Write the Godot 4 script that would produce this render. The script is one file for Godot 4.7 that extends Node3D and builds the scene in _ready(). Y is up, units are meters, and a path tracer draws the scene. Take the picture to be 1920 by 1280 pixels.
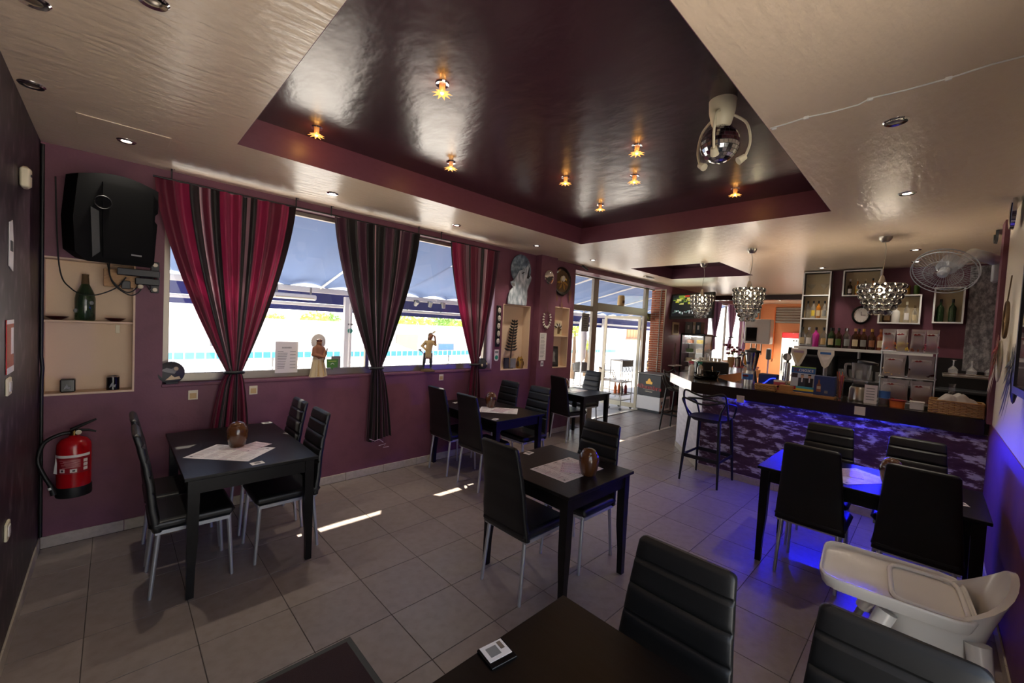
extends Node3D
# A dark purple bar and dining room seen from its entrance corner.
# World: x runs along the window wall, z runs away from it into the room, y is up. Metres.

const F := 769.5                                   # focal length in pixels of the 1920 x 1280 frame
const CAM := Vector3(-0.762, 1.733, 4.290)
var R: Vector3
var U: Vector3
var D: Vector3
var M := {}                                        # materials
var used := {}                                     # names already given
var T := 0.43                                      # floor tile pitch
const CEIL := 2.82

# ---------------------------------------------------------------- pixels to places
func ray(px, py):
	return R * ((px - 960.0) / F) + U * ((640.0 - py) / F) + D
func onx(px, py, x):
	var d = ray(px, py)
	return CAM + d * ((x - CAM.x) / d.x)
func ony(px, py, y):
	var d = ray(px, py)
	return CAM + d * ((y - CAM.y) / d.y)
func onz(px, py, z):
	var d = ray(px, py)
	return CAM + d * ((z - CAM.z) / d.z)

# ---------------------------------------------------------------- mesh builder
class MB:
	var v := PackedVector3Array()
	var n := PackedVector3Array()
	var t := PackedVector2Array()
	func tri(a: Vector3, b: Vector3, c: Vector3, na: Vector3, nb: Vector3, nc: Vector3, ua := Vector2.ZERO, ub := Vector2.ZERO, uc := Vector2.ZERO) -> void:
		var g := (b - a).cross(c - a)
		if g.dot(na + nb + nc) > 0.0:
			v.append(a); v.append(c); v.append(b)
			n.append(na); n.append(nc); n.append(nb)
			t.append(ua); t.append(uc); t.append(ub)
		else:
			v.append(a); v.append(b); v.append(c)
			n.append(na); n.append(nb); n.append(nc)
			t.append(ua); t.append(ub); t.append(uc)
	# corners in order round the face: bottom-left, bottom-right, top-right, top-left (for a print)
	func quad(a: Vector3, b: Vector3, c: Vector3, d: Vector3, out := Vector3.ZERO) -> MB:
		var nn := (b - a).cross(c - a).normalized()
		if nn == Vector3.ZERO:
			nn = (c - a).cross(d - a).normalized()
		if out != Vector3.ZERO and nn.dot(out) < 0.0:
			nn = -nn
		tri(a, b, c, nn, nn, nn, Vector2(0, 1), Vector2(1, 1), Vector2(1, 0))
		tri(a, c, d, nn, nn, nn, Vector2(0, 1), Vector2(1, 0), Vector2(0, 0))
		return self
	func smooth4(a, b, c, d, na, nb, nc, nd, ua := Vector2.ZERO, ub := Vector2.ZERO, uc := Vector2.ZERO, ud := Vector2.ZERO) -> void:
		tri(a, b, c, na, nb, nc, ua, ub, uc)
		tri(a, c, d, na, nc, nd, ua, uc, ud)
	func box(c: Vector3, s: Vector3, b := Basis()) -> MB:
		var h := s * 0.5
		for ax in 3:
			for sg in [-1.0, 1.0]:
				var nn := Vector3.ZERO; nn[ax] = sg
				var u := Vector3.ZERO; u[(ax + 1) % 3] = 1.0
				var w := Vector3.ZERO; w[(ax + 2) % 3] = 1.0
				var q := []
				for k in [[-1, -1], [1, -1], [1, 1], [-1, 1]]:
					q.append(c + b * ((nn + u * k[0] + w * k[1]) * h))
				quad(q[0], q[1], q[2], q[3], b * nn)
		return self
	# from one corner to the opposite one
	func bar(lo: Vector3, hi: Vector3) -> MB:
		return box((lo + hi) * 0.5, (hi - lo).abs())
	# box with its edges chamfered by r and shaded round
	func cbox(c: Vector3, s: Vector3, r := 0.004, b := Basis()) -> MB:
		var h := s * 0.5
		r = minf(r, minf(h.x, minf(h.y, h.z)) * 0.98)
		var pos := {}
		for sx in [-1, 1]:
			for sy in [-1, 1]:
				for sz in [-1, 1]:
					for ax in 3:
						var p := Vector3(sx, sy, sz) * (h - Vector3(r, r, r))
						p[ax] = Vector3(sx, sy, sz)[ax] * h[ax]
						pos[[sx, sy, sz, ax]] = c + b * p
		var nm := func(k): 
			var q := Vector3.ZERO; q[k[3]] = k[k[3]]; return b * q
		for ax in 3:
			var a1 := (ax + 1) % 3
			var a2 := (ax + 2) % 3
			for sg in [-1, 1]:
				var ks := []
				for k in [[-1, -1], [1, -1], [1, 1], [-1, 1]]:
					var e := [0, 0, 0, ax]; e[ax] = sg; e[a1] = k[0]; e[a2] = k[1]
					ks.append(e)
				smooth4(pos[ks[0]], pos[ks[1]], pos[ks[2]], pos[ks[3]], nm.call(ks[0]), nm.call(ks[1]), nm.call(ks[2]), nm.call(ks[3]), Vector2(0, 1), Vector2(1, 1), Vector2(1, 0), Vector2(0, 0))
			for s1 in [-1, 1]:                      # edges along ax
				for s2 in [-1, 1]:
					var ks := []
					for k in [[-1, a1], [1, a1], [1, a2], [-1, a2]]:
						var e := [0, 0, 0, k[1]]; e[ax] = k[0]; e[a1] = s1; e[a2] = s2
						ks.append(e)
					smooth4(pos[ks[0]], pos[ks[1]], pos[ks[2]], pos[ks[3]], nm.call(ks[0]), nm.call(ks[1]), nm.call(ks[2]), nm.call(ks[3]))
		for sx in [-1, 1]:
			for sy in [-1, 1]:
				for sz in [-1, 1]:
					var k0 := [sx, sy, sz, 0]; var k1 := [sx, sy, sz, 1]; var k2 := [sx, sy, sz, 2]
					tri(pos[k0], pos[k1], pos[k2], nm.call(k0), nm.call(k1), nm.call(k2))
		return self
	# profile points (radius, height) from bottom to top, spun round the transform's y axis
	func lathe(prof: Array, segs := 20, x := Transform3D(), squash := 1.0, crease := 0.75, from := 0.0, to := TAU) -> MB:
		var m := prof.size()
		var sn := []
		for i in m - 1:
			var e: Vector2 = prof[i + 1] - prof[i]
			sn.append(Vector2(e.y, -e.x).normalized())
		for i in m - 1:
			if prof[i].distance_to(prof[i + 1]) < 1e-7:
				continue
			var na: Vector2 = sn[i]
			var nb: Vector2 = sn[i]
			if i > 0 and sn[i - 1].dot(sn[i]) > crease:
				na = (sn[i - 1] + sn[i]).normalized()
			if i < m - 2 and sn[i + 1].dot(sn[i]) > crease:
				nb = (sn[i + 1] + sn[i]).normalized()
			for k in segs:
				var a0 := from + (to - from) * k / segs
				var a1 := from + (to - from) * (k + 1) / segs
				var c0 := Vector3(cos(a0), 0, sin(a0) * squash)
				var c1 := Vector3(cos(a1), 0, sin(a1) * squash)
				var q0: Vector3 = c0 * prof[i].x + Vector3(0, prof[i].y, 0)
				var q1: Vector3 = c1 * prof[i].x + Vector3(0, prof[i].y, 0)
				var q2: Vector3 = c1 * prof[i + 1].x + Vector3(0, prof[i + 1].y, 0)
				var q3: Vector3 = c0 * prof[i + 1].x + Vector3(0, prof[i + 1].y, 0)
				var d0 := Vector3(cos(a0), 0, sin(a0) / squash).normalized()
				var d1 := Vector3(cos(a1), 0, sin(a1) / squash).normalized()
				var n0 := x.basis * (d0 * na.x + Vector3(0, na.y, 0)); var n1 := x.basis * (d1 * na.x + Vector3(0, na.y, 0))
				var n2 := x.basis * (d1 * nb.x + Vector3(0, nb.y, 0)); var n3 := x.basis * (d0 * nb.x + Vector3(0, nb.y, 0))
				var u0 := float(k) / segs; var u1 := float(k + 1) / segs
				var w0 := 1.0 - float(i) / (m - 1); var w1 := 1.0 - float(i + 1) / (m - 1)
				var p0 := x * q0; var p1 := x * q1; var p2 := x * q2; var p3 := x * q3
				if prof[i].x > 1e-6:
					tri(p0, p1, p2, n0, n1, n2, Vector2(u0, w0), Vector2(u1, w0), Vector2(u1, w1))
				if prof[i + 1].x > 1e-6:
					tri(p0, p2, p3, n0, n2, n3, Vector2(u0, w0), Vector2(u1, w1), Vector2(u0, w1))
		return self
	# a round bar along points; r is a number or one radius per point
	func tube(pts: Array, r, segs := 8, caps := true, closed := false) -> MB:
		var m := pts.size()
		var fr := []
		var last := Vector3.ZERO
		for i in m:
			var d: Vector3
			if closed:
				d = pts[(i + 1) % m] - pts[(i + m - 1) % m]
			else:
				d = pts[mini(i + 1, m - 1)] - pts[maxi(i - 1, 0)]
			d = d.normalized()
			var s: Vector3 = last
			if s == Vector3.ZERO:
				s = d.cross(Vector3.UP) if absf(d.y) < 0.9 else d.cross(Vector3.RIGHT)
			s = (s - d * s.dot(d)).normalized()
			last = s
			fr.append([s, d.cross(s), d])
		var cnt := m if closed else m - 1
		for i in cnt:
			var j := (i + 1) % m
			var ra: float = r[i] if r is Array else r
			var rb: float = r[j] if r is Array else r
			for k in segs:
				var a0 := TAU * k / segs; var a1 := TAU * (k + 1) / segs
				var n0: Vector3 = fr[i][0] * cos(a0) + fr[i][1] * sin(a0)
				var n1: Vector3 = fr[i][0] * cos(a1) + fr[i][1] * sin(a1)
				var n2: Vector3 = fr[j][0] * cos(a1) + fr[j][1] * sin(a1)
				var n3: Vector3 = fr[j][0] * cos(a0) + fr[j][1] * sin(a0)
				smooth4(pts[i] + n0 * ra, pts[i] + n1 * ra, pts[j] + n2 * rb, pts[j] + n3 * rb, n0, n1, n2, n3)
		if caps and not closed:
			for e in [0, m - 1]:
				var re: float = r[e] if r is Array else r
				var nn: Vector3 = -fr[e][2] if e == 0 else fr[e][2]
				for k in segs:
					var a0 := TAU * k / segs; var a1 := TAU * (k + 1) / segs
					tri(pts[e], pts[e] + (fr[e][0] * cos(a0) + fr[e][1] * sin(a0)) * re, pts[e] + (fr[e][0] * cos(a1) + fr[e][1] * sin(a1)) * re, nn, nn, nn)
		return self
	func ball(c: Vector3, r: Vector3, segs := 12, rings := 8, b := Basis()) -> MB:
		var pt := func(i, k):
			var th = PI * i / rings; var ph = TAU * k / segs
			return Vector3(sin(th) * cos(ph), cos(th), sin(th) * sin(ph))
		for i in rings:
			for k in segs:
				var a: Vector3 = pt.call(i, k); var bb: Vector3 = pt.call(i, k + 1); var cc: Vector3 = pt.call(i + 1, k + 1); var d: Vector3 = pt.call(i + 1, k)
				var na := b * (a / r).normalized(); var nb := b * (bb / r).normalized(); var nc := b * (cc / r).normalized(); var nd := b * (d / r).normalized()
				if i > 0:
					tri(c + b * (a * r), c + b * (bb * r), c + b * (cc * r), na, nb, nc)
				if i < rings - 1:
					tri(c + b * (a * r), c + b * (cc * r), c + b * (d * r), na, nc, nd)
		return self
	# polygon in the transform's xy plane, extruded from z = 0 to z = depth
	func prism(poly: PackedVector2Array, depth: float, x := Transform3D()) -> MB:
		var lo := Vector2(INF, INF); var hi := -lo
		for p in poly:
			lo = lo.min(p); hi = hi.max(p)
		var id := Geometry2D.triangulate_polygon(poly)
		var nf := x.basis.z.normalized()
		var uvf := func(p): return Vector2((p.x - lo.x) / (hi.x - lo.x), 1.0 - (p.y - lo.y) / (hi.y - lo.y))
		for i in range(0, id.size(), 3):
			var a := poly[id[i]]; var b := poly[id[i + 1]]; var c := poly[id[i + 2]]
			tri(x * Vector3(a.x, a.y, depth), x * Vector3(b.x, b.y, depth), x * Vector3(c.x, c.y, depth), nf, nf, nf, uvf.call(a), uvf.call(b), uvf.call(c))
			tri(x * Vector3(a.x, a.y, 0), x * Vector3(b.x, b.y, 0), x * Vector3(c.x, c.y, 0), -nf, -nf, -nf, uvf.call(a), uvf.call(b), uvf.call(c))
		var ccw := not Geometry2D.is_polygon_clockwise(poly)
		for i in poly.size():
			var a := poly[i]; var b := poly[(i + 1) % poly.size()]
			var e := b - a
			var o := Vector3(e.y, -e.x, 0) * (1.0 if ccw else -1.0)
			quad(x * Vector3(a.x, a.y, 0), x * Vector3(b.x, b.y, 0), x * Vector3(b.x, b.y, depth), x * Vector3(a.x, a.y, depth), x.basis * o)
		return self
	# grid of points [row][column], smooth normals
	func sheet(g: Array, wrap := false, flip := false, uvs := true) -> MB:
		var h := g.size(); var w: int = g[0].size()
		var nn := []
		for i in h:
			var row := []
			for k in w:
				var k0 := (k + w - 1) % w if wrap else maxi(k - 1, 0)
				var k1 := (k + 1) % w if wrap else mini(k + 1, w - 1)
				var q: Vector3 = (g[mini(i + 1, h - 1)][k] - g[maxi(i - 1, 0)][k]).cross(g[i][k1] - g[i][k0])
				row.append((q if not flip else -q).normalized())
			nn.append(row)
		for i in h - 1:
			for k in (w if wrap else w - 1):
				var j := (k + 1) % w
				var u0 := float(k) / (w if wrap else w - 1); var u1 := float(k + 1) / (w if wrap else w - 1)
				var v0 := float(i) / (h - 1); var v1 := float(i + 1) / (h - 1)
				smooth4(g[i][k], g[i][j], g[i + 1][j], g[i + 1][k], nn[i][k], nn[i][j], nn[i + 1][j], nn[i + 1][k], Vector2(u0, v0), Vector2(u1, v0), Vector2(u1, v1), Vector2(u0, v1))
		return self
	func mesh() -> ArrayMesh:
		var a := []
		a.resize(Mesh.ARRAY_MAX)
		a[Mesh.ARRAY_VERTEX] = v
		a[Mesh.ARRAY_NORMAL] = n
		a[Mesh.ARRAY_TEX_UV] = t
		var m := ArrayMesh.new()
		m.add_surface_from_arrays(Mesh.PRIMITIVE_TRIANGLES, a)
		return m

# ---------------------------------------------------------------- bodies blended from tapered capsules: [a, b, ra, rb]
func blend_mesh(bones: Array, cell: float, k: float) -> MB:
	var lo := Vector3(INF, INF, INF); var hi := -lo
	for b in bones:
		var rr := maxf(b[2], b[3]) + cell * 2.0
		lo = lo.min(b[0] - Vector3(rr, rr, rr)).min(b[1] - Vector3(rr, rr, rr))
		hi = hi.max(b[0] + Vector3(rr, rr, rr)).max(b[1] + Vector3(rr, rr, rr))
	var nx := int((hi.x - lo.x) / cell) + 2; var ny := int((hi.y - lo.y) / cell) + 2; var nz := int((hi.z - lo.z) / cell) + 2
	var f := PackedFloat32Array(); f.resize(nx * ny * nz)
	for z in nz:
		for y in ny:
			for x in nx:
				var p := lo + Vector3(x, y, z) * cell
				var d := 1e3
				for b in bones:
					var ab: Vector3 = b[1] - b[0]
					var l := ab.length_squared()
					var tt := 0.0 if l < 1e-12 else clampf((p - b[0]).dot(ab) / l, 0.0, 1.0)
					var e: float = p.distance_to(b[0] + ab * tt) - lerpf(b[2], b[3], tt)
					var hh := clampf(0.5 + 0.5 * (d - e) / k, 0.0, 1.0)
					d = lerpf(d, e, hh) - k * hh * (1.0 - hh)
				f[x + nx * (y + ny * z)] = d
	var at := func(x, y, z): return f[x + nx * (y + ny * z)]
	var cellv := {}
	for z in nz - 1:
		for y in ny - 1:
			for x in nx - 1:
				var s := Vector3.ZERO; var c := 0
				var pos := 0
				for q in 8:
					if at.call(x + (q & 1), y + ((q >> 1) & 1), z + (q >> 2)) < 0.0:
						pos += 1
				if pos == 0 or pos == 8:
					continue
				for e in [[0, 1], [2, 3], [4, 5], [6, 7], [0, 2], [1, 3], [4, 6], [5, 7], [0, 4], [1, 5], [2, 6], [3, 7]]:
					var pa := Vector3(e[0] & 1, (e[0] >> 1) & 1, e[0] >> 2); var pb := Vector3(e[1] & 1, (e[1] >> 1) & 1, e[1] >> 2)
					var fa: float = at.call(x + int(pa.x), y + int(pa.y), z + int(pa.z)); var fb: float = at.call(x + int(pb.x), y + int(pb.y), z + int(pb.z))
					if (fa < 0.0) != (fb < 0.0):
						s += pa.lerp(pb, fa / (fa - fb)); c += 1
				cellv[Vector3i(x, y, z)] = lo + (Vector3(x, y, z) + s / c) * cell
	var grad := func(p: Vector3):
		var g := (p - lo) / cell
		var x := clampi(int(g.x), 1, nx - 3); var y := clampi(int(g.y), 1, ny - 3); var z := clampi(int(g.z), 1, nz - 3)
		var w := g - Vector3(x, y, z)
		var smp := func(dx, dy, dz):
			var r := 0.0
			for q in 8:
				var wt := (w.x if q & 1 else 1.0 - w.x) * (w.y if (q >> 1) & 1 else 1.0 - w.y) * (w.z if q >> 2 else 1.0 - w.z)
				r += wt * at.call(x + dx + (q & 1), y + dy + ((q >> 1) & 1), z + dz + (q >> 2))
			return r
		return Vector3(smp.call(1, 0, 0) - smp.call(-1, 0, 0), smp.call(0, 1, 0) - smp.call(0, -1, 0), smp.call(0, 0, 1) - smp.call(0, 0, -1)).normalized()
	var mb := MB.new()
	var ng := {}
	for z in range(1, nz - 1):
		for y in range(1, ny - 1):
			for x in range(1, nx - 1):
				var here: bool = at.call(x, y, z) < 0.0
				for ax in 3:
					var o := Vector3i(x, y, z); o[ax] += 1
					if here == (at.call(o.x, o.y, o.z) < 0.0):
						continue
					var q := []
					for kk in [[0, 0], [1, 0], [1, 1], [0, 1]]:
						var c := Vector3i(x, y, z); c[(ax + 1) % 3] -= kk[0]; c[(ax + 2) % 3] -= kk[1]
						q.append(c)
					var ok := true
					for c in q:
						if not cellv.has(c):
							ok = false
						elif not ng.has(c):
							ng[c] = grad.call(cellv[c])
					if ok:
						mb.smooth4(cellv[q[0]], cellv[q[1]], cellv[q[2]], cellv[q[3]], ng[q[0]], ng[q[1]], ng[q[2]], ng[q[3]])
	return mb

# ---------------------------------------------------------------- nodes
func numbered(called: String) -> String:
	if not used.has(called):
		used[called] = 0
		return called
	used[called] += 1
	return "%s_%03d" % [called, used[called]]

func tag(o, label := "", category := "", group := "", kind := ""):
	if label: o.set_meta("label", label)
	if category: o.set_meta("category", category)
	if group: o.set_meta("group", group)
	if kind: o.set_meta("kind", kind)
	return o

func thing(called, label, category, at := Vector3.ZERO, turn := 0.0, group := ""):
	var o := Node3D.new()
	o.name = numbered(called)
	add_child(o)
	o.position = at
	o.rotation.y = turn
	return tag(o, label, category, group)

func mi(called, shape, m):
	var o := MeshInstance3D.new()
	o.mesh = shape.mesh() if shape is MB else shape
	o.material_override = M[m] if m is String else m
	o.cast_shadow = GeometryInstance3D.SHADOW_CASTING_SETTING_ON
	return o

# a part of a thing
func part(parent, called, shape, m, label := ""):
	var o = mi(called, shape, m)
	o.name = called
	parent.add_child(o, true)
	if label: o.set_meta("label", label)
	return o

# a thing that is one mesh
func single(called, label, category, shape, m, at := Vector3.ZERO, turn := 0.0, group := ""):
	var o = mi(called, shape, m)
	o.name = numbered(called)
	add_child(o)
	o.position = at
	o.rotation.y = turn
	return tag(o, label, category, group)

# a piece of the setting
func struct(called, shape, m, parent = null):
	var o = mi(called, shape, m)
	o.name = called if parent else numbered(called)
	(parent if parent else self).add_child(o, true)
	return tag(o, "", "", "", "structure")

func copy(o, at, turn, label := "", group := ""):
	var c = o.duplicate()
	c.name = numbered(String(o.name).rstrip("0123456789").trim_suffix("_"))
	add_child(c)
	c.position = at
	c.rotation.y = turn
	return tag(c, label, "", group)

func text(parent, called, words, size, depth, m, x: Transform3D, font := "Droid Sans", bold := false):
	var tm := TextMesh.new()
	var sf := SystemFont.new()
	sf.font_names = PackedStringArray([font])
	if bold: sf.font_weight = 700
	tm.font = sf
	tm.font_size = 48
	tm.pixel_size = size / 48.0
	tm.depth = depth
	tm.text = words
	var o = part(parent, called, tm, m)
	o.transform = x
	return o

# ---------------------------------------------------------------- materials
func mat(key, c: Color, rough := 0.5, metal := 0.0):
	var m := StandardMaterial3D.new()
	m.resource_name = key
	m.albedo_color = c
	m.roughness = rough
	m.metallic = metal
	M[key] = m
	return m

func rgb(r, g, b):
	return Color(r / 255.0, g / 255.0, b / 255.0)

func noise(freq, seed_, w := 512, h := 512, octaves := 4, ramp = null, kind := FastNoiseLite.TYPE_SIMPLEX_SMOOTH):
	var f := FastNoiseLite.new()
	f.noise_type = kind
	f.frequency = freq
	f.seed = seed_
	f.fractal_octaves = octaves
	var n := NoiseTexture2D.new()
	n.width = w
	n.height = h
	n.seamless = true
	n.noise = f
	if ramp: n.color_ramp = ramp
	return n

func ramp(stops: Array):
	var g := Gradient.new()
	var o := PackedFloat32Array(); var c := PackedColorArray()
	for s in stops:
		o.append(s[0]); c.append(s[1])
	g.offsets = o
	g.colors = c
	return g

func tri_uv(m, s, world := true):
	m.uv1_triplanar = true
	m.uv1_world_triplanar = world
	m.uv1_scale = s if s is Vector3 else Vector3(s, s, s)
	return m

func bump(m, tex, cm):
	m.heightmap_enabled = true
	m.heightmap_texture = tex
	m.heightmap_scale = cm
	return m

func glass(key, c: Color, alpha := 0.08, rough := 0.03):
	var m = mat(key, Color(c.r, c.g, c.b, alpha), rough)
	m.transparency = BaseMaterial3D.TRANSPARENCY_ALPHA
	return m

func glow(key, c: Color, e: float):
	var m = mat(key, c, 0.5)
	m.emission_enabled = true
	m.emission = c
	m.emission_energy_multiplier = e
	return m

func printed(key, im: Image, rough := 0.5):
	var m = mat(key, Color.WHITE, rough)
	m.albedo_texture = ImageTexture.create_from_image(im)
	return m

func make_materials():
	var brush = noise(0.012, 3, 512, 512, 5)
	var fine = noise(0.09, 5, 512, 512, 3)
	var m
	# painted plaster
	m = mat("purple_wall", rgb(116, 68, 84), 0.55)
	m.albedo_texture = noise(0.01, 11, 512, 512, 4, ramp([[0.0, rgb(232, 224, 230)], [0.5, rgb(250, 246, 250)], [1.0, Color.WHITE]]))
	tri_uv(m, 0.9); bump(m, fine, 0.05)
	m = mat("purple_dark", rgb(60, 33, 41), 0.22)
	m.metallic_specular = 0.65
	tri_uv(m, Vector3(1.0, 1.0, 0.6)); bump(m, brush, 0.14)
	m = mat("purple_trim", rgb(98, 52, 68), 0.42)
	m.albedo_texture = noise(0.02, 21, 512, 512, 5, ramp([[0.0, rgb(245, 240, 240)], [0.55, Color.WHITE], [0.68, Color.WHITE], [0.85, rgb(255, 255, 255)]]))
	tri_uv(m, Vector3(1.0, 2.0, 1.0)); bump(m, brush, 0.1)
	m = mat("cream_ceiling", rgb(226, 203, 176), 0.30)
	m.metallic_specular = 0.66
	tri_uv(m, Vector3(0.8, 1.1, 2.6)); bump(m, brush, 0.34)
	m = mat("white_wall", rgb(222, 212, 192), 0.6)
	tri_uv(m, 1.0); bump(m, fine, 0.04)
	m = mat("orange_wall", rgb(228, 150, 96), 0.6)
	tri_uv(m, 1.0); bump(m, fine, 0.04)
	m = mat("cream_board", rgb(222, 194, 164), 0.6)
	tri_uv(m, 1.0); bump(m, fine, 0.03)
	m = mat("lavender", rgb(176, 150, 176), 0.5)
	# silver glaze worked over purple paint
	m = mat("glazed_purple", Color.WHITE, 0.42)
	var gl = noise(0.006, 31, 1024, 1024, 8, ramp([[0.0, rgb(70, 44, 58)], [0.46, rgb(88, 58, 74)], [0.55, rgb(116, 90, 106)], [0.64, rgb(206, 200, 210)], [1.0, rgb(244, 240, 246)]]))
	gl.noise.fractal_gain = 0.68
	m.albedo_texture = gl
	m.metallic = 1.0
	m.metallic_texture = noise(0.006, 31, 1024, 1024, 8, ramp([[0.0, Color.BLACK], [0.54, Color.BLACK], [0.68, Color(0.22, 0.22, 0.22)], [1.0, Color(0.3, 0.3, 0.3)]]))
	m.metallic_texture.noise.fractal_gain = 0.68
	m.metallic_texture_channel = BaseMaterial3D.TEXTURE_CHANNEL_RED
	tri_uv(m, Vector3(0.6, 1.7, 0.6)); bump(m, fine, 0.06)
	m = mat("glazed_purple_lit", Color.WHITE, 0.45)  # paler copy of the glaze, light from the door painted into its colour
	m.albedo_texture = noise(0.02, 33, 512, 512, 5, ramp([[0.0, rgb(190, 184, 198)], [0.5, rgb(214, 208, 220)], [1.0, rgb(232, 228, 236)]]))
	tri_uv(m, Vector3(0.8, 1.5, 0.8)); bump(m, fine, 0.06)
	# floor tiles, five tones
	var mottled = noise(0.03, 41, 512, 512, 5, ramp([[0.0, rgb(228, 226, 224)], [0.5, rgb(244, 243, 242)], [1.0, Color.WHITE]]))
	for i in 5:
		var c = [rgb(140, 128, 122), rgb(136, 124, 119), rgb(143, 131, 125), rgb(138, 127, 121), rgb(141, 128, 121)][i]
		m = mat("tile%d" % i, c, 0.34)
		m.albedo_texture = mottled
		tri_uv(m, 0.8); bump(m, fine, 0.03)
	mat("grout", rgb(74, 66, 62), 0.9)
	m = mat("skirting", rgb(188, 176, 160), 0.4)
	m.albedo_texture = mottled
	tri_uv(m, 1.2)
	# furniture
	m = mat("black_wood", rgb(17, 15, 15), 0.34)
	m.metallic_specular = 0.38
	m.albedo_texture = noise(0.01, 51, 512, 512, 4, ramp([[0.0, rgb(190, 184, 180)], [0.6, Color.WHITE], [1.0, rgb(225, 220, 216)]]))
	tri_uv(m, Vector3(6, 6, 0.6)); bump(m, noise(0.02, 52, 256, 256, 3), 0.02)
	m = mat("leather", rgb(19, 19, 19), 0.42)
	tri_uv(m, 6.0, false); bump(m, noise(0.12, 53, 256, 256, 3, null, FastNoiseLite.TYPE_CELLULAR), 0.012)
	mat("silver_tube", rgb(196, 200, 206), 0.32, 0.75)
	mat("chrome", rgb(214, 214, 214), 0.08, 1.0)
	mat("steel", rgb(186, 180, 168), 0.28, 1.0)
	m = mat("brown_glaze", rgb(84, 50, 28), 0.14)
	m.clearcoat_enabled = true; m.clearcoat = 0.8; m.clearcoat_roughness = 0.05
	mat("black_plastic", rgb(20, 20, 21), 0.45)
	mat("speaker_black", rgb(10, 10, 11), 0.75)
	M["speaker_black"].metallic_specular = 0.25
	m = mat("smoke_ball", Color(0.66, 0.65, 0.64, 0.0), 0.0)
	m.refraction_enabled = true
	m.refraction_scale = 0.05
	m.transparency = BaseMaterial3D.TRANSPARENCY_ALPHA
	m = mat("purple_brushed", Color.WHITE, 0.45)
	m.albedo_texture = noise(0.02, 35, 512, 512, 7, ramp([[0.0, rgb(38, 24, 32)], [0.55, rgb(52, 34, 44)], [0.72, rgb(70, 54, 62)], [1.0, rgb(118, 104, 108)]]))
	tri_uv(m, Vector3(0.8, 0.5, 0.8))
	mat("black_gloss", rgb(16, 16, 17), 0.14)
	mat("dark_grey", rgb(52, 53, 55), 0.5)
	mat("grey", rgb(128, 128, 126), 0.5)
	mat("fan_grey", rgb(176, 182, 190), 0.4)
	mat("white_plastic", rgb(226, 222, 214), 0.22)
	mat("white", rgb(236, 234, 230), 0.5)
	mat("ivory", rgb(220, 210, 180), 0.4)
	mat("paper", rgb(232, 226, 222), 0.5)
	mat("ink", rgb(40, 38, 40), 0.6)
	mat("red_enamel", rgb(168, 14, 24), 0.16)
	mat("brass", rgb(190, 150, 84), 0.25, 1.0)
	mat("aluminium", rgb(150, 142, 130), 0.4, 0.6)
	mat("white_frame", rgb(228, 228, 226), 0.4)
	m = mat("oak", rgb(178, 132, 80), 0.5)
	m.albedo_texture = noise(0.015, 61, 512, 512, 4, ramp([[0.0, rgb(200, 184, 160)], [0.5, Color.WHITE], [1.0, rgb(226, 210, 186)]]))
	tri_uv(m, Vector3(2, 12, 12), false)
	m = mat("granite", rgb(58, 50, 44), 0.12)
	m.albedo_texture = noise(0.15, 63, 512, 512, 3, ramp([[0.0, rgb(150, 140, 130)], [0.5, rgb(220, 214, 206)], [0.75, Color.WHITE], [1.0, rgb(255, 246, 232)]]))
	tri_uv(m, 3.0)
	m = mat("brick", rgb(164, 92, 62), 0.85)
	tri_uv(m, 4.0); bump(m, fine, 0.15)
	mat("mortar", rgb(214, 200, 184), 0.9)
	m = mat("wicker", rgb(186, 146, 92), 0.6)
	m = mat("linen", rgb(206, 204, 202), 0.85)
	m = mat("mat_pile", rgb(66, 46, 48), 0.95)
	m.albedo_texture = noise(0.2, 71, 512, 512, 3, ramp([[0.0, rgb(150, 140, 140)], [0.5, rgb(226, 220, 220)], [1.0, Color.WHITE]]))
	tri_uv(m, 2.5); bump(m, noise(0.25, 72, 512, 512, 2), 0.4)
	mat("rubber", rgb(54, 58, 56), 0.6)
	m = mat("silver_panel", Color.WHITE, 0.4, 0.35)
	m.albedo_texture = noise(0.03, 81, 512, 512, 6, ramp([[0.0, rgb(86, 88, 92)], [0.45, rgb(136, 138, 142)], [0.6, rgb(166, 168, 172)], [1.0, rgb(216, 216, 218)]]))
	m.albedo_texture.noise.fractal_gain = 0.7
	tri_uv(m, Vector3(0.5, 0.5, 0.9))
	# glass
	glass("window_glass", Color.WHITE, 0.04)
	glass("clear", Color(0.97, 0.98, 0.98), 0.10)
	glass("green_glass", rgb(40, 66, 36), 0.72, 0.05)
	glass("brown_glass", rgb(58, 30, 12), 0.80, 0.05)
	glass("amber", rgb(196, 120, 40), 0.75, 0.05)
	glass("smoke", rgb(120, 116, 112), 0.25, 0.06)
	glass("cellophane", rgb(206, 198, 200), 0.42, 0.12)
	mat("liquor", rgb(110, 48, 16), 0.2)
	mat("wine", rgb(60, 8, 16), 0.15)
	mat("teal", rgb(40, 140, 118), 0.4)
	mat("pink", rgb(196, 84, 110), 0.45)
	mat("magenta", rgb(200, 40, 150), 0.35)
	mat("green", rgb(76, 130, 50), 0.5)
	mat("exit_green", rgb(70, 96, 30), 0.5)
	mat("blue_label", rgb(60, 110, 180), 0.4)
	mat("navy", rgb(44, 62, 112), 0.5)
	mat("yellow", rgb(226, 196, 70), 0.5)
	mat("orange", rgb(214, 108, 44), 0.5)
	mat("tan", rgb(196, 164, 110), 0.6)
	mat("taupe", rgb(140, 124, 102), 0.5)
	mat("skin_clay", rgb(140, 86, 56), 0.6)
	mat("bone", rgb(206, 186, 148), 0.6)
	mat("bark", rgb(96, 72, 44), 0.8)
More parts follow.
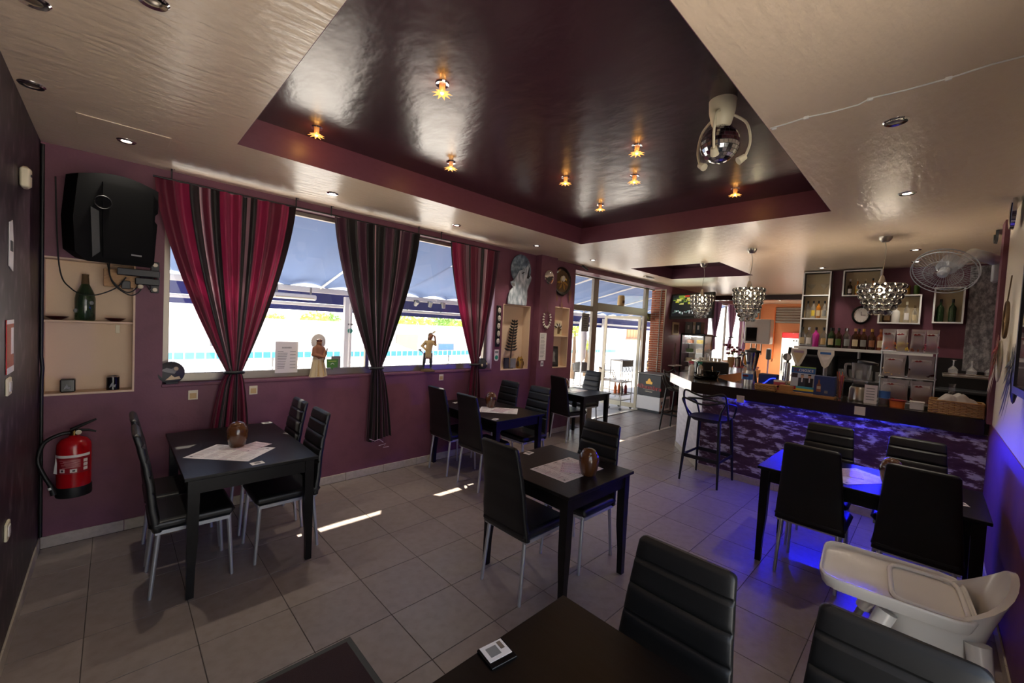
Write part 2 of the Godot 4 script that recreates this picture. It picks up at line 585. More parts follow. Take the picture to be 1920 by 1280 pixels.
	mat("gold", rgb(176, 136, 60), 0.35, 0.6)
	mat("feather_black", rgb(22, 20, 22), 0.6)
	mat("feather_white", rgb(214, 206, 192), 0.7)
	mat("feather_brown", rgb(112, 74, 46), 0.7)
	mat("feather_red", rgb(130, 26, 26), 0.7)
	mat("leaf", rgb(170, 196, 84), 0.7)
	mat("leaf_dark", rgb(120, 156, 76), 0.7)
	mat("trunk", rgb(110, 90, 70), 0.9)
	mat("outdoor_white", rgb(240, 238, 234), 0.8)
	mat("pavement", rgb(206, 202, 196), 0.9)
	mat("terrace_tile", rgb(176, 168, 160), 0.5)
	mat("fence_teal", rgb(70, 150, 180), 0.6)
	m = mat("awning_cloth", rgb(86, 110, 152), 0.85)
	m.backlight_enabled = true; m.backlight = rgb(30, 38, 54)
	m = mat("valance_cloth", rgb(34, 48, 120), 0.85)
	glow("downlight_glow", rgb(255, 246, 232), 14.0)
	glow("bulb_glow", rgb(255, 236, 196), 30.0)
	glow("star_glow", rgb(255, 206, 120), 7.0)
	glow("amber_glow", rgb(255, 186, 96), 1.1)
	glow("blue_glow", rgb(40, 60, 255), 3.0)
	m = mat("star_glass", rgb(240, 200, 140), 0.1)
	m.transparency = BaseMaterial3D.TRANSPARENCY_ALPHA
	m.albedo_color.a = 0.55

func _ready():
	# ------------------------------------------------------------ camera
	var yaw := deg_to_rad(-45.82)
	var pitch := deg_to_rad(-2.17)
	var roll := deg_to_rad(2.88)
	D = Vector3(cos(yaw) * cos(pitch), sin(pitch), sin(yaw) * cos(pitch))
	var r0 := Vector3(-sin(yaw), 0, cos(yaw))
	var u0 := r0.cross(D)
	R = r0 * cos(roll) + u0 * sin(roll)
	U = u0 * cos(roll) - r0 * sin(roll)
	var cam := Camera3D.new()
	cam.name = "camera"
	add_child(cam)
	cam.transform = Transform3D(Basis(R, U, -D), CAM)
	cam.keep_aspect = Camera3D.KEEP_HEIGHT
	cam.fov = rad_to_deg(2.0 * atan(640.0 / F))
	cam.near = 0.05
	cam.far = 200.0
	cam.current = true
	# ------------------------------------------------------------ sky, sun, exposure
	var env := Environment.new()
	env.background_mode = Environment.BG_SKY
	var sky := ProceduralSkyMaterial.new()
	sky.sky_top_color = rgb(176, 192, 216)
	sky.sky_horizon_color = rgb(246, 242, 234)
	sky.ground_bottom_color = rgb(170, 164, 156)
	sky.ground_horizon_color = rgb(214, 210, 204)
	sky.sky_energy_multiplier = 1.0
	env.sky = Sky.new()
	env.sky.sky_material = sky
	env.background_energy_multiplier = 4.0
	env.tonemap_mode = Environment.TONE_MAPPER_LINEAR
	env.tonemap_exposure = 1.1
	env.sdfgi_enabled = true
	env.ssao_enabled = true
	env.ssil_enabled = true
	var we := WorldEnvironment.new()
	we.name = "world_environment"
	we.environment = env
	add_child(we)
	var sun := DirectionalLight3D.new()
	sun.name = "sun"
	sun.light_color = rgb(255, 244, 226)
	sun.light_energy = 9.0
	sun.light_angular_distance = 0.53
	sun.shadow_enabled = true
	sun.sky_mode = DirectionalLight3D.SKY_MODE_LIGHT_ONLY
	add_child(sun)
	sun.look_at_from_position(Vector3(0, 10, 0), Vector3(0.0, 10.0 - 2.3, 1.0), Vector3.RIGHT)
	make_materials()
	setting()
	outside()
	storefront()
	curtains()
	furniture()
	wall_things()
	ceiling_things()
	bar()
	back_bar()
	counter_things()
	far_room()
	entrance_side()

func holed(mb, x0, x1, y0, y1, z0, z1, holes):
	# a wall slab parallel to x with rectangular holes [x0, x1, y0, y1]
	var xs := [x0, x1]; var ys := [y0, y1]
	for h in holes:
		for k in 2:
			xs.append(clampf(h[k], x0, x1)); ys.append(clampf(h[2 + k], y0, y1))
	xs.sort(); ys.sort()
	for i in xs.size() - 1:
		for j in ys.size() - 1:
			if xs[i + 1] - xs[i] < 1e-4 or ys[j + 1] - ys[j] < 1e-4:
				continue
			var cx: float = (xs[i] + xs[i + 1]) / 2; var cy: float = (ys[j] + ys[j + 1]) / 2
			var inside := false
			for h in holes:
				if cx > h[0] and cx < h[1] and cy > h[2] and cy < h[3]:
					inside = true
			if not inside:
				mb.bar(Vector3(xs[i], ys[j], z0), Vector3(xs[i + 1], ys[j + 1], z1))
	return mb

func niche(called_label, x0, x1, y0, y1, depth, shelves: Array):
	# an open display niche lined with cream board, its front edges flush with the wall
	var o = thing("wall_niche", called_label, "niche", Vector3((x0 + x1) / 2, y0, 0))
	var w: float = x1 - x0; var h: float = y1 - y0
	part(o, "back_panel", MB.new().bar(Vector3(-w / 2, 0, -depth), Vector3(w / 2, h, -depth + 0.01)), "cream_board")
	for s in [-1.0, 1.0]:
		part(o, "side_panel", MB.new().bar(Vector3(s * w / 2, 0, -depth + 0.01), Vector3(s * (w / 2 - 0.012), h, 0.002)), "cream_board")
	part(o, "bottom_panel", MB.new().bar(Vector3(-w / 2 + 0.012, 0, -depth + 0.01), Vector3(w / 2 - 0.012, 0.014, 0.004)), "cream_board")
	part(o, "top_panel", MB.new().bar(Vector3(-w / 2 + 0.012, h - 0.012, -depth + 0.01), Vector3(w / 2 - 0.012, h, 0.002)), "cream_board")
	for s in shelves:
		part(o, "shelf", MB.new().cbox(Vector3(0, s - y0 - 0.008, -depth / 2 + 0.005), Vector3(w - 0.026, 0.016, depth - 0.012), 0.003), "cream_board")
	return o

func skirting(called, a: Vector3, b: Vector3, out: Vector3, h := 0.082):
	var o := Node3D.new()
	o.name = called
	add_child(o)
	tag(o, "", "", "", "structure")
	var L := a.distance_to(b)
	var d := (b - a) / L
	var at := 0.0
	var full: ArrayMesh
	var basis := Basis(d, Vector3.UP, d.cross(Vector3.UP))
	var n := int(ceil(L / T))
	for i in n:
		var e := minf(at + T, L)
		var w := e - at - 0.003
		if w > 0.02:
			var p = part(o, "skirting_tile", full if full and w > T - 0.004 else MB.new().cbox(Vector3.ZERO, Vector3(w, h, 0.01), 0.002), "skirting")
			if not full and w > T - 0.004: full = p.mesh
			p.transform = Transform3D(basis, a + d * (at + w / 2) + out * 0.005 + Vector3(0, h / 2, 0))
		at = e
	return o

func setting():
	# ------------------------------------------------------------ floor: slab in grout colour, tiles proud of it
	var slab = struct("floor", MB.new().bar(Vector3(-1.6, -0.2, -0.3), Vector3(14.6, -0.003, 5.2)), "grout")
	var full = MB.new().cbox(Vector3(0, -0.006, 0), Vector3(T - 0.004, 0.012, T - 0.004), 0.0015).mesh()
	var rng := RandomNumberGenerator.new()
	rng.seed = 7
	for i in range(-3, 20):
		for j in range(-2, 11):
			var x0 := i * T; var x1 := x0 + T
			var z0 := 0.4425 + (j - 1) * T; var z1 := z0 + T
			x0 = maxf(x0, -1.13); z1 = minf(z1, 4.86)
			if j < 0:
				if x0 < 4.82: continue
				z0 = maxf(z0, -0.29)
			if z1 - z0 < 0.03 or x1 - x0 < 0.03: continue
			var t = part(slab, "floor_tile", full, "tile%d" % rng.randi_range(0, 4))
			t.position = Vector3((x0 + x1) / 2, rng.randf_range(-0.0006, 0.0), (z0 + z1) / 2)
			t.scale = Vector3((x1 - x0) / T, 1, (z1 - z0) / T)
	part(slab, "floor_tile", MB.new().bar(Vector3(8.602, -0.01, 0.0), Vector3(14.3, 0, 4.86)), "tile1")
	# ------------------------------------------------------------ walls
	var wb = MB.new()
	holed(wb, -1.33, 4.82, 0.0, 3.1, -0.25, 0.0, [[-0.48, 3.03, 1.12, 2.745], [-1.127, -0.645, 1.08, 2.055], [3.2, 3.765, 1.09, 2.04], [4.28, 4.712, 1.086, 2.08]])
	wb.bar(Vector3(-1.33, 1.0, -0.25), Vector3(-0.6, 2.1, -0.16))
	wb.bar(Vector3(3.15, 1.0, -0.25), Vector3(4.8, 2.15, -0.16))
	wb.bar(Vector3(4.82, 2.735, -0.25), Vector3(8.2, 3.1, 0.0))
	wb.bar(Vector3(8.2, 0, -0.25), Vector3(10.75, 3.1, 0.0))
	wb.bar(Vector3(10.75, 0, -0.25), Vector3(14.4, 0.95, 0.0))
	wb.bar(Vector3(10.75, 2.70, -0.25), Vector3(14.4, 3.1, 0.0))
	wb.bar(Vector3(14.1, 0.95, -0.25), Vector3(14.4, 2.7, 0.0))
	struct("wall_window", wb, "purple_wall")
	struct("wall_pillar", MB.new().bar(Vector3(3.83, 0, 0.0), Vector3(4.2, 2.84, 0.12)), "purple_wall")
	# the reveal beside the window, painted lavender
	struct("trim_1", MB.new().bar(Vector3(3.005, 1.12, -0.11), Vector3(3.032, 2.745, -0.001)), "lavender")
	struct("trim_2", MB.new().cbox(Vector3(1.275, 1.112, -0.055), Vector3(3.52, 0.026, 0.122), 0.006), "purple_wall")
	# the dark brushed wall by the entrance
	var wl = MB.new()
	wl.bar(Vector3(-1.33, 0, 0), Vector3(-1.13, 3.1, 4.78))
	struct("wall_entrance", wl, "purple_brushed")
	# the wall on the far side from the windows: dado below, white above
	struct("wall_dado", MB.new().bar(Vector3(0.85, 0, 4.66), Vector3(1.25, 1.105, 4.78)).bar(Vector3(1.25, 0, 4.66), Vector3(4.75, 1.105, 5.06)), "purple_wall")
	struct("wall_white", MB.new().bar(Vector3(0.85, 1.105, 4.665), Vector3(1.25, 3.1, 4.78)).bar(Vector3(1.25, 1.105, 4.665), Vector3(4.75, 3.1, 5.06)).bar(Vector3(-1.13, 2.6, 4.665), Vector3(0.85, 3.1, 4.78)), "white_wall")
	struct("wall_partition_edge", MB.new().bar(Vector3(4.55, 1.105, 4.635), Vector3(4.75, 3.1, 4.665)), "purple_wall")
	struct("wall_kitchen", MB.new().bar(Vector3(4.75, 0, 4.86), Vector3(14.4, 3.1, 5.06)), "purple_wall")
	struct("wall_bar", MB.new().bar(Vector3(7.16, 0, 2.76), Vector3(7.36, 3.1, 4.86)), "purple_wall")
	struct("wall_end", MB.new().bar(Vector3(13.9, 0, 0.0), Vector3(14.1, 3.1, 4.86)), "orange_wall")
	struct("trim_3", MB.new().bar(Vector3(10.9, 2.70, 0.0), Vector3(11.1, 2.83, 4.86)), "purple_dark")
	skirting("baseboard_window", Vector3(-1.12, 0, 0), Vector3(3.83, 0, 0), Vector3(0, 0, 1))
	skirting("baseboard_pillar", Vector3(3.83, 0, 0.12), Vector3(4.2, 0, 0.12), Vector3(0, 0, 1))
	skirting("baseboard_door", Vector3(4.2, 0, 0), Vector3(4.82, 0, 0), Vector3(0, 0, 1))
	skirting("baseboard_entrance", Vector3(-1.13, 0, 0.02), Vector3(-1.13, 0, 4.6), Vector3(1, 0, 0))
	skirting("baseboard_dado", Vector3(0.9, 0, 4.66), Vector3(4.6, 0, 4.66), Vector3(0, 0, -1))
	# ------------------------------------------------------------ ceiling with two sunk panels
	var ch = [[-0.2, 3.52, 1.06, 3.62], [5.6, 7.2, 0.57, 2.02]]
	var cb = MB.new()
	var xs = [-1.2, -0.2, 3.52, 5.6, 7.2, 14.3]
	var zs = [0.0, 0.57, 1.06, 2.02, 3.62, 4.67]
	for i in 5:
		for j in 5:
			var cx: float = (xs[i] + xs[i + 1]) / 2; var cz: float = (zs[j] + zs[j + 1]) / 2
			if (cx > -0.2 and cx < 3.52 and cz > 1.06 and cz < 3.62) or (cx > 5.6 and cx < 7.2 and cz > 0.57 and cz < 2.02):
				continue
			cb.bar(Vector3(xs[i], CEIL, zs[j]), Vector3(xs[i + 1], CEIL + 0.04, zs[j + 1]))
	cb.bar(Vector3(4.75, CEIL, 4.67), Vector3(14.3, CEIL + 0.04, 4.9))
	struct("ceiling", cb, "cream_ceiling")
	for h in ch:
		var deep: float = 3.02
		struct("ceiling_panel", MB.new().bar(Vector3(h[0] - 0.02, deep, h[2] - 0.02), Vector3(h[1] + 0.02, deep + 0.03, h[3] + 0.02)), "purple_dark")
		var sb = MB.new()
		var e := 0.003
		sb.bar(Vector3(h[0], CEIL + 0.0005, h[2] - 0.01), Vector3(h[1], deep, h[2] + e))
		sb.bar(Vector3(h[0], CEIL + 0.0005, h[3] - e), Vector3(h[1], deep, h[3] + 0.01))
		sb.bar(Vector3(h[0] - 0.01, CEIL + 0.0005, h[2] + e), Vector3(h[0] + e, deep, h[3] - e))
		sb.bar(Vector3(h[1] - e, CEIL + 0.0005, h[2] + e), Vector3(h[1] + 0.01, deep, h[3] - e))
		struct("ceiling_upstand", sb, "purple_trim")
	struct("ceiling_roof", MB.new().bar(Vector3(-1.33, 3.1, -0.25), Vector3(1.25, 3.2, 4.78)).bar(Vector3(1.25, 3.1, -0.25), Vector3(14.4, 3.2, 5.06)), "grey")
	# access hatch outline in the ceiling by the entrance
	var hp = [ony(168, 229, CEIL), ony(297, 262, CEIL), ony(303, 236, CEIL)]
	var hat = single("ceiling_hatch", "thin outlined access hatch in the cream ceiling above the loudspeaker", "hatch", MB.new().cbox(Vector3.ZERO, Vector3(0.42, 0.006, 0.2), 0.002), "cream_ceiling", Vector3(-0.72, CEIL - 0.002, 0.72))
	# ------------------------------------------------------------ windows
	window_frame(-0.48, 3.005, 1.125, 2.745, -0.13, [1.27], "window_1")
	window_frame(10.75, 14.1, 0.95, 2.70, -0.13, [12.4], "window_2")

func window_frame(x0, x1, y0, y1, z, mull: Array, called):
	var o := Node3D.new()
	o.name = called
	add_child(o)
	tag(o, "", "", "", "structure")
	var w := 0.05
	part(o, "frame_rail", MB.new().cbox(Vector3((x0 + x1) / 2, y0 + 0.035, z), Vector3(x1 - x0, 0.07, 0.05), 0.004), "aluminium")
	part(o, "frame_rail", MB.new().cbox(Vector3((x0 + x1) / 2, y1 - 0.02, z), Vector3(x1 - x0, 0.04, 0.05), 0.004), "aluminium")
	var posts = [x0 + 0.022] + mull + [x1 - 0.022]
	for p in posts:
		part(o, "frame_post", MB.new().cbox(Vector3(p, (y0 + y1) / 2, z), Vector3(0.044, y1 - y0 - 0.1, 0.05), 0.004), "aluminium")
	for i in posts.size() - 1:
		part(o, "pane", MB.new().quad(Vector3(posts[i], y0 + 0.06, z), Vector3(posts[i + 1], y0 + 0.06, z), Vector3(posts[i + 1], y1 - 0.03, z), Vector3(posts[i], y1 - 0.03, z), Vector3(0, 0, 1)), "window_glass")
	return o

func outside():
	# ------------------------------------------------------------ ground and terrace
	tag(struct("ground_street", MB.new().bar(Vector3(-40, -0.3, -60), Vector3(60, -0.15, 40)), "pavement"), "", "", "", "structure")
	var ter = struct("floor_terrace", MB.new().bar(Vector3(-4, -0.2, -3.5), Vector3(15, -0.03, -0.3)), "grout")
	var tile = MB.new().cbox(Vector3(0, -0.006, 0), Vector3(0.425, 0.012, 0.425), 0.002).mesh()
	for i in 12:
		for j in 7:
			var t = part(ter, "terrace_tile", tile, "terrace_tile")
			t.position = Vector3(4.9 + i * 0.43, -0.02, -0.52 - j * 0.43)
	part(ter, "terrace_tile", MB.new().bar(Vector3(-4, -0.035, -3.5), Vector3(4.68, -0.02, -0.3)), "terrace_tile")
	part(ter, "terrace_tile", MB.new().bar(Vector3(10.06, -0.035, -3.5), Vector3(15, -0.02, -0.3)), "terrace_tile")
	# ------------------------------------------------------------ awning: canopy between the wall and a front beam
	var o = thing("terrace_awning", "long blue grey striped awning stretched over the terrace outside the windows", "awning", Vector3(0, 0, 0))
	var g := []
	var x0 := -3.5; var x1 := 14.5
	var cols := 420
	for i in 13:
		var row := []
		var t := i / 12.0
		for k in cols + 1:
			var x := x0 + (x1 - x0) * k / cols
			var sag := sin(t * PI) * 0.05
			var fold := absf(sin(x * PI / 0.62)) * 0.055 * (0.35 + 0.65 * t) + sin(x * 7.3 + t * 2.0) * 0.006
			row.append(Vector3(x, lerpf(2.90, 2.24, t) - sag + fold - 0.03, lerpf(-0.375, -3.05, t)))
		g.append(row)
	part(o, "canopy", MB.new().sheet(g), "awning_cloth")
	part(o, "front_beam", MB.new().cbox(Vector3(5.5, 2.17, -3.05), Vector3(18, 0.09, 0.07), 0.01), "white_frame")
	part(o, "valance", MB.new().bar(Vector3(x0, 1.95, -3.10), Vector3(x1, 2.13, -3.085)), "valance_cloth")
	part(o, "lower_rail", MB.new().cbox(Vector3(5.5, 1.92, -3.09), Vector3(18, 0.05, 0.05), 0.008), "white_frame")
	part(o, "lower_valance", MB.new().bar(Vector3(x0, 1.82, -3.11), Vector3(x1, 1.895, -3.1)), "valance_cloth")
	for x in [-1.6, 0.2, 1.75, 3.1, 4.6, 6.2, 7.9, 9.6, 11.4]:
		part(o, "rafter", MB.new().tube([Vector3(x, 2.83, -0.4), Vector3(x, 2.2, -3.05)], 0.02, 6), "white_frame")
	for x in [2.24, -2.6, 6.6, 10.4]:
		var p = thing("terrace_post", "white square terrace post carrying the awning beam", "post", Vector3(x, -0.02, -3.05), 0, "posts under the awning beam")
		part(p, "shaft", MB.new().cbox(Vector3(0, 1.06, 0), Vector3(0.14, 2.12, 0.09), 0.01), "white_frame")
		part(p, "foot_plate", MB.new().cbox(Vector3(0, 0.01, 0), Vector3(0.2, 0.02, 0.16), 0.004), "white_frame")
		part(p, "cable_pipe", MB.new().tube([Vector3(0.02, 0.3, 0.055), Vector3(0.02, 2.0, 0.055)], 0.012, 6), "white")
	var h = thing("terrace_heater", "slim white heater bar hung under the awning beam", "heater", Vector3(1.3, 2.03, -2.86))
	part(h, "housing", MB.new().cbox(Vector3.ZERO, Vector3(0.66, 0.09, 0.08), 0.02), "white")
	part(h, "element", MB.new().tube([Vector3(-0.28, -0.02, 0.045), Vector3(0.28, -0.02, 0.045)], 0.012, 8), "ivory")
	for s in [-1, 1]:
		part(h, "bracket", MB.new().bar(Vector3(s * 0.25 - 0.012, 0.03, -0.02), Vector3(s * 0.25 + 0.012, 0.16, 0.0)), "grey")
	for k in 3:
		var c = Vector3(3.55 + k * 0.32, 2.12, -2.95)
		var s = thing("terrace_spotlight", "small grey spotlight clipped to the awning beam", "spotlight", c, 0, "spotlights on the awning beam")
		part(s, "can", MB.new().lathe([Vector2(0.0, -0.06), Vector2(0.035, -0.06), Vector2(0.045, 0.05), Vector2(0.0, 0.05)], 12, Transform3D(Basis(Vector3(1, 0, 0), 0.9 - k * 0.5), Vector3(0, -0.03, 0.03))), "grey")
		part(s, "clip", MB.new().bar(Vector3(-0.012, -0.01, -0.06), Vector3(0.012, 0.03, 0.02)), "dark_grey")
	# ------------------------------------------------------------ fence across the road, building, trees
	var fe = thing("picket_fence", "white picket fence with a teal top board across the road", "fence", Vector3(0, -0.15, -6.0))
	part(fe, "top_board", MB.new().bar(Vector3(-4, 0.9, -0.03), Vector3(16, 1.03, -0.015)), "fence_teal")
	part(fe, "lower_rail", MB.new().bar(Vector3(-4, 0.3, -0.03), Vector3(16, 0.36, -0.015)), "outdoor_white")
	part(fe, "mid_rail", MB.new().bar(Vector3(-4, 0.66, -0.03), Vector3(16, 0.7, -0.015)), "outdoor_white")
	var pk = MB.new().bar(Vector3(-0.012, 0, 0), Vector3(0.012, 1.05, 0.012)).mesh()
	for i in 110:
		part(fe, "picket", pk, "outdoor_white").position = Vector3(-3.5 + i * 0.17, 0, -0.014)
	for i in 8:
		part(fe, "post", MB.new().bar(Vector3(-0.025, 0, -0.08), Vector3(0.025, 1.0, -0.03)), "grey").position = Vector3(-3.0 + i * 2.4, 0, 0)
	var b = thing("roadside_building", "long low white building across the road beyond the picket fence", "building", Vector3(4, -0.15, -15))
	part(b, "wall", MB.new().bar(Vector3(-30, 0, -1.2), Vector3(40, 1.62, 0)), "outdoor_white")
	part(b, "parapet", MB.new().bar(Vector3(-30, 1.62, -0.3), Vector3(40, 1.68, 0.06)), "pavement")
	var wp = [[onz(836, 650, -15), 1.1, 0.42], [onz(420, 640, -15), 0.9, 0.35]]
	for w in wp:
		var q = w[0] - b.position
		var wi = part(b, "window", MB.new().bar(Vector3(q.x - w[1] / 2, q.y - w[2] / 2, 0.0), Vector3(q.x + w[1] / 2, q.y + w[2] / 2, 0.03)), "grey")
		part(wi, "pane", MB.new().bar(Vector3(q.x - w[1] / 2 + 0.05, q.y - w[2] / 2 + 0.05, 0.03), Vector3(q.x + w[1] / 2 - 0.05, q.y + w[2] / 2 - 0.05, 0.035)), "blue_label")
	var aw = onz(766, 640, -14.9) - b.position
	part(b, "sun_blind", MB.new().prism(PackedVector2Array([Vector2(-0.7, 0.35), Vector2(0.55, 0.35), Vector2(0.5, -0.5), Vector2(-0.7, -0.1)]), 0.05, Transform3D(Basis(), aw)), "aluminium")
	# the kiosk with a wooden counter seen through the open door
	var kq = onz(1190, 650, -7)
	var kb = thing("street_kiosk", "orange wooden kiosk hatch on the white house beyond the open door", "kiosk", Vector3(kq.x, -0.15, -7.0))
	part(kb, "house_wall", MB.new().bar(Vector3(-3.2, 0, -1.5), Vector3(6.0, 3.4, -0.1)), "outdoor_white")
	part(kb, "hatch", MB.new().bar(Vector3(-0.75, 1.55, -0.1), Vector3(0.75, 2.15, -0.06)), "orange")
	for k in 5:
		part(kb, "plank", MB.new().bar(Vector3(-0.74 + k * 0.3, 1.57, -0.06), Vector3(-0.74 + k * 0.3 + 0.27, 2.13, -0.045)), "oak")
	part(kb, "counter_board", MB.new().cbox(Vector3(0, 1.5, 0.05), Vector3(1.7, 0.05, 0.3), 0.01), "oak")
	var rng := RandomNumberGenerator.new()
	rng.seed = 5
	var spots = [[395, 616, -19.0, 0.7, 1], [515, 600, -20, 0.6, 0], [590, 602, -19, 0.8, 0], [618, 600, -22.5, 0.7, 1], [778, 612, -18.5, 1.45, 0], [740, 610, -22.5, 1.1, 1], [835, 606, -23, 1.3, 1], [862, 616, -19, 0.9, 0], [1078, 618, -5.2, 0.45, 0], [1100, 646, -5.5, 0.35, 0]]
	for s in spots:
		var c = onz(s[0], s[1], s[2])
		var tr = thing("tree", "sunlit green tree rising behind the white building across the road" if s[2] < -12 else "bright green shrub growing outside past the glazed door", "tree", Vector3(c.x, -0.15, c.z), 0, "trees behind the roadside building" if s[2] < -12 else "shrubs outside the door")
		var leaf = MB.new()
		for k in 420:
			var d = Vector3(rng.randfn(), rng.randfn() * 0.7, rng.randfn()).normalized() * pow(rng.randf(), 0.4) * s[3]
			d.y *= 0.7
			var q: Vector3 = Vector3(0, c.y + 0.15, 0) + d
			var bs := Basis(Vector3(rng.randf() - 0.5, rng.randf() - 0.5, rng.randf() - 0.5).normalized(), rng.randf() * TAU)
			var z: float = s[3] * 0.13
			leaf.quad(q + bs * Vector3(-z, 0, 0), q + bs * Vector3(0, -z * 0.5, 0), q + bs * Vector3(z, 0, 0), q + bs * Vector3(0, z * 0.5, 0))
		part(tr, "crown", leaf, "leaf" if s[4] == 0 else "leaf_dark")
		part(tr, "trunk", MB.new().tube([Vector3(0, 0, 0), Vector3(0.03, c.y * 0.6, 0), Vector3(0, c.y + 0.1, 0)], [0.1, 0.07, 0.04], 7), "trunk")

func storefront():
	# ------------------------------------------------------------ glazed shop front beside the pillar, its middle bay open
	var z := -0.28
	var o := Node3D.new()
	o.name = "door_1"
	add_child(o)
	tag(o, "", "", "", "structure")
	var bx := func(n, x0, x1, y0, y1, m := "aluminium", d := 0.06):
		return part(o, n, MB.new().cbox(Vector3((x0 + x1) / 2, (y0 + y1) / 2, z), Vector3(x1 - x0, y1 - y0, d), 0.005), m)
	bx.call("frame_post", 5.09, 5.16, 0.0, 2.735)
	bx.call("frame_post", 5.74, 5.90, 0.0, 2.735)
	bx.call("frame_post", 7.72, 7.86, 0.0, 2.735)
	bx.call("frame_rail", 5.90, 7.72, 2.10, 2.26)
	bx.call("frame_rail", 5.16, 5.74, 2.08, 2.18)
	bx.call("frame_rail", 5.09, 8.15, 2.70, 2.735)
	bx.call("frame_rail", 5.16, 5.74, 0.0, 0.12)
	bx.call("threshold", 5.90, 7.72, -0.01, 0.012, "steel", 0.09)
	for p in [[5.16, 5.74, 0.1, 2.1], [5.16, 5.74, 2.16, 2.72], [5.90, 7.72, 2.24, 2.72], [7.86, 8.15, 0.05, 2.72]]:
		part(o, "pane", MB.new().quad(Vector3(p[0], p[2], z), Vector3(p[1], p[2], z), Vector3(p[1], p[3], z), Vector3(p[0], p[3], z), Vector3(0, 0, 1)), "window_glass")
	# the leaf stands open, hinged on the far post
	var leaf = Transform3D(Basis(Vector3.UP, deg_to_rad(-84)), Vector3(7.72, 0, z - 0.04))
	var lf = part(o, "door_leaf", MB.new().cbox(Vector3(-0.03, 1.05, 0), Vector3(0.06, 2.08, 0.04), 0.004).cbox(Vector3(-0.86, 1.05, 0), Vector3(0.06, 2.08, 0.04), 0.004).cbox(Vector3(-0.445, 2.06, 0), Vector3(0.77, 0.06, 0.04), 0.004).cbox(Vector3(-0.445, 0.07, 0), Vector3(0.77, 0.1, 0.04), 0.004), "ivory")
	lf.transform = leaf
	part(lf, "pane", MB.new().quad(Vector3(-0.83, 0.12, 0), Vector3(-0.06, 0.12, 0), Vector3(-0.06, 2.03, 0), Vector3(-0.83, 2.03, 0)), "window_glass")
	part(lf, "handle", MB.new().tube([Vector3(-0.8, 0.95, 0.02), Vector3(-0.8, 0.95, 0.06), Vector3(-0.8, 1.15, 0.06), Vector3(-0.8, 1.15, 0.02)], 0.01, 8), "steel")
	# ------------------------------------------------------------ brick pier
	var pier = struct("wall_pier", MB.new().bar(Vector3(8.162, 0, -0.33), Vector3(8.42, 2.735, -0.005)), "mortar")
	var bh := 0.052
	var bl = [MB.new().cbox(Vector3.ZERO, Vector3(0.02, bh - 0.012, 0.20), 0.003).mesh(), MB.new().cbox(Vector3.ZERO, Vector3(0.02, bh - 0.012, 0.10), 0.003).mesh()]
	for k in 52:
		var y := 0.03 + k * bh
		if k % 2 == 0:
			part(pier, "brick", bl[0], "brick").position = Vector3(8.16, y, -0.225)
			part(pier, "brick", bl[1], "brick").position = Vector3(8.16, y, -0.064)
		else:
			part(pier, "brick", bl[1], "brick").position = Vector3(8.16, y, -0.275)
			part(pier, "brick", bl[0], "brick").position = Vector3(8.16, y, -0.114)
	single("gutter_pipe", "thin pale pipe running up the brick pier", "pipe", MB.new().tube([Vector3(8.135, 0.01, -0.09), Vector3(8.135, 2.72, -0.09)], 0.011, 8), "aluminium")
	var fl = thing("light_garland", "strand of tiny warm fairy lights hanging down beside the brick pier", "lights", Vector3(8.1, 0.25, -0.3))
	part(fl, "wire", MB.new().tube([Vector3(0, 0, 0), Vector3(0.01, 0.6, 0), Vector3(0, 1.5, 0)], 0.004, 5), "brass")
	for k in 14:
		part(fl, "bulb", MB.new().ball(Vector3(-0.006 if k % 2 else 0.008, 0.05 + k * 0.105, 0.008), Vector3(0.008, 0.012, 0.008), 6, 4), "amber_glow")
	# things on and by the shop front
	var pt = onz(1164, 573, z)
	var va = thing("transom_lamp", "tan cylindrical lamp shade standing on the shop front rail", "lamp", Vector3(pt.x, 2.26, z))
	part(va, "shade", MB.new().lathe([Vector2(0.0, 0.0), Vector2(0.066, 0.0), Vector2(0.074, 0.06), Vector2(0.07, 0.18), Vector2(0.058, 0.215), Vector2(0, 0.22)], 18), "tan")
	part(va, "label", MB.new().lathe([Vector2(0.0755, 0.05), Vector2(0.0755, 0.11)], 8, Transform3D(), 1.0, 0.7, 1.2, 2.2), "bark")
	var sp = onz(1094, 604, z)
	var sg = thing("hanging_sign", "grey paper sign with lines of print hung behind the narrow glass pane", "sign", Vector3(sp.x, sp.y, z + 0.04))
	part(sg, "sheet", MB.new().bar(Vector3(-0.11, -0.17, 0), Vector3(0.11, 0.17, 0.004)), "grey")
	for k in 6:
		part(sg, "print_line", MB.new().bar(Vector3(-0.07 + (k % 2) * 0.02, 0.1 - k * 0.04, 0.004), Vector3(0.07 - (k % 3) * 0.015, 0.112 - k * 0.04, 0.005)), "dark_grey")
	part(sg, "string", MB.new().tube([Vector3(-0.08, 0.17, 0), Vector3(0, 0.24, 0), Vector3(0.08, 0.17, 0)], 0.002, 4), "ink")
	var ex = onz(1219, 595, -0.3)
	var es = thing("exit_board", "small green board hung at the end of the shop front", "sign", Vector3(ex.x - 0.1, ex.y, -0.33))
	part(es, "board", MB.new().bar(Vector3(-0.16, -0.09, 0), Vector3(0.16, 0.09, 0.01)), "exit_green")
	part(es, "symbol", MB.new().prism(PackedVector2Array([Vector2(-0.1, -0.05), Vector2(-0.02, 0.0), Vector2(-0.06, 0.05), Vector2(0.02, 0.04), Vector2(0.08, -0.05), Vector2(0.0, -0.02)]), 0.003, Transform3D(Basis(), Vector3(0, 0, 0.01))), "leaf")
	# ------------------------------------------------------------ chest freezer
	var fz = thing("chest_freezer", "chest freezer with charcoal sides and white base inside the shop front", "freezer", Vector3(7.65, 0, 0.0))
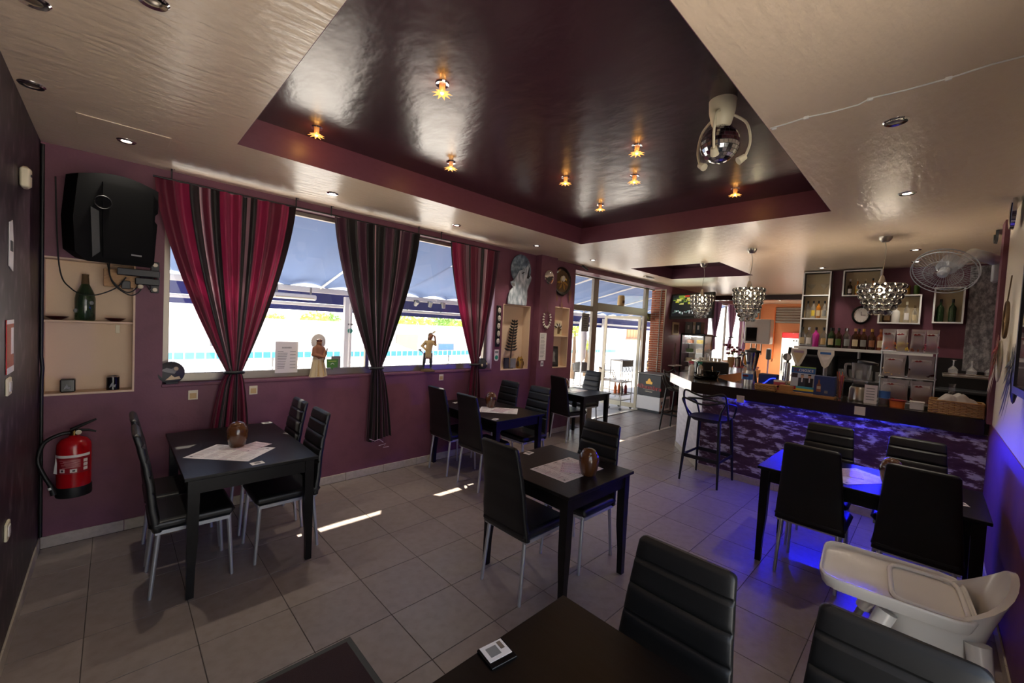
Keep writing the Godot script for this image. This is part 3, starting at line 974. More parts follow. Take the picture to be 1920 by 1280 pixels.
	part(fz, "base", MB.new().cbox(Vector3(0.24, 0.2, 0), Vector3(0.48, 0.30, 0.54), 0.01), "white")
	part(fz, "plinth", MB.new().bar(Vector3(0.02, 0.0, -0.25), Vector3(0.46, 0.05, 0.25)), "dark_grey")
	part(fz, "body", MB.new().cbox(Vector3(0.24, 0.585, 0), Vector3(0.485, 0.47, 0.545), 0.012), "dark_grey")
	part(fz, "lid", MB.new().cbox(Vector3(0.24, 0.835, 0), Vector3(0.5, 0.03, 0.56), 0.008), "grey")
	part(fz, "vent", MB.new().bar(Vector3(0.25, 0.1, 0.27), Vector3(0.42, 0.3, 0.276)), "grey")
	part(fz, "sticker", MB.new().bar(Vector3(0.06, 0.2, 0.27), Vector3(0.11, 0.26, 0.274)), "navy")
	part(fz, "sticker", MB.new().bar(Vector3(0.06, 0.12, 0.27), Vector3(0.11, 0.18, 0.274)), "orange")
	var face = Basis(Vector3(0, 0, 1), Vector3(0, 1, 0), Vector3(-1, 0, 0))
	text(fz, "lettering", "Alhambra", 0.115, 0.004, "red_enamel", Transform3D(face.rotated(Vector3(1, 0, 0), 0.06), Vector3(-0.007, 0.545, 0.0)), "Droid Serif", true)
	text(fz, "lettering", "CERVEZAS", 0.036, 0.004, "ivory", Transform3D(face, Vector3(-0.007, 0.45, 0.0)), "Droid Sans", true)
	part(fz, "emblem", MB.new().prism(PackedVector2Array([Vector2(-0.07, -0.05), Vector2(0.07, -0.05), Vector2(0.08, 0.0), Vector2(0.04, 0.01), Vector2(0.03, 0.05), Vector2(0, 0.075), Vector2(-0.03, 0.05), Vector2(-0.04, 0.01), Vector2(-0.08, 0.0)]), 0.004, Transform3D(face, Vector3(-0.004, 0.665, 0.0))), "gold")
	part(fz, "underline", MB.new().bar(Vector3(-0.008, 0.492, -0.13), Vector3(-0.003, 0.497, 0.13)), "ivory")
	# ------------------------------------------------------------ terrace things seen through the open bay
	var tr = thing("wheeled_rack", "wheeled metal rack with looped wire shelves just outside the open door", "rack", Vector3(7.52, -0.02, -0.62))
	for sx in [-1, 1]:
		for sz in [-1, 1]:
			part(tr, "upright", MB.new().tube([Vector3(sx * 0.22, 0.06, sz * 0.15), Vector3(sx * 0.22, 1.12, sz * 0.15)], 0.011, 6), "aluminium")
			part(tr, "wheel", MB.new().lathe([Vector2(0, -0.012), Vector2(0.03, -0.012), Vector2(0.03, 0.012), Vector2(0, 0.012)], 10, Transform3D(Basis(Vector3(0, 0, 1), PI / 2), Vector3(sx * 0.22, 0.03, sz * 0.15))), "dark_grey")
	for y in [0.22, 0.34, 0.62, 1.1]:
		part(tr, "shelf", MB.new().cbox(Vector3(0, y, 0), Vector3(0.45, 0.02, 0.31), 0.004), "aluminium")
	part(tr, "top_panel", MB.new().cbox(Vector3(0, 1.03, 0.15), Vector3(0.44, 0.12, 0.012), 0.003), "grey")
	for k in 9:
		var c := Vector3(-0.12 + (k % 3) * 0.12, 0.68 + (k / 3) * 0.12, 0.15)
		var lp := []
		for a in 12:
			lp.append(c + Vector3(cos(TAU * a / 12) * 0.05, sin(TAU * a / 12) * 0.055, 0))
		part(tr, "wire_loop", MB.new().tube(lp, 0.006, 5, false, true), "grey")
	for k in 4:
		part(tr, "bottle", MB.new().lathe([Vector2(0, 0.35), Vector2(0.035, 0.35), Vector2(0.035, 0.5), Vector2(0.012, 0.55), Vector2(0.012, 0.6), Vector2(0, 0.6)], 10, Transform3D(Basis(), Vector3(-0.12 + k * 0.08, 0, (k % 2) * 0.12 - 0.06))), ["orange", "brown_glass", "orange", "feather_red"][k])
	for cc in [[1138, 741, "taupe", 0.5, "pale brown plastic armchair standing out on the sunny terrace"], [1088, 722, "black_plastic", 2.2, "black woven armchair out on the terrace behind the narrow pane"], [1225, 715, "dark_grey", -0.6, "dark terrace armchair beyond the chest freezer"]]:
		var q = ony(cc[0], cc[1], -0.02)
		var ch = thing("terrace_chair", cc[4], "chair", Vector3(q.x, -0.02, q.z), cc[3])
		var sm = cc[2]
		part(ch, "seat", MB.new().cbox(Vector3(0, 0.44, 0), Vector3(0.46, 0.035, 0.46), 0.016), sm)
		var gg := []
		for i in 7:
			var row := []
			for k in 13:
				var a := PI * (0.12 + 0.76 * k / 12.0)
				var fl2 := 1.0 + 0.08 * i / 6.0
				row.append(Vector3(cos(a) * 0.25 * fl2, 0.46 + (0.30 - 0.10 * pow(absf(cos(a)), 3.0)) * i / 6.0, -sin(a) * 0.25 * fl2))
			gg.append(row)
		part(ch, "back_shell", MB.new().sheet(gg), sm)
		for s in [-1, 1]:
			part(ch, "armrest", MB.new().tube([Vector3(s * 0.24, 0.66, -0.1), Vector3(s * 0.27, 0.67, 0.12), Vector3(s * 0.25, 0.44, 0.2)], 0.016, 6), sm)
			for sz in [-1, 1]:
				part(ch, "leg", MB.new().tube([Vector3(s * 0.19, 0.43, sz * 0.18), Vector3(s * 0.23, 0.0, sz * 0.22)], 0.013, 6), "silver_tube" if sm == "taupe" else sm)
	var pq = Vector3(8.75, -0.02, -2.65)
	var pa = thing("closed_parasol", "white parasol furled upright on the terrace beyond the door", "parasol", pq)
	part(pa, "pole", MB.new().tube([Vector3(0, 0, 0), Vector3(0, 2.3, 0)], 0.022, 8), "white_frame")
	part(pa, "folded_canopy", MB.new().lathe([Vector2(0.05, 0.85), Vector2(0.11, 0.95), Vector2(0.13, 1.5), Vector2(0.10, 2.0), Vector2(0.03, 2.15), Vector2(0, 2.16)], 9), "white")
	part(pa, "foot", MB.new().lathe([Vector2(0, 0), Vector2(0.26, 0), Vector2(0.26, 0.06), Vector2(0.04, 0.1), Vector2(0, 0.1)], 18), "grey")

func cloth(key, bands: Array, seed_):
	# vertical woven stripes: [width, colour, silvery]
	var w := 256
	var im := Image.create(w, 8, false, Image.FORMAT_RGBA8)
	var me := Image.create(w, 8, false, Image.FORMAT_RGBA8)
	var total := 0.0
	for b in bands: total += b[0]
	var x := 0.0
	for b in bands:
		var a := int(x / total * w); var e := int((x + b[0]) / total * w)
		im.fill_rect(Rect2i(a, 0, e - a + 1, 8), b[1])
		me.fill_rect(Rect2i(a, 0, e - a + 1, 8), Color(0.8, 0.8, 0.8) if b[2] else Color.BLACK)
		x += b[0]
	var m = mat(key, Color.WHITE, 0.5)
	m.albedo_texture = ImageTexture.create_from_image(im)
	m.metallic = 1.0
	m.metallic_texture = ImageTexture.create_from_image(me)
	m.texture_repeat = false
	m.backlight_enabled = true
	m.backlight = Color(0.5, 0.5, 0.5)
	m.rim_enabled = true
	m.rim = 0.3
	return m

func curtain(label, x0, x1, ytop, xt, yt, yb, bw, bx, folds, m, z := 0.075, amp := 0.03):
	var o = thing("tied_curtain", label, "curtain", Vector3(xt, yt, z), 0, "tied curtains on the window rod")
	var cols: int = folds * 10
	var rng := RandomNumberGenerator.new()
	rng.seed = int(x0 * 100) + 500
	var ph := []
	for k in folds + 2: ph.append(rng.randf_range(0.7, 1.3))
	var make = func(ya, ybm, n, upper):
		var g := []
		for i in n + 1:
			var t = float(i) / n
			var y := lerpf(ya, ybm, t)
			var s: float = pow(t, 1.45) if upper else 1.0 - pow(t, 0.55)
			var l: float = lerpf(x0, xt - 0.055, s) if upper else lerpf(bx - bw / 2, xt - 0.05, s)
			var r: float = lerpf(x1, xt + 0.055, s) if upper else lerpf(bx + bw / 2, xt + 0.05, s)
			var row := []
			for k in cols + 1:
				var u := float(k) / cols
				var f = u * folds
				var a: float = amp * ph[int(f) % ph.size()] * (1.0 - 0.45 * s) * (1.0 if upper else 0.6)
				var bulge := sin(u * PI) * 0.035 * s
				row.append(Vector3(lerpf(l, r, u) - xt + sin(f * TAU * 0.5) * 0.006, y - yt + (absf(sin(f * PI)) * 0.008 if i == 0 and upper else 0.0) - (0.02 * sin(u * 5.0) if i == n and not upper else 0.0), a * cos(f * TAU) + bulge - (0.0 if upper else 0.03 * (1.0 - s))))
			g.append(row)
		return MB.new().sheet(g)
	part(o, "drape", make.call(ytop, yt, 40, true), m)
	part(o, "tail", make.call(yt, yb, 22, false), m)
	var ring := []
	for k in 20:
		ring.append(Vector3(cos(TAU * k / 20) * 0.066, 0.0 + sin(TAU * k / 20) * 0.006, 0.02 + sin(TAU * k / 20) * 0.055))
	part(o, "tieback", MB.new().tube(ring, 0.014, 8, false, true), "black_plastic")
	return o

func curtains():
	var mag = rgb(136, 22, 64); var bur = rgb(98, 22, 46); var blk = rgb(24, 19, 20); var sil = rgb(176, 140, 148); var pur = rgb(70, 36, 52)
	cloth("curtain_magenta", [[1.4, bur, false], [1.0, mag, false], [0.7, blk, false], [0.22, sil, true], [0.5, bur, false], [0.22, sil, true], [0.7, blk, false], [1.0, mag, false], [0.9, mag, false], [0.45, blk, false], [0.2, sil, true], [0.5, blk, false], [1.0, mag, false], [1.2, bur, false], [0.8, mag, false], [0.5, blk, false]], 1)
	cloth("curtain_purple", [[1.2, pur, false], [0.7, blk, false], [0.12, sil, true], [0.8, pur, false], [0.6, blk, false], [0.12, sil, true], [0.9, blk, false], [0.8, pur, false], [0.6, blk, false], [0.1, sil, true], [1.2, pur, false], [0.6, blk, false]], 2)
	cloth("curtain_wine", [[0.4, blk, false], [0.9, mag, false], [0.6, bur, false], [0.16, sil, true], [0.5, blk, false], [0.8, bur, false], [0.14, sil, true], [0.6, blk, false], [0.16, sil, true], [0.8, bur, false], [0.7, pur, false]], 3)
	curtain("magenta and black striped curtain tied at the sill beside the loudspeaker", -0.55, 0.435, 2.725, -0.01, 1.21, 0.42, 0.34, -0.04, 9, "curtain_magenta")
	curtain("dark purple curtain tied between the two clay figures on the window sill", 0.785, 1.745, 2.725, 1.29, 1.2, 0.40, 0.30, 1.36, 9, "curtain_purple")
	curtain("wine red and black curtain tied next to the wolf picture", 2.18, 2.99, 2.725, 2.66, 1.2, 0.55, 0.24, 2.70, 8, "curtain_wine")
	# fringe threads hanging off the middle curtain
	var fr = single("curtain_fringe", "loose pale threads hanging from the hem of the dark purple curtain", "fringe", MB.new().tube([Vector3(-0.06, 0.03, 0), Vector3(0.0, 0.0, 0.005), Vector3(0.05, 0.012, 0), Vector3(0.10, -0.03, 0.004)], 0.004, 5).tube([Vector3(0.05, -0.06, 0), Vector3(0.13, -0.05, 0.004), Vector3(0.10, -0.09, 0), Vector3(0.17, -0.09, 0)], 0.004, 5), "lavender", Vector3(1.3, 0.40, 0.09))
	var rod = thing("curtain_rod", "thin black curtain rod running along the top of the windows", "rod", Vector3(1.24, 2.737, 0.075))
	part(rod, "bar", MB.new().tube([Vector3(-1.8, 0, 0), Vector3(1.78, 0, 0)], 0.007, 8), "black_plastic")
	for x in [0.445, 0.765, 1.75, 2.06, -0.45]:
		part(rod, "hook", MB.new().tube([Vector3(x - 1.24, -0.012, 0), Vector3(x - 1.24, 0.084, 0), Vector3(x - 1.22, 0.084, 0)], 0.006, 6), "black_plastic")

var chair0
func make_chair(label, at, turn, group):
	# high-backed dining chair, facing +x; origin on the floor between its feet
	if chair0:
		return copy(chair0, at, turn, label, group)
	var o = thing("dining_chair", label, "chair", at, turn, group)
	chair0 = o
	# seat: rounded pad
	part(o, "seat", MB.new().cbox(Vector3(0.0, 0.44, 0), Vector3(0.43, 0.065, 0.42), 0.028), "leather")
	# back: bent slab, narrower at the top, four stitched channels across its front
	var prof = [[-0.175, 0.405], [-0.185, 0.46], [-0.20, 0.56], [-0.207, 0.66], [-0.225, 0.78], [-0.25, 0.90], [-0.27, 0.985]]
	var rows := []
	var groove = [0.64, 0.735, 0.83, 0.92]
	var ys := []
	for k in 24: ys.append(0.405 + 0.575 * k / 23.0)
	for gk in groove:
		for e in [-0.012, -0.005, 0.0, 0.005, 0.012]: ys.append(gk + e)
	ys.sort()
	var g := []
	var px_at = func(y):
		for i in prof.size() - 1:
			if y <= prof[i + 1][1]:
				var t: float = (y - prof[i][1]) / (prof[i + 1][1] - prof[i][1])
				return lerpf(prof[i][0], prof[i + 1][0], smoothstep(0, 1, t) * 0.4 + t * 0.6)
		return prof[-1][0]
	var ring = func(y, x, hw, th, pinch):
		var row := []
		for k in 28:
			var a := TAU * k / 28.0
			var c := cos(a); var s := sin(a)
			var z: float = signf(s) * pow(absf(s), 0.35) * hw
			var d: float = signf(c) * pow(absf(c), 0.45) * th
			if d > 0: d -= pinch * smoothstep(0.0, 0.5, absf(c))
			row.append(Vector3(x + d, y, z))
		return row
	g.append(ring.call(0.400, px_at.call(0.405), 0.198, 0.012, 0.0))
	for y in ys:
		var pinch := 0.0
		for gk in groove: pinch = maxf(pinch, 0.010 * (1.0 - clampf(absf(y - gk) / 0.012, 0, 1)))
		var t: float = (y - 0.405) / 0.575
		g.append(ring.call(y, px_at.call(y), lerpf(0.208, 0.163, t), lerpf(0.026, 0.021, t), pinch))
	for e in [[0.986, 0.160, 0.019], [0.993, 0.153, 0.014], [0.997, 0.142, 0.006]]:
		g.append(ring.call(e[0], px_at.call(0.98) - 0.003, e[1], e[2], 0.0))
	var bm = MB.new().sheet(g, true)
	for e in [0, g.size() - 1]:                       # close both ends
		var c := Vector3.ZERO
		for p in g[e]: c += p / g[e].size()
		for k in g[e].size():
			var nn := Vector3(0, -1 if e == 0 else 1, 0)
			bm.tri(c, g[e][k], g[e][(k + 1) % g[e].size()], nn, nn, nn)
	part(o, "backrest", bm, "leather")
	for s in [-1, 1]:
		part(o, "leg", MB.new().tube([Vector3(-0.165, 0.43, s * 0.165), Vector3(-0.205, 0.0, s * 0.18)], [0.0135, 0.0105], 8), "silver_tube")
		part(o, "leg", MB.new().tube([Vector3(0.18, 0.43, s * 0.17), Vector3(0.205, 0.0, s * 0.18)], [0.0135, 0.0105], 8), "silver_tube")
	part(o, "seat_frame", MB.new().box(Vector3(0.0, 0.398, 0.185), Vector3(0.37, 0.022, 0.018)).box(Vector3(0.0, 0.398, -0.185), Vector3(0.37, 0.022, 0.018)).box(Vector3(0.185, 0.398, 0), Vector3(0.018, 0.022, 0.36)).box(Vector3(-0.17, 0.398, 0), Vector3(0.018, 0.022, 0.36)), "silver_tube")
	return o

func make_table(label, c: Vector3, w, l, h := 0.745):
	var o = thing("dining_table", label, "table", c)
	part(o, "tabletop", MB.new().cbox(Vector3(0, h - 0.011, 0), Vector3(w, 0.022, l), 0.004), "black_wood")
	var ix: float = w / 2 - 0.05; var iz: float = l / 2 - 0.05
	for s in [-1, 1]:
		part(o, "apron", MB.new().box(Vector3(0, h - 0.067, s * (iz + 0.008)), Vector3(w - 0.14, 0.09, 0.02)), "black_wood")
		part(o, "apron", MB.new().box(Vector3(s * (ix + 0.008), h - 0.067, 0), Vector3(0.02, 0.09, l - 0.14)), "black_wood")
		for q in [-1, 1]:
			var g := []
			for e in [[0.0, 0.019], [0.18, 0.021], [0.35, 0.027], [0.62, 0.029], [h - 0.023, 0.029]]:
				var off: float = 0.029 - e[1]
				var cx: float = s * (ix + off); var cz: float = q * (iz + off)
				g.append([Vector3(cx - e[1], e[0], cz - e[1]), Vector3(cx + e[1], e[0], cz - e[1]), Vector3(cx + e[1], e[0], cz + e[1]), Vector3(cx - e[1], e[0], cz + e[1])])
			var mb = MB.new()
			for i in g.size() - 1:
				for k in 4:
					var mid: Vector3 = (g[i][k] + g[i][(k + 1) % 4]) / 2 - Vector3(s * ix, 0, q * iz)
					mb.quad(g[i][k], g[i][(k + 1) % 4], g[i + 1][(k + 1) % 4], g[i + 1][k], Vector3(mid.x, 0, mid.z))
			mb.quad(g[0][0], g[0][1], g[0][2], g[0][3], Vector3.DOWN)
			part(o, "leg", mb, "black_wood")
	return o

var jar0
func jar(label, at, turn := 0.0):
	if jar0:
		return copy(jar0, at, turn, label)
	var o = thing("ceramic_jar", label, "jar", at, turn, "brown glazed jars on the tables")
	jar0 = o
	part(o, "body", MB.new().lathe([Vector2(0, 0), Vector2(0.045, 0), Vector2(0.05, 0.006), Vector2(0.062, 0.05), Vector2(0.068, 0.09), Vector2(0.067, 0.12), Vector2(0.060, 0.142), Vector2(0.05, 0.156), Vector2(0.045, 0.160), Vector2(0.040, 0.156), Vector2(0.042, 0.14), Vector2(0.0, 0.13)], 28), "brown_glaze")
	# a domed hood with a slanted mouth
	var g := []
	for i in 7:
		var row := []
		for k in 15:
			var a := PI * 0.25 + PI * 1.5 * k / 14.0
			var th := PI * 0.5 * i / 6.0
			row.append(Vector3(cos(a) * 0.052 * cos(th), 0.150 + 0.034 * sin(th), sin(a) * 0.052 * cos(th)))
		g.append(row)
	part(o, "hood", MB.new().sheet(g), "brown_glaze")
	return o

func menu_image(seed_, tint):
	var w := 360; var h := 252
	var im := Image.create(w, h, false, Image.FORMAT_RGBA8)
	im.fill(tint)
	var rng := RandomNumberGenerator.new()
	rng.seed = seed_
	for col in 4:
		var y := 26
		im.fill_rect(Rect2i(16 + col * 85, 12, 40, 7), rgb(90, 84, 92))
		while y < h - 18:
			var L := rng.randi_range(30, 62)
			im.fill_rect(Rect2i(16 + col * 85, y, L, 2), rgb(130, 124, 130))
			if rng.randf() < 0.5: im.fill_rect(Rect2i(16 + col * 85 + 64, y, 8, 2), rgb(110, 104, 110))
			y += rng.randi_range(6, 9)
			if rng.randf() < 0.12:
				im.fill_rect(Rect2i(16 + col * 85, y, 50, 5), rgb(150, 104, 124)); y += 12
	im.fill_rect(Rect2i(w - 44, 14, 16, 14), rgb(70, 66, 70))
	im.fill_rect(Rect2i(20, h - 30, 14, 10), rgb(70, 66, 70))
	return im

func menus():
	printed("menu_print", menu_image(4, rgb(226, 220, 220)), 0.28)
	printed("leaflet_print", menu_image(9, rgb(216, 196, 204)), 0.2)
	var sheet = MB.new().box(Vector3(0, 0.001, 0), Vector3(0.44, 0.0012, 0.31)).quad(Vector3(-0.22, 0.0018, 0.155), Vector3(0.22, 0.0018, 0.155), Vector3(0.22, 0.0018, -0.155), Vector3(-0.22, 0.0018, -0.155), Vector3.UP).mesh()
	var leaf = MB.new().box(Vector3(0, 0.001, 0), Vector3(0.21, 0.0012, 0.15)).quad(Vector3(-0.105, 0.0018, 0.075), Vector3(0.105, 0.0018, 0.075), Vector3(0.105, 0.0018, -0.075), Vector3(-0.105, 0.0018, -0.075), Vector3.UP).mesh()
	var ys := 0.745
	var list = [
		["the table beside the fire extinguisher", Vector3(-0.16, ys, 0.90), -0.78, Vector3(-0.02, ys + 0.0022, 0.83), 0.55],
		["the table under the wolf picture", Vector3(2.46, ys, 0.81), -0.82, Vector3(2.48, ys + 0.0022, 0.82), 0.3],
		["the small square table in mid floor", Vector3(1.545, ys, 2.54), 0.0, Vector3(1.58, ys + 0.0022, 2.55), 0.6],
		["the table in front of the bar", Vector3(3.19, ys, 3.92), -0.6, Vector3(3.24, ys + 0.0022, 3.90), 0.2],
		["the small table by the shop front", Vector3(4.55, ys, 0.28), 0.1, Vector3(4.6, ys + 0.0022, 0.30), 0.5]]
	for e in list:
		single("placemat_menu", "printed paper menu placemat lying on " + e[0], "menu", sheet, "menu_print", e[1], e[2], "menu placemats")
		single("folded_leaflet", "small pinkish leaflet on the menu of " + e[0], "leaflet", leaf, "leaflet_print", e[3], e[4], "leaflets on the menus")
	# small white cards stuck to table corners (their square codes are left blank)
	var card = MB.new().cbox(Vector3(0, 0.0015, 0), Vector3(0.075, 0.003, 0.055), 0.001).mesh()
	var inner = MB.new().box(Vector3(0, 0.0033, 0), Vector3(0.035, 0.0006, 0.035)).mesh()
	for e in [["front corner of the table beside the fire extinguisher", -0.075, 1.235, 0.1], ["wall end of the table beside the fire extinguisher", 0.24, 0.13, 0.1], ["corner of the small square table in mid floor", 1.58, 2.13, 0.2], ["corner of the table under the wolf picture", 2.12, 1.13, 0.4], ["corner of the table in front of the bar", 3.12, 4.47, 0.3], ["wall end of the table under the wolf picture", 2.3, 0.2, 0.0]]:
		var o = thing("table_card", "small white card on the " + e[0], "card", Vector3(e[1], ys, e[2]), e[3], "cards on the tables")
		part(o, "card", card, "paper")
		part(o, "grey_square", inner, "grey")
	# the larger holder on the dark table by the entrance
	var q = ony(929, 1224, ys)
	var h = thing("card_holder", "clear framed white card on the edge of the dark table by the doormat", "card holder", Vector3(q.x, ys, q.z), deg_to_rad(-8))
	part(h, "base", MB.new().cbox(Vector3(0, 0.004, 0.008), Vector3(0.092, 0.008, 0.085), 0.003), "black_gloss")
	part(h, "card", MB.new().box(Vector3(0, 0.0085, 0), Vector3(0.078, 0.0012, 0.062)), "paper")
	part(h, "grey_square", MB.new().box(Vector3(-0.008, 0.0094, 0.0), Vector3(0.036, 0.0006, 0.036)), "grey")
	part(h, "text_block", MB.new().box(Vector3(0.024, 0.0094, -0.01), Vector3(0.014, 0.0006, 0.03)), "aluminium")

func furniture():
	make_table("black wooden dining table beside the fire extinguisher", Vector3(-0.085, 0, 0.70), 0.75, 1.2)
	make_table("black wooden dining table under the wolf picture", Vector3(2.435, 0, 0.62), 0.75, 1.2)
	make_table("small black table between the pillar and the shop front", Vector3(4.59, 0, 0.38), 0.72, 0.72)
	make_table("small square black table in the middle of the floor", Vector3(1.535, 0, 2.467), 0.75, 0.78)
	make_table("black table lit blue in front of the bar", Vector3(3.215, 0, 3.985), 0.73, 1.2)
	make_table("dark table by the doormat with a framed card on its edge", Vector3(0.075, 0, 3.985), 0.75, 1.2)
	var e = "black padded chair, back to the fire extinguisher, "
	var G1 = "chairs at the table beside the fire extinguisher"
	make_chair(e + "nearer the room side", Vector3(-0.39, 0, 0.96), 0.0, G1)
	make_chair(e + "nearer the window wall", Vector3(-0.39, 0, 0.52), 0.0, G1)
	e = "black padded chair facing the fire extinguisher across the table, "
	make_chair(e + "nearer the room side", Vector3(0.155, 0, 0.945), PI, G1)
	make_chair(e + "nearer the window wall", Vector3(0.155, 0, 0.44), PI, G1)
	var G2 = "chairs at the table under the wolf picture"
	make_chair("black chair at the wolf picture table, entrance end, by the window wall", Vector3(2.155, 0, 0.37), 0.0, G2)
	make_chair("black chair at the wolf picture table, entrance end, out in the room", Vector3(2.155, 0, 0.93), 0.0, G2)
	make_chair("black chair at the wolf picture table, pillar end, out in the room", Vector3(2.79, 0, 0.91), PI, G2)
	make_chair("black chair at the wolf picture table, pillar end, by the window wall", Vector3(2.79, 0, 0.37), PI, G2)
	var G3 = "chairs at the table by the shop front"
	make_chair("black chair with its back to the pillar at the shop front table", Vector3(4.40, 0, 0.34), deg_to_rad(-8), G3)
	make_chair("black chair in front of the open door facing the pillar", Vector3(5.17, 0, 0.04), PI + deg_to_rad(-3), G3)
	var G4 = "chairs at the small square table"
	make_chair("black chair turned with its plain back out at the small square table", Vector3(1.26, 0, 2.42), 0.0, G4)
	make_chair("black ribbed chair on the bar side of the small square table", Vector3(1.815, 0, 2.46), PI, G4)
	var G5 = "chairs at the blue lit table"
	make_chair("black chair facing the bar at the blue lit table, beside the aisle", Vector3(3.01, 0, 3.737), 0.0, G5)
	make_chair("black chair facing the bar at the blue lit table, behind the high chair", Vector3(3.01, 0, 4.285), 0.0, G5)
	make_chair("black ribbed chair with its back to the bar, beside the aisle", Vector3(3.55, 0, 3.69), PI, G5)
	make_chair("black ribbed chair with its back to the bar, close to the dado wall", Vector3(3.55, 0, 4.24), PI, G5)
	var G6 = "chairs at the dark table by the doormat"
	make_chair("black ribbed chair at the dark table with the framed card, aisle side", Vector3(0.365, 0, 3.745), PI, G6)
	make_chair("black ribbed chair pushed in beside the white high chair", Vector3(0.42, 0, 4.27), PI, G6)
	menus()
	jar("brown glazed jar on the table beside the fire extinguisher", Vector3(-0.1, 0.747, 0.755), 0.6)
	jar("brown glazed jar on the table under the wolf picture", Vector3(2.5, 0.747, 0.62), 0.2)
	jar("brown glazed jar on the small square table", Vector3(1.57, 0.747, 2.70), 0.9)
	jar("brown glazed jar on the small table by the shop front", Vector3(4.52, 0.747, 0.13), 0.2)
	jar("brown glazed jar on the blue lit table in front of the bar", Vector3(3.22, 0.747, 4.13), 0.2)
	bar_stool("black bar stool of looped arms at the corner of the bar", Vector3(4.385, 0, 2.465), 0.0)
	bar_stool("black looped bar stool at the far side of the bar near the freezer", Vector3(6.53, 0, 1.18), -PI / 2)
	high_chair()
	# doormat
	var m = thing("doormat", "dark brown doormat with a grey rubber edge on the tiles", "doormat", Vector3(-0.42, 0, 2.62))
	part(m, "border", MB.new().cbox(Vector3(0, 0.004, 0), Vector3(1.19, 0.008, 0.88), 0.003), "rubber")
	part(m, "pile", MB.new().cbox(Vector3(0, 0.008, 0), Vector3(1.13, 0.008, 0.82), 0.003), "mat_pile")

func arc_pts(a: Array, n := 8):
	# Catmull-Rom through the points
	var out := []
	for i in a.size() - 1:
		var p0: Vector3 = a[maxi(i - 1, 0)]; var p1: Vector3 = a[i]; var p2: Vector3 = a[i + 1]; var p3: Vector3 = a[mini(i + 2, a.size() - 1)]
		for k in n:
			out.append(p1.cubic_interpolate(p2, p0, p3, float(k) / n))
	out.append(a[-1])
	return out

func bar_stool(label, at, turn):
	var o = thing("bar_stool", label, "stool", at, turn, "black looped bar stools")
	for s in [-1, 1]:
		part(o, "leg", MB.new().tube([Vector3(-0.18, 0.76, s * 0.17), Vector3(-0.215, 0.4, s * 0.195), Vector3(-0.25, 0.0, s * 0.215)], [0.021, 0.019, 0.012], 8), "black_plastic")
		part(o, "leg", MB.new().tube([Vector3(0.17, 0.76, s * 0.18), Vector3(0.21, 0.4, s * 0.2), Vector3(0.25, 0.0, s * 0.215)], [0.021, 0.019, 0.012], 8), "black_plastic")
	part(o, "footrest", MB.new().cbox(Vector3(-0.225, 0.3, 0), Vector3(0.022, 0.045, 0.40), 0.006).cbox(Vector3(0.222, 0.3, 0), Vector3(0.022, 0.045, 0.40), 0.006).cbox(Vector3(0, 0.3, 0.205), Vector3(0.43, 0.03, 0.02), 0.006).cbox(Vector3(0, 0.3, -0.205), Vector3(0.43, 0.03, 0.02), 0.006), "black_plastic")
	var g := []
	for i in 9:
		var row := []
		var rr := i / 8.0
		for k in 28:
			var a := TAU * k / 28
			var c := cos(a); var s := sin(a)
			var q := pow(pow(absf(c), 3.0) + pow(absf(s), 3.0), -1.0 / 3.0)
			row.append(Vector3(c * q * 0.215 * rr, 0.748 + 0.02 * pow(rr, 3.0), s * q * 0.215 * rr))
		g.append(row)
	var low := []
	for i in 3:
		var row := []
		for p in g[8]:
			row.append(Vector3(p.x * (1.0 - 0.1 * i), p.y - 0.02 * i - (0.005 if i else 0.0), p.z * (1.0 - 0.1 * i)))
		low.append(row)
	part(o, "seat", MB.new().sheet(g, true).sheet(low, true, true), "black_plastic")
	var loops = [
		[Vector3(0.19, 0.76, -0.20), Vector3(0.16, 0.90, -0.235), Vector3(-0.02, 0.95, -0.245), Vector3(-0.17, 0.98, -0.19), Vector3(-0.235, 1.0, 0.0), Vector3(-0.17, 0.98, 0.19), Vector3(-0.02, 0.95, 0.245), Vector3(0.16, 0.90, 0.235), Vector3(0.19, 0.76, 0.20)],
		[Vector3(-0.02, 0.76, -0.215), Vector3(-0.15, 0.88, -0.24), Vector3(-0.23, 1.07, -0.225), Vector3(-0.25, 1.05, -0.1), Vector3(-0.255, 1.03, 0.0), Vector3(-0.25, 1.05, 0.1), Vector3(-0.23, 1.07, 0.225), Vector3(-0.15, 0.88, 0.24), Vector3(-0.02, 0.76, 0.215)],
		[Vector3(-0.18, 0.75, -0.17), Vector3(-0.225, 0.87, -0.20), Vector3(-0.235, 0.98, -0.235), Vector3(-0.245, 0.945, -0.08), Vector3(-0.25, 0.935, 0.0), Vector3(-0.245, 0.945, 0.08), Vector3(-0.235, 0.98, 0.235), Vector3(-0.225, 0.87, 0.20), Vector3(-0.18, 0.75, 0.17)]]
	for l in loops:
		part(o, "back_loop", MB.new().tube(arc_pts(l, 6), 0.0115, 8), "black_plastic")
	return o

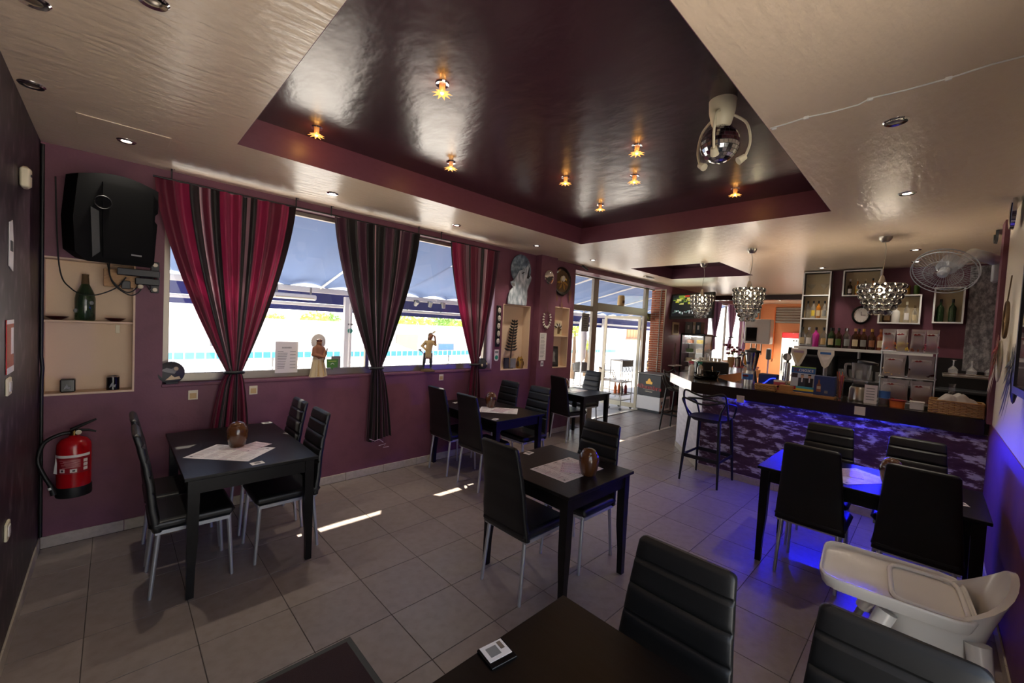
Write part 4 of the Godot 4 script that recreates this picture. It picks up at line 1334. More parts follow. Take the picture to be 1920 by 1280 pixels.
func high_chair():
	# white moulded high chair, tray pointing to -z
	var o = thing("high_chair", "white plastic high chair with a deep rimmed tray", "high chair", Vector3(1.60, 0, 4.25), deg_to_rad(5))
	var g := []
	var hi := func(a):  # rim height round the seat, a = 0 at +z (back)
		var b := 0.5 + 0.5 * cos(a)
		return 0.70 + 0.215 * pow(b, 3.2)
	for i in 12:
		var row := []
		var t := i / 11.0
		for k in 40:
			var a := TAU * k / 40
			var c := cos(a); var s := sin(a)
			var q := pow(pow(absf(c), 3.2) + pow(absf(s), 3.2), -1.0 / 3.2)
			var top: float = hi.call(a)
			var rad := lerpf(0.12, 0.172, pow(t, 0.7))
			row.append(Vector3(s * q * rad * 0.98, lerpf(0.53, top, t), c * q * rad * 0.90 + 0.10 + 0.05 * t * t * maxf(0.0, c)))
		g.append(row)
	var inner := []
	for i in 12:
		var row := []
		for k in 40:
			var p: Vector3 = g[i][k]
			var c := Vector3(0, p.y, 0.10)
			row.append(c + (p - c) * 0.9 + Vector3(0, 0.02 if i == 0 else 0.0, 0))
		inner.append(row)
	var mb = MB.new().sheet(g, true).sheet(inner, true, true).sheet([g[11], inner[11]], true)
	var bc := Vector3(0, 0.55, 0.10)
	for k in 40:
		mb.tri(bc, inner[0][k], inner[0][(k + 1) % 40], Vector3.UP, Vector3.UP, Vector3.UP)
		mb.tri(bc - Vector3(0, 0.02, 0), g[0][k], g[0][(k + 1) % 40], Vector3.DOWN, Vector3.DOWN, Vector3.DOWN)
	part(o, "seat_shell", mb, "white_plastic")
	var tray = MB.new()
	var rr := func(hw, hz, y, zc):
		var row := []
		for k in 40:
			var a := TAU * k / 40
			var c := cos(a); var s := sin(a)
			var q := pow(pow(absf(c), 7.0) + pow(absf(s), 7.0), -1.0 / 7.0)
			row.append(Vector3(c * q * hw, y, s * q * hz + zc))
		return row
	var prof = [[0.185, 0.205, 0.705], [0.200, 0.222, 0.712], [0.212, 0.234, 0.755], [0.209, 0.231, 0.763], [0.201, 0.223, 0.763], [0.195, 0.217, 0.742], [0.05, 0.06, 0.740]]
	var gg := []
	for e in prof: gg.append(rr.call(e[0], e[1], e[2], -0.03))
	tray.sheet(gg, true)
	var tc := Vector3(0, 0.74, -0.03)
	for k in 40:
		tray.tri(tc, gg[6][k], gg[6][(k + 1) % 40], Vector3.UP, Vector3.UP, Vector3.UP)
		tray.tri(tc - Vector3(0, 0.04, 0), gg[0][k], gg[0][(k + 1) % 40], Vector3.DOWN, Vector3.DOWN, Vector3.DOWN)
	part(o, "tray", tray, "white_plastic")
	# raised lip where the seat opening begins
	var lip := []
	for p in rr.call(0.165, 0.105, 0.750, 0.075): lip.append(p)
	part(o, "tray_lip", MB.new().tube(lip, 0.009, 8, false, true), "white_plastic")
	for s in [-1, 1]:
		for q in [-1, 1]:
			part(o, "leg_socket", MB.new().tube([Vector3(s * 0.15, 0.68, q * 0.12 + 0.08), Vector3(s * 0.185, 0.50, q * 0.165 + 0.06)], [0.035, 0.028], 10), "white_plastic")
			part(o, "leg", MB.new().tube([Vector3(s * 0.18, 0.52, q * 0.16 + 0.06), Vector3(s * 0.27, 0.0, q * 0.29 + 0.03)], 0.0145, 10), "grey")
	part(o, "strap", MB.new().box(Vector3(-0.05, 0.52, -0.06), Vector3(0.02, 0.08, 0.006)), "black_plastic")

func feather(mb: MB, base: Vector3, tip: Vector3, w: float, side: Vector3):
	# a flat pointed vane with a little camber
	var d := tip - base
	var nn := d.cross(side).normalized()
	var l := []
	for e in [[0.0, 0.12], [0.25, 0.8], [0.55, 1.0], [0.85, 0.6], [1.0, 0.0]]:
		l.append([base + d * e[0] + nn * 0.01 * sin(e[0] * PI), e[1] * w])
	for i in l.size() - 1:
		mb.smooth4(l[i][0] - side * l[i][1], l[i][0] + side * l[i][1], l[i + 1][0] + side * l[i + 1][1], l[i + 1][0] - side * l[i + 1][1], nn, nn, nn, nn)

func wall_things():
	niche("cream lined niche under the loudspeaker with one wooden shelf", -1.127, -0.645, 1.08, 2.055, 0.15, [1.615])
	niche("cream lined niche below the wolf picture", 3.2, 3.765, 1.09, 2.04, 0.15, [])
	niche("cream lined niche below the round eagle plaque", 4.28, 4.712, 1.086, 2.08, 0.15, [1.61])
	# ------------------------------------------------------------ in the first niche
	var b = thing("magnum_bottle", "big dark champagne bottle on the niche shelf", "bottle", Vector3(-0.915, 1.6155, -0.07))
	part(b, "body", MB.new().lathe([Vector2(0, 0), Vector2(0.05, 0), Vector2(0.055, 0.01), Vector2(0.055, 0.16), Vector2(0.048, 0.20), Vector2(0.02, 0.27), Vector2(0.016, 0.335), Vector2(0, 0.335)], 20), "green_glass")
	part(b, "foil", MB.new().lathe([Vector2(0.0215, 0.265), Vector2(0.018, 0.325), Vector2(0.019, 0.338), Vector2(0, 0.34)], 14), "bark")
	part(b, "seal", MB.new().ball(Vector3(0.03, 0.13, 0.042), Vector3(0.016, 0.016, 0.008), 8, 6), "grey")
	part(b, "seal", MB.new().ball(Vector3(-0.045, 0.07, 0.03), Vector3(0.014, 0.016, 0.008), 8, 6), "grey")
	for k in 2:
		var bw = thing("shallow_dish", "small purple dish on the niche shelf %s the champagne bottle" % ["between the corner and", "on the window side of"][k], "dish", Vector3([-1.055, -0.755][k], 1.6155, -0.07))
		part(bw, "bowl", MB.new().lathe([Vector2(0, 0.0), Vector2(0.025, 0.0), Vector2(0.06, 0.022), Vector2(0.062, 0.024), Vector2(0.056, 0.022), Vector2(0.022, 0.006), Vector2(0, 0.005)], 20), "wine")
	for k in 2:
		var cp = thing("black_cup", ["black square cup with a pale drawing at the foot of the niche", "black round cup with a silver rim at the foot of the niche"][k], "cup", Vector3([-0.997, -0.763][k], 1.0945, -0.06))
		if k == 0:
			part(cp, "body", MB.new().cbox(Vector3(0, 0.048, 0), Vector3(0.078, 0.095, 0.07), 0.008), "black_gloss")
		else:
			part(cp, "body", MB.new().lathe([Vector2(0, 0), Vector2(0.037, 0), Vector2(0.037, 0.1), Vector2(0.033, 0.1), Vector2(0.031, 0.01), Vector2(0, 0.01)], 18), "black_gloss")
			part(cp, "rim", MB.new().lathe([Vector2(0.0375, 0.096), Vector2(0.0385, 0.101), Vector2(0.033, 0.104)], 18), "chrome")
		part(cp, "drawing", MB.new().prism(PackedVector2Array([Vector2(-0.02, 0.02), Vector2(-0.006, 0.03), Vector2(0.012, 0.022), Vector2(0.018, 0.045), Vector2(0.004, 0.04), Vector2(-0.004, 0.06), Vector2(-0.014, 0.04)]), 0.002, Transform3D(Basis(), Vector3(0, 0, 0.036))), "grey")
	part(get_node("wall_niche"), "socket", MB.new().cbox(Vector3(0.145, 0.475, -0.138), Vector3(0.025, 0.065, 0.008), 0.002), "ivory")
	# ------------------------------------------------------------ loudspeaker on a bracket
	var s = thing("loudspeaker", "large black loudspeaker hung on the wall above the bottle niche", "loudspeaker", Vector3(-0.775, 2.30, 0.30))
	s.rotation = Vector3(0.12, 0.25, 0.0)
	var poly := PackedVector2Array()
	for k in 9: poly.append(Vector2(-0.20 + 0.40 * k / 8.0, 0.27 + 0.045 * sin(PI * k / 8.0)))
	poly.append_array(PackedVector2Array([Vector2(0.205, 0.12), Vector2(0.19, 0.1), Vector2(0.19, 0.06), Vector2(0.205, 0.04), Vector2(0.2, -0.24), Vector2(0.18, -0.27), Vector2(-0.14, -0.27), Vector2(-0.2, -0.22), Vector2(-0.215, 0.0)]))
	part(s, "cabinet", MB.new().prism(poly, 0.28, Transform3D(Basis(), Vector3(0, 0, -0.16))), "speaker_black")
	var gp := PackedVector2Array([Vector2(-0.09, 0.25), Vector2(0.17, 0.25), Vector2(0.18, -0.23), Vector2(-0.07, -0.23)])
	part(s, "grille", MB.new().prism(gp, 0.012, Transform3D(Basis(), Vector3(0, 0, 0.12))), "speaker_black")
	part(s, "horn_port", MB.new().lathe([Vector2(0.0, 0.0), Vector2(0.028, 0.0), Vector2(0.042, 0.02), Vector2(0.044, 0.018)], 12, Transform3D(Basis(Vector3(1, 0, 0), PI / 2), Vector3(-0.085, 0.12, 0.118))), "black_plastic")
	part(s, "side_panel", MB.new().prism(PackedVector2Array([Vector2(-0.14, 0.08), Vector2(-0.1, 0.06), Vector2(-0.085, -0.2), Vector2(-0.12, -0.24)]), 0.006, Transform3D(Basis(), Vector3(0, 0, 0.121))), "black_plastic")
	part(s, "badge", MB.new().bar(Vector3(0.07, -0.2, 0.132), Vector3(0.125, -0.19, 0.135)), "grey")
	part(s, "wall_bracket", MB.new().bar(Vector3(-0.05, 0.12, -0.27), Vector3(0.05, 0.2, -0.15)), "speaker_black")
	# gear shelf below it
	var gs = thing("gear_shelf", "small wooden shelf with black audio gear below the loudspeaker", "shelf", Vector3(-0.70, 1.94, 0.0))
	part(gs, "board", MB.new().cbox(Vector3(-0.02, 0.0, 0.01), Vector3(0.20, 0.13, 0.015), 0.003), "oak")
	part(gs, "amplifier", MB.new().cbox(Vector3(0.07, 0.05, 0.06), Vector3(0.24, 0.05, 0.11), 0.005), "dark_grey")
	part(gs, "router", MB.new().cbox(Vector3(0.12, -0.01, 0.05), Vector3(0.14, 0.05, 0.08), 0.005), "black_plastic")
	part(gs, "adapter", MB.new().cbox(Vector3(0.0, -0.045, 0.04), Vector3(0.05, 0.06, 0.05), 0.005), "black_plastic")
	part(gs, "lamp_knob", MB.new().ball(Vector3(0.08, -0.05, 0.075), Vector3(0.018, 0.018, 0.01), 8, 6), "ivory")
	var st = thing("bottle_opener_strip", "black strip with a red and two ivory knobs beside the gear shelf", "strip", Vector3(-0.535, 1.97, 0.012))
	part(st, "strip", MB.new().cbox(Vector3.ZERO, Vector3(0.05, 0.24, 0.016), 0.004), "black_plastic")
	for y in [0.095, -0.095]:
		part(st, "knob", MB.new().lathe([Vector2(0, 0.012), Vector2(0.014, 0.012), Vector2(0.017, 0.0)], 10, Transform3D(Basis(Vector3(1, 0, 0), PI / 2), Vector3(0, y, 0.008))), "ivory")
	part(st, "red_handle", MB.new().tube([Vector3(0, 0.04, 0.014), Vector3(0, -0.04, 0.014)], 0.009, 8), "feather_red")
	for k in 4:
		var xs: float = [-0.86, -0.78, -0.72, -0.66][k]
		single("hanging_cable", ["long black cable dropping down the wall beside the loudspeaker", "black cable looping widest below the audio gear", "black cable looping deepest below the audio gear", "short black cable loop at the knob strip end of the gear"][k], "cable", MB.new().tube(arc_pts([[Vector3(-1.06, 2.6, 0.02), Vector3(-1.04, 2.0, 0.02), Vector3(-0.98, 1.84, 0.05), Vector3(-0.88, 1.80, 0.08), Vector3(-0.76, 1.86, 0.08), Vector3(-0.70, 1.95, 0.06)], [Vector3(-0.79, 2.05, 0.06), Vector3(-0.78, 1.93, 0.08), Vector3(-0.70, 1.84, 0.08), Vector3(-0.64, 1.88, 0.07), Vector3(-0.62, 1.97, 0.05)], [Vector3(-0.80, 2.04, 0.05), Vector3(-0.77, 1.9, 0.07), Vector3(-0.68, 1.82, 0.08), Vector3(-0.62, 1.86, 0.07), Vector3(-0.60, 1.96, 0.05)], [Vector3(-0.60, 1.96, 0.06), Vector3(-0.58, 1.90, 0.08), Vector3(-0.565, 1.87, 0.07), Vector3(-0.56, 1.93, 0.06)]][k], 8), 0.0045, 6), "black_plastic", Vector3.ZERO, 0, "cables below the loudspeaker")
	# ------------------------------------------------------------ fire extinguisher
	var f = thing("fire_extinguisher", "red fire extinguisher with a black hose on the purple wall", "fire extinguisher", Vector3(-0.955, 0.39, 0.115))
	part(f, "cylinder", MB.new().lathe([Vector2(0.088, 0.05), Vector2(0.088, 0.34), Vector2(0.084, 0.37), Vector2(0.064, 0.398), Vector2(0.03, 0.412), Vector2(0.02, 0.43), Vector2(0, 0.43)], 28), "red_enamel")
	part(f, "foot_ring", MB.new().lathe([Vector2(0, 0.0), Vector2(0.09, 0.0), Vector2(0.092, 0.01), Vector2(0.0905, 0.07), Vector2(0.086, 0.072)], 28), "black_plastic")
	var lb := Image.create(256, 128, false, Image.FORMAT_RGBA8)
	lb.fill(rgb(140, 24, 36))
	lb.fill_rect(Rect2i(0, 0, 256, 18), rgb(226, 220, 216))
	for k in 7: lb.fill_rect(Rect2i(70, 34 + k * 8, 130 - (k * 29) % 50, 3), rgb(206, 160, 160))
	for k in 3: lb.fill_rect(Rect2i(22, 36 + k * 28, 30, 22), rgb(222, 214, 210))
	lb.fill_rect(Rect2i(90, 96, 40, 24), rgb(222, 214, 210)); lb.fill_rect(Rect2i(160, 92, 36, 26), rgb(222, 214, 210))
	lb.fill_rect(Rect2i(100, 102, 16, 12), rgb(60, 50, 54)); lb.fill_rect(Rect2i(170, 98, 14, 14), rgb(60, 50, 54))
	printed("extinguisher_print", lb, 0.3)
	part(f, "label", MB.new().lathe([Vector2(0.0888, 0.17), Vector2(0.0888, 0.30)], 14, Transform3D(Basis(Vector3.UP, PI), Vector3.ZERO), 1.0, 0.7, PI * 1.15, PI * 1.95), "extinguisher_print")
	part(f, "tag", MB.new().quad(Vector3(-0.095, 0.175, 0.03), Vector3(-0.068, 0.165, 0.048), Vector3(-0.068, 0.29, 0.048), Vector3(-0.084, 0.29, 0.028)), "paper")
	part(f, "valve", MB.new().lathe([Vector2(0, 0.42), Vector2(0.024, 0.42), Vector2(0.026, 0.455), Vector2(0.018, 0.465), Vector2(0, 0.465)], 12), "brass")
	part(f, "lever", MB.new().tube([Vector3(-0.015, 0.465, 0.02), Vector3(0.05, 0.5, 0.03), Vector3(0.11, 0.53, 0.035)], [0.012, 0.012, 0.007], 6).tube([Vector3(0.01, 0.46, 0.02), Vector3(0.07, 0.455, 0.03), Vector3(0.11, 0.44, 0.035)], [0.01, 0.009, 0.006], 6), "black_plastic")
	part(f, "gauge", MB.new().lathe([Vector2(0, 0), Vector2(0.016, 0), Vector2(0.016, 0.012), Vector2(0, 0.013)], 12, Transform3D(Basis(Vector3(1, 0, 0), PI / 2), Vector3(0.022, 0.445, 0.025))), "ivory")
	part(f, "hose", MB.new().tube(arc_pts([Vector3(-0.02, 0.445, 0.02), Vector3(-0.07, 0.44, 0.03), Vector3(-0.14, 0.39, 0.03), Vector3(-0.165, 0.28, 0.03), Vector3(-0.14, 0.18, 0.035), Vector3(-0.105, 0.09, 0.04)], 8), 0.012, 8), "black_plastic")
	part(f, "nozzle", MB.new().tube([Vector3(-0.107, 0.1, 0.04), Vector3(-0.09, 0.03, 0.042)], [0.013, 0.018], 8), "black_plastic")
	part(f, "hose_clip", MB.new().tube([Vector3(-0.108, 0.085, 0.04), Vector3(-0.103, 0.07, 0.041)], 0.0155, 8), "white")
	part(f, "wall_hook", MB.new().bar(Vector3(-0.015, 0.30, -0.115), Vector3(0.015, 0.40, -0.08)), "dark_grey")
	# ------------------------------------------------------------ small square stickers on the wall, their codes left blank
	var sk = MB.new().cbox(Vector3.ZERO, Vector3(0.065, 0.078, 0.004), 0.001).mesh()
	for e in [[-0.281, 1.023, "below the magenta curtain, towards the loudspeaker"], [0.155, 1.032, "below the magenta curtain, towards the clay chief"], [2.196, 1.044, "below the clay scout figure"]]:
		var w = thing("wall_sticker", "small cream square sticker on the purple wall " + e[2], "sticker", Vector3(e[0], e[1], 0.003), 0, "cream stickers under the windows")
		part(w, "paper", sk, "ivory")
		part(w, "tan_square", MB.new().box(Vector3(0, -0.006, 0.0024), Vector3(0.045, 0.045, 0.001)), "tan")
	# wall crack running up from the extinguisher table
	# ------------------------------------------------------------ window sill figures
	chief(); scout()
	var pl = thing("standing_plate", "round painted wolf plate leaning on the window frame below the loudspeaker", "plate", Vector3(-0.42, 1.126, 0.005))
	pl.rotation = Vector3(-0.12, 0.15, 0)
	part(pl, "disc", MB.new().lathe([Vector2(0, 0.0), Vector2(0.085, 0.0), Vector2(0.09, 0.008), Vector2(0.085, 0.012), Vector2(0, 0.012)], 28, Transform3D(Basis(Vector3(1, 0, 0), PI / 2), Vector3(0, 0.09, -0.02))), "dark_grey")
	part(pl, "wolf_shape", MB.new().prism(PackedVector2Array([Vector2(-0.07, 0.02), Vector2(-0.03, 0.04), Vector2(0.0, 0.03), Vector2(0.03, 0.05), Vector2(0.04, 0.02), Vector2(0.02, -0.01), Vector2(-0.02, 0.0)]), 0.004, Transform3D(Basis(), Vector3(0.0, 0.09, -0.008))), "grey")
	part(pl, "moon_shape", MB.new().lathe([Vector2(0, 0), Vector2(0.018, 0), Vector2(0.014, 0.006), Vector2(0, 0.007)], 12, Transform3D(Basis(Vector3(1, 0, 0), PI / 2), Vector3(0.03, 0.12, -0.008))), "bone")
	part(pl, "rock_shape", MB.new().prism(PackedVector2Array([Vector2(-0.04, -0.06), Vector2(0.06, -0.055), Vector2(0.05, -0.03), Vector2(0.02, -0.04), Vector2(0.0, -0.02), Vector2(-0.02, -0.04)]), 0.004, Transform3D(Basis(), Vector3(0.0, 0.09, -0.008))), "bone")
	part(pl, "foot", MB.new().bar(Vector3(-0.04, 0.0, -0.04), Vector3(0.04, 0.012, 0.01)), "black_plastic")
	var po = thing("carved_skull_pot", "grey carved pot on the sill at the foot of the wine curtain", "pot", Vector3(2.88, 1.126, -0.03))
	part(po, "pot", MB.new().lathe([Vector2(0, 0), Vector2(0.05, 0), Vector2(0.075, 0.04), Vector2(0.07, 0.09), Vector2(0.045, 0.13), Vector2(0.05, 0.14), Vector2(0, 0.12)], 16), "dark_grey")
	for k in 5:
		part(po, "carving", MB.new().ball(Vector3(cos(k * 1.1) * 0.068, 0.05 + 0.02 * (k % 2), sin(k * 1.1) * 0.068), Vector3(0.018, 0.022, 0.014), 7, 5), "bone")
	var ns = thing("window_notice", "white printed opening notice propped against the window beside the clay chief", "notice", Vector3(0.45, 1.196, -0.098))
	part(ns, "sheet", MB.new().bar(Vector3(-0.1, -0.03, 0), Vector3(0.1, 0.275, 0.003)), "paper")
	text(ns, "heading", "HORARIO", 0.02, 0.002, "ink", Transform3D(Basis(), Vector3(0.0, 0.215, 0.004)))
	for k in 11:
		part(ns, "print_line", MB.new().bar(Vector3(-0.08, 0.175 - k * 0.016, 0.003), Vector3(-0.03 + (k * 37 % 40) * 0.001, 0.180 - k * 0.016, 0.004)), "grey")
		if k % 2 == 0:
			part(ns, "print_line", MB.new().bar(Vector3(0.03, 0.175 - k * 0.016, 0.003), Vector3(0.08, 0.180 - k * 0.016, 0.004)), "grey")
	var gn = onz(623, 681, -0.1)
	var gc = thing("window_card", "green speech bubble card stuck inside the window beside the clay chief", "card", Vector3(gn.x, gn.y, -0.1))
	part(gc, "card", MB.new().prism(PackedVector2Array([Vector2(-0.055, -0.045), Vector2(-0.015, -0.045), Vector2(0.0, -0.07), Vector2(0.012, -0.045), Vector2(0.055, -0.045), Vector2(0.06, 0.045), Vector2(-0.06, 0.045)]), 0.004), "green")
	part(gc, "back_card", MB.new().bar(Vector3(-0.01, -0.05, -0.006), Vector3(0.085, 0.075, -0.002)), "aluminium")
	part(gc, "symbol", MB.new().tube([Vector3(-0.018, -0.01, 0.005), Vector3(0, 0.004, 0.005), Vector3(0.018, -0.01, 0.005)], 0.003, 5), "white")
	part(gc, "print_line", MB.new().bar(Vector3(-0.045, 0.018, 0.004), Vector3(0.04, 0.028, 0.005)), "leaf")
	var rd = thing("window_sticker", "round green award sticker on the terrace post behind the glass", "sticker", Vector3(2.27, 1.5, -2.99))
	part(rd, "disc", MB.new().lathe([Vector2(0, 0), Vector2(0.045, 0), Vector2(0.045, 0.004), Vector2(0, 0.004)], 18, Transform3D(Basis(Vector3(1, 0, 0), PI / 2), Vector3.ZERO)), "teal")
	part(rd, "print_line", MB.new().bar(Vector3(-0.045, 0.1, 0), Vector3(0.045, 0.13, 0.003)), "grey")
	# ------------------------------------------------------------ wolf picture, leaning on the niche
	var wp = thing("wolf_picture", "cut-out painting of a howling grey wolf before a pale moon", "picture", Vector3(3.245, 2.045, 0.022))
	var fur = noise(0.03, 91, 256, 256, 5, ramp([[0.0, rgb(120, 132, 142)], [0.45, rgb(168, 178, 186)], [0.7, rgb(206, 212, 218)], [1.0, rgb(236, 240, 244)]]))
	var wm = mat("wolf_fur", Color.WHITE, 0.5); wm.albedo_texture = fur; tri_uv(wm, Vector3(2.2, 0.8, 2.2), false)
	var mm = mat("moon_paint", Color.WHITE, 0.5); mm.albedo_texture = noise(0.012, 93, 256, 256, 4, ramp([[0.0, rgb(60, 74, 86)], [0.5, rgb(104, 122, 134)], [1.0, rgb(168, 184, 192)]])); tri_uv(mm, 2.5, false)
	var moon := PackedVector2Array()
	for k in 30: moon.append(Vector2(0.245 + cos(TAU * k / 30) * 0.205, 0.515 + sin(TAU * k / 30) * 0.215))
	part(wp, "moon", MB.new().prism(moon, 0.012), "moon_paint")
	part(wp, "wolf", MB.new().prism(PackedVector2Array([Vector2(0.0, 0.0), Vector2(0.375, 0.0), Vector2(0.385, 0.13), Vector2(0.38, 0.22), Vector2(0.41, 0.30), Vector2(0.445, 0.36), Vector2(0.455, 0.42), Vector2(0.43, 0.455), Vector2(0.395, 0.40), Vector2(0.385, 0.44), Vector2(0.415, 0.60), Vector2(0.385, 0.625), Vector2(0.335, 0.545), Vector2(0.26, 0.51), Vector2(0.20, 0.49), Vector2(0.145, 0.40), Vector2(0.085, 0.335), Vector2(0.035, 0.315), Vector2(0.05, 0.275), Vector2(0.085, 0.24), Vector2(0.03, 0.19), Vector2(0.0, 0.10)]), 0.012, Transform3D(Basis(), Vector3(0, 0, 0.012))), "wolf_fur")
	part(wp, "mouth", MB.new().prism(PackedVector2Array([Vector2(0.355, 0.40), Vector2(0.39, 0.395), Vector2(0.43, 0.45), Vector2(0.40, 0.44), Vector2(0.398, 0.57), Vector2(0.375, 0.5)]), 0.003, Transform3D(Basis(), Vector3(0, 0, 0.024))), "ink")
	part(wp, "eye", MB.new().prism(PackedVector2Array([Vector2(0.24, 0.46), Vector2(0.29, 0.485), Vector2(0.31, 0.48), Vector2(0.265, 0.452)]), 0.003, Transform3D(Basis(), Vector3(0, 0, 0.024))), "ink")
	part(wp, "ear_fold", MB.new().prism(PackedVector2Array([Vector2(0.05, 0.30), Vector2(0.11, 0.30), Vector2(0.12, 0.26), Vector2(0.08, 0.26)]), 0.003, Transform3D(Basis(), Vector3(0, 0, 0.024))), "grey")
	# ------------------------------------------------------------ black strip of five pale faces, award sticker
	var ms = thing("mask_strip", "tall black strip with five pale carved faces beside the wolf niche", "wall ornament", Vector3(3.115, 1.72, 0.006))
	part(ms, "board", MB.new().cbox(Vector3.ZERO, Vector3(0.085, 0.58, 0.014), 0.004), "black_plastic")
	for k in 5:
		var fc = part(ms, "face", MB.new().ball(Vector3(0.004 * (k % 2), 0.22 - k * 0.108, 0.012), Vector3(0.028, 0.042, 0.012), 10, 8), "feather_white")
		part(fc, "eyes", MB.new().box(Vector3(-0.011, 0.23 - k * 0.108, 0.022), Vector3(0.01, 0.006, 0.006)).box(Vector3(0.013, 0.23 - k * 0.108, 0.022), Vector3(0.01, 0.006, 0.006)).box(Vector3(0, 0.2 - k * 0.108, 0.021), Vector3(0.014, 0.005, 0.006)), "ink")
	var aw = thing("award_sticker", "white tag with a round green emblem below the strip of faces", "sticker", Vector3(3.11, 1.31, 0.004))
	part(aw, "paper", MB.new().prism(PackedVector2Array([Vector2(-0.04, -0.06), Vector2(-0.02, -0.08), Vector2(0.02, -0.08), Vector2(0.04, -0.06), Vector2(0.04, 0.08), Vector2(-0.04, 0.08)]), 0.003), "paper")
	part(aw, "emblem", MB.new().lathe([Vector2(0, 0), Vector2(0.03, 0), Vector2(0.03, 0.002), Vector2(0, 0.002)], 18, Transform3D(Basis(Vector3(1, 0, 0), PI / 2), Vector3(0, -0.03, 0.003))), "teal")
	part(aw, "print_line", MB.new().bar(Vector3(-0.03, 0.03, 0.003), Vector3(0.03, 0.06, 0.004)), "grey")
	# ------------------------------------------------------------ in the second niche: feather totem, frames
	var to = thing("feather_totem", "black carved totem of stacked feathers in the niche under the wolf", "sculpture", Vector3(3.47, 1.104, -0.06))
	part(to, "pole", MB.new().tube([Vector3(-0.03, 0.0, 0), Vector3(0.0, 0.4, 0), Vector3(0.03, 0.72, 0)], 0.008, 6), "feather_black")
	part(to, "foot", MB.new().cbox(Vector3(-0.03, 0.006, 0), Vector3(0.1, 0.012, 0.06), 0.003), "feather_black")
	for k in 11:
		var fy := 0.27 + k * 0.042
		var cx := -0.02 + k * 0.005
		var wd: float = [0.13, 0.11, 0.10, 0.09, 0.085, 0.085, 0.085, 0.08, 0.08, 0.075, 0.06][k]
		var fm = MB.new()
		for sg in [-1, 1]:
			fm.tube([Vector3(cx, fy, 0), Vector3(cx + sg * wd * 0.6, fy + 0.008, 0.004), Vector3(cx + sg * wd, fy + 0.03, 0)], [0.006, 0.016, 0.004], 7)
		part(to, "feather", fm, "feather_black")
	for e in [[3.36, 0.10, 0.16, "black_plastic", "small black box frame at the foot of the wolf niche"], [3.49, 0.12, 0.15, "aluminium", "small pale card frame at the foot of the wolf niche"]]:
		var fr = thing("small_frame", e[4], "frame", Vector3(e[0], 1.104, -0.05))
		part(fr, "border", MB.new().cbox(Vector3(0, e[2] / 2, 0), Vector3(e[1], e[2], 0.02), 0.004), e[3])
		part(fr, "picture", MB.new().bar(Vector3(-e[1] / 2 + 0.012, 0.012, 0.01), Vector3(e[1] / 2 - 0.012, e[2] - 0.012, 0.012)), "dark_grey" if e[3] == "black_plastic" else "grey")
	var ow = thing("owl_figure", "small brown and gold owl figure at the foot of the wolf niche", "figurine", Vector3(3.63, 1.104, -0.04))
	part(ow, "body", MB.new().lathe([Vector2(0, 0), Vector2(0.05, 0), Vector2(0.058, 0.05), Vector2(0.05, 0.10), Vector2(0.045, 0.14), Vector2(0.03, 0.165), Vector2(0, 0.17)], 14), "gold")
	for sg in [-1, 1]:
		part(ow, "eye", MB.new().ball(Vector3(sg * 0.018, 0.13, 0.04), Vector3(0.013, 0.013, 0.006), 8, 6), "ink")
		part(ow, "wing", MB.new().ball(Vector3(sg * 0.05, 0.07, 0.012), Vector3(0.012, 0.045, 0.03), 8, 6), "bark")
		part(ow, "ear", MB.new().tube([Vector3(sg * 0.024, 0.155, 0), Vector3(sg * 0.034, 0.18, 0)], [0.012, 0.003], 6), "gold")
	# ------------------------------------------------------------ on the pillar
	var q = Vector3(4.005, 2.505, 0.125)
	var cl = thing("mirror_disc", "round silvery picture disc on the pillar", "disc", q)
	part(cl, "disc", MB.new().lathe([Vector2(0, 0), Vector2(0.1, 0), Vector2(0.105, 0.008), Vector2(0.095, 0.014), Vector2(0, 0.012)], 30, Transform3D(Basis(Vector3(1, 0, 0), PI / 2), Vector3.ZERO)), "chrome")
	part(cl, "printed_scene", MB.new().prism(PackedVector2Array([Vector2(-0.07, -0.03), Vector2(-0.02, 0.0), Vector2(0.03, -0.01), Vector2(0.07, 0.02), Vector2(0.06, -0.04), Vector2(0.0, -0.07), Vector2(-0.06, -0.05)]), 0.002, Transform3D(Basis(), Vector3(0, 0, 0.0135))), "dark_grey")
	var nk = thing("bead_necklace", "necklace of shells and teeth hanging on the pillar", "necklace", Vector3(4.0, 1.86, 0.13))
	var ring := []
	for k in 17:
		var a := PI * 0.5 + TAU * k / 16.0
		ring.append(Vector3(cos(a) * 0.075, sin(a) * 0.12, 0))
	part(nk, "cord", MB.new().tube(ring, 0.004, 5), "bark")
	part(nk, "hang_string", MB.new().tube([Vector3(0, 0.12, 0), Vector3(0, 0.27, 0)], 0.002, 4), "bark")
	for k in 14:
		var a := PI * 0.75 + PI * 1.5 * (k + 0.5) / 14.0
		part(nk, "shell", MB.new().ball(Vector3(cos(a) * 0.082, sin(a) * 0.125, 0.006), Vector3(0.014, 0.024, 0.009), 7, 5, Basis(Vector3(0, 0, 1), a - PI / 2)), "feather_white")
	var pp = thing("pillar_notice", "long white printed notice pinned to the pillar", "notice", Vector3(3.945, 1.44, 0.122))
	part(pp, "sheet", MB.new().bar(Vector3(-0.075, -0.21, 0), Vector3(0.075, 0.21, 0.003)), "paper")
	for k in 17:
		part(pp, "print_line", MB.new().bar(Vector3(-0.055, 0.18 - k * 0.021, 0.003), Vector3(0.05 - (k * 13 % 30) * 0.001, 0.186 - k * 0.021, 0.004)), "grey")
	var pc = thing("pillar_card", "small white card below the long notice on the pillar", "card", Vector3(3.95, 1.18, 0.122))
	part(pc, "card", MB.new().bar(Vector3(-0.03, -0.04, 0), Vector3(0.03, 0.04, 0.003)), "paper")
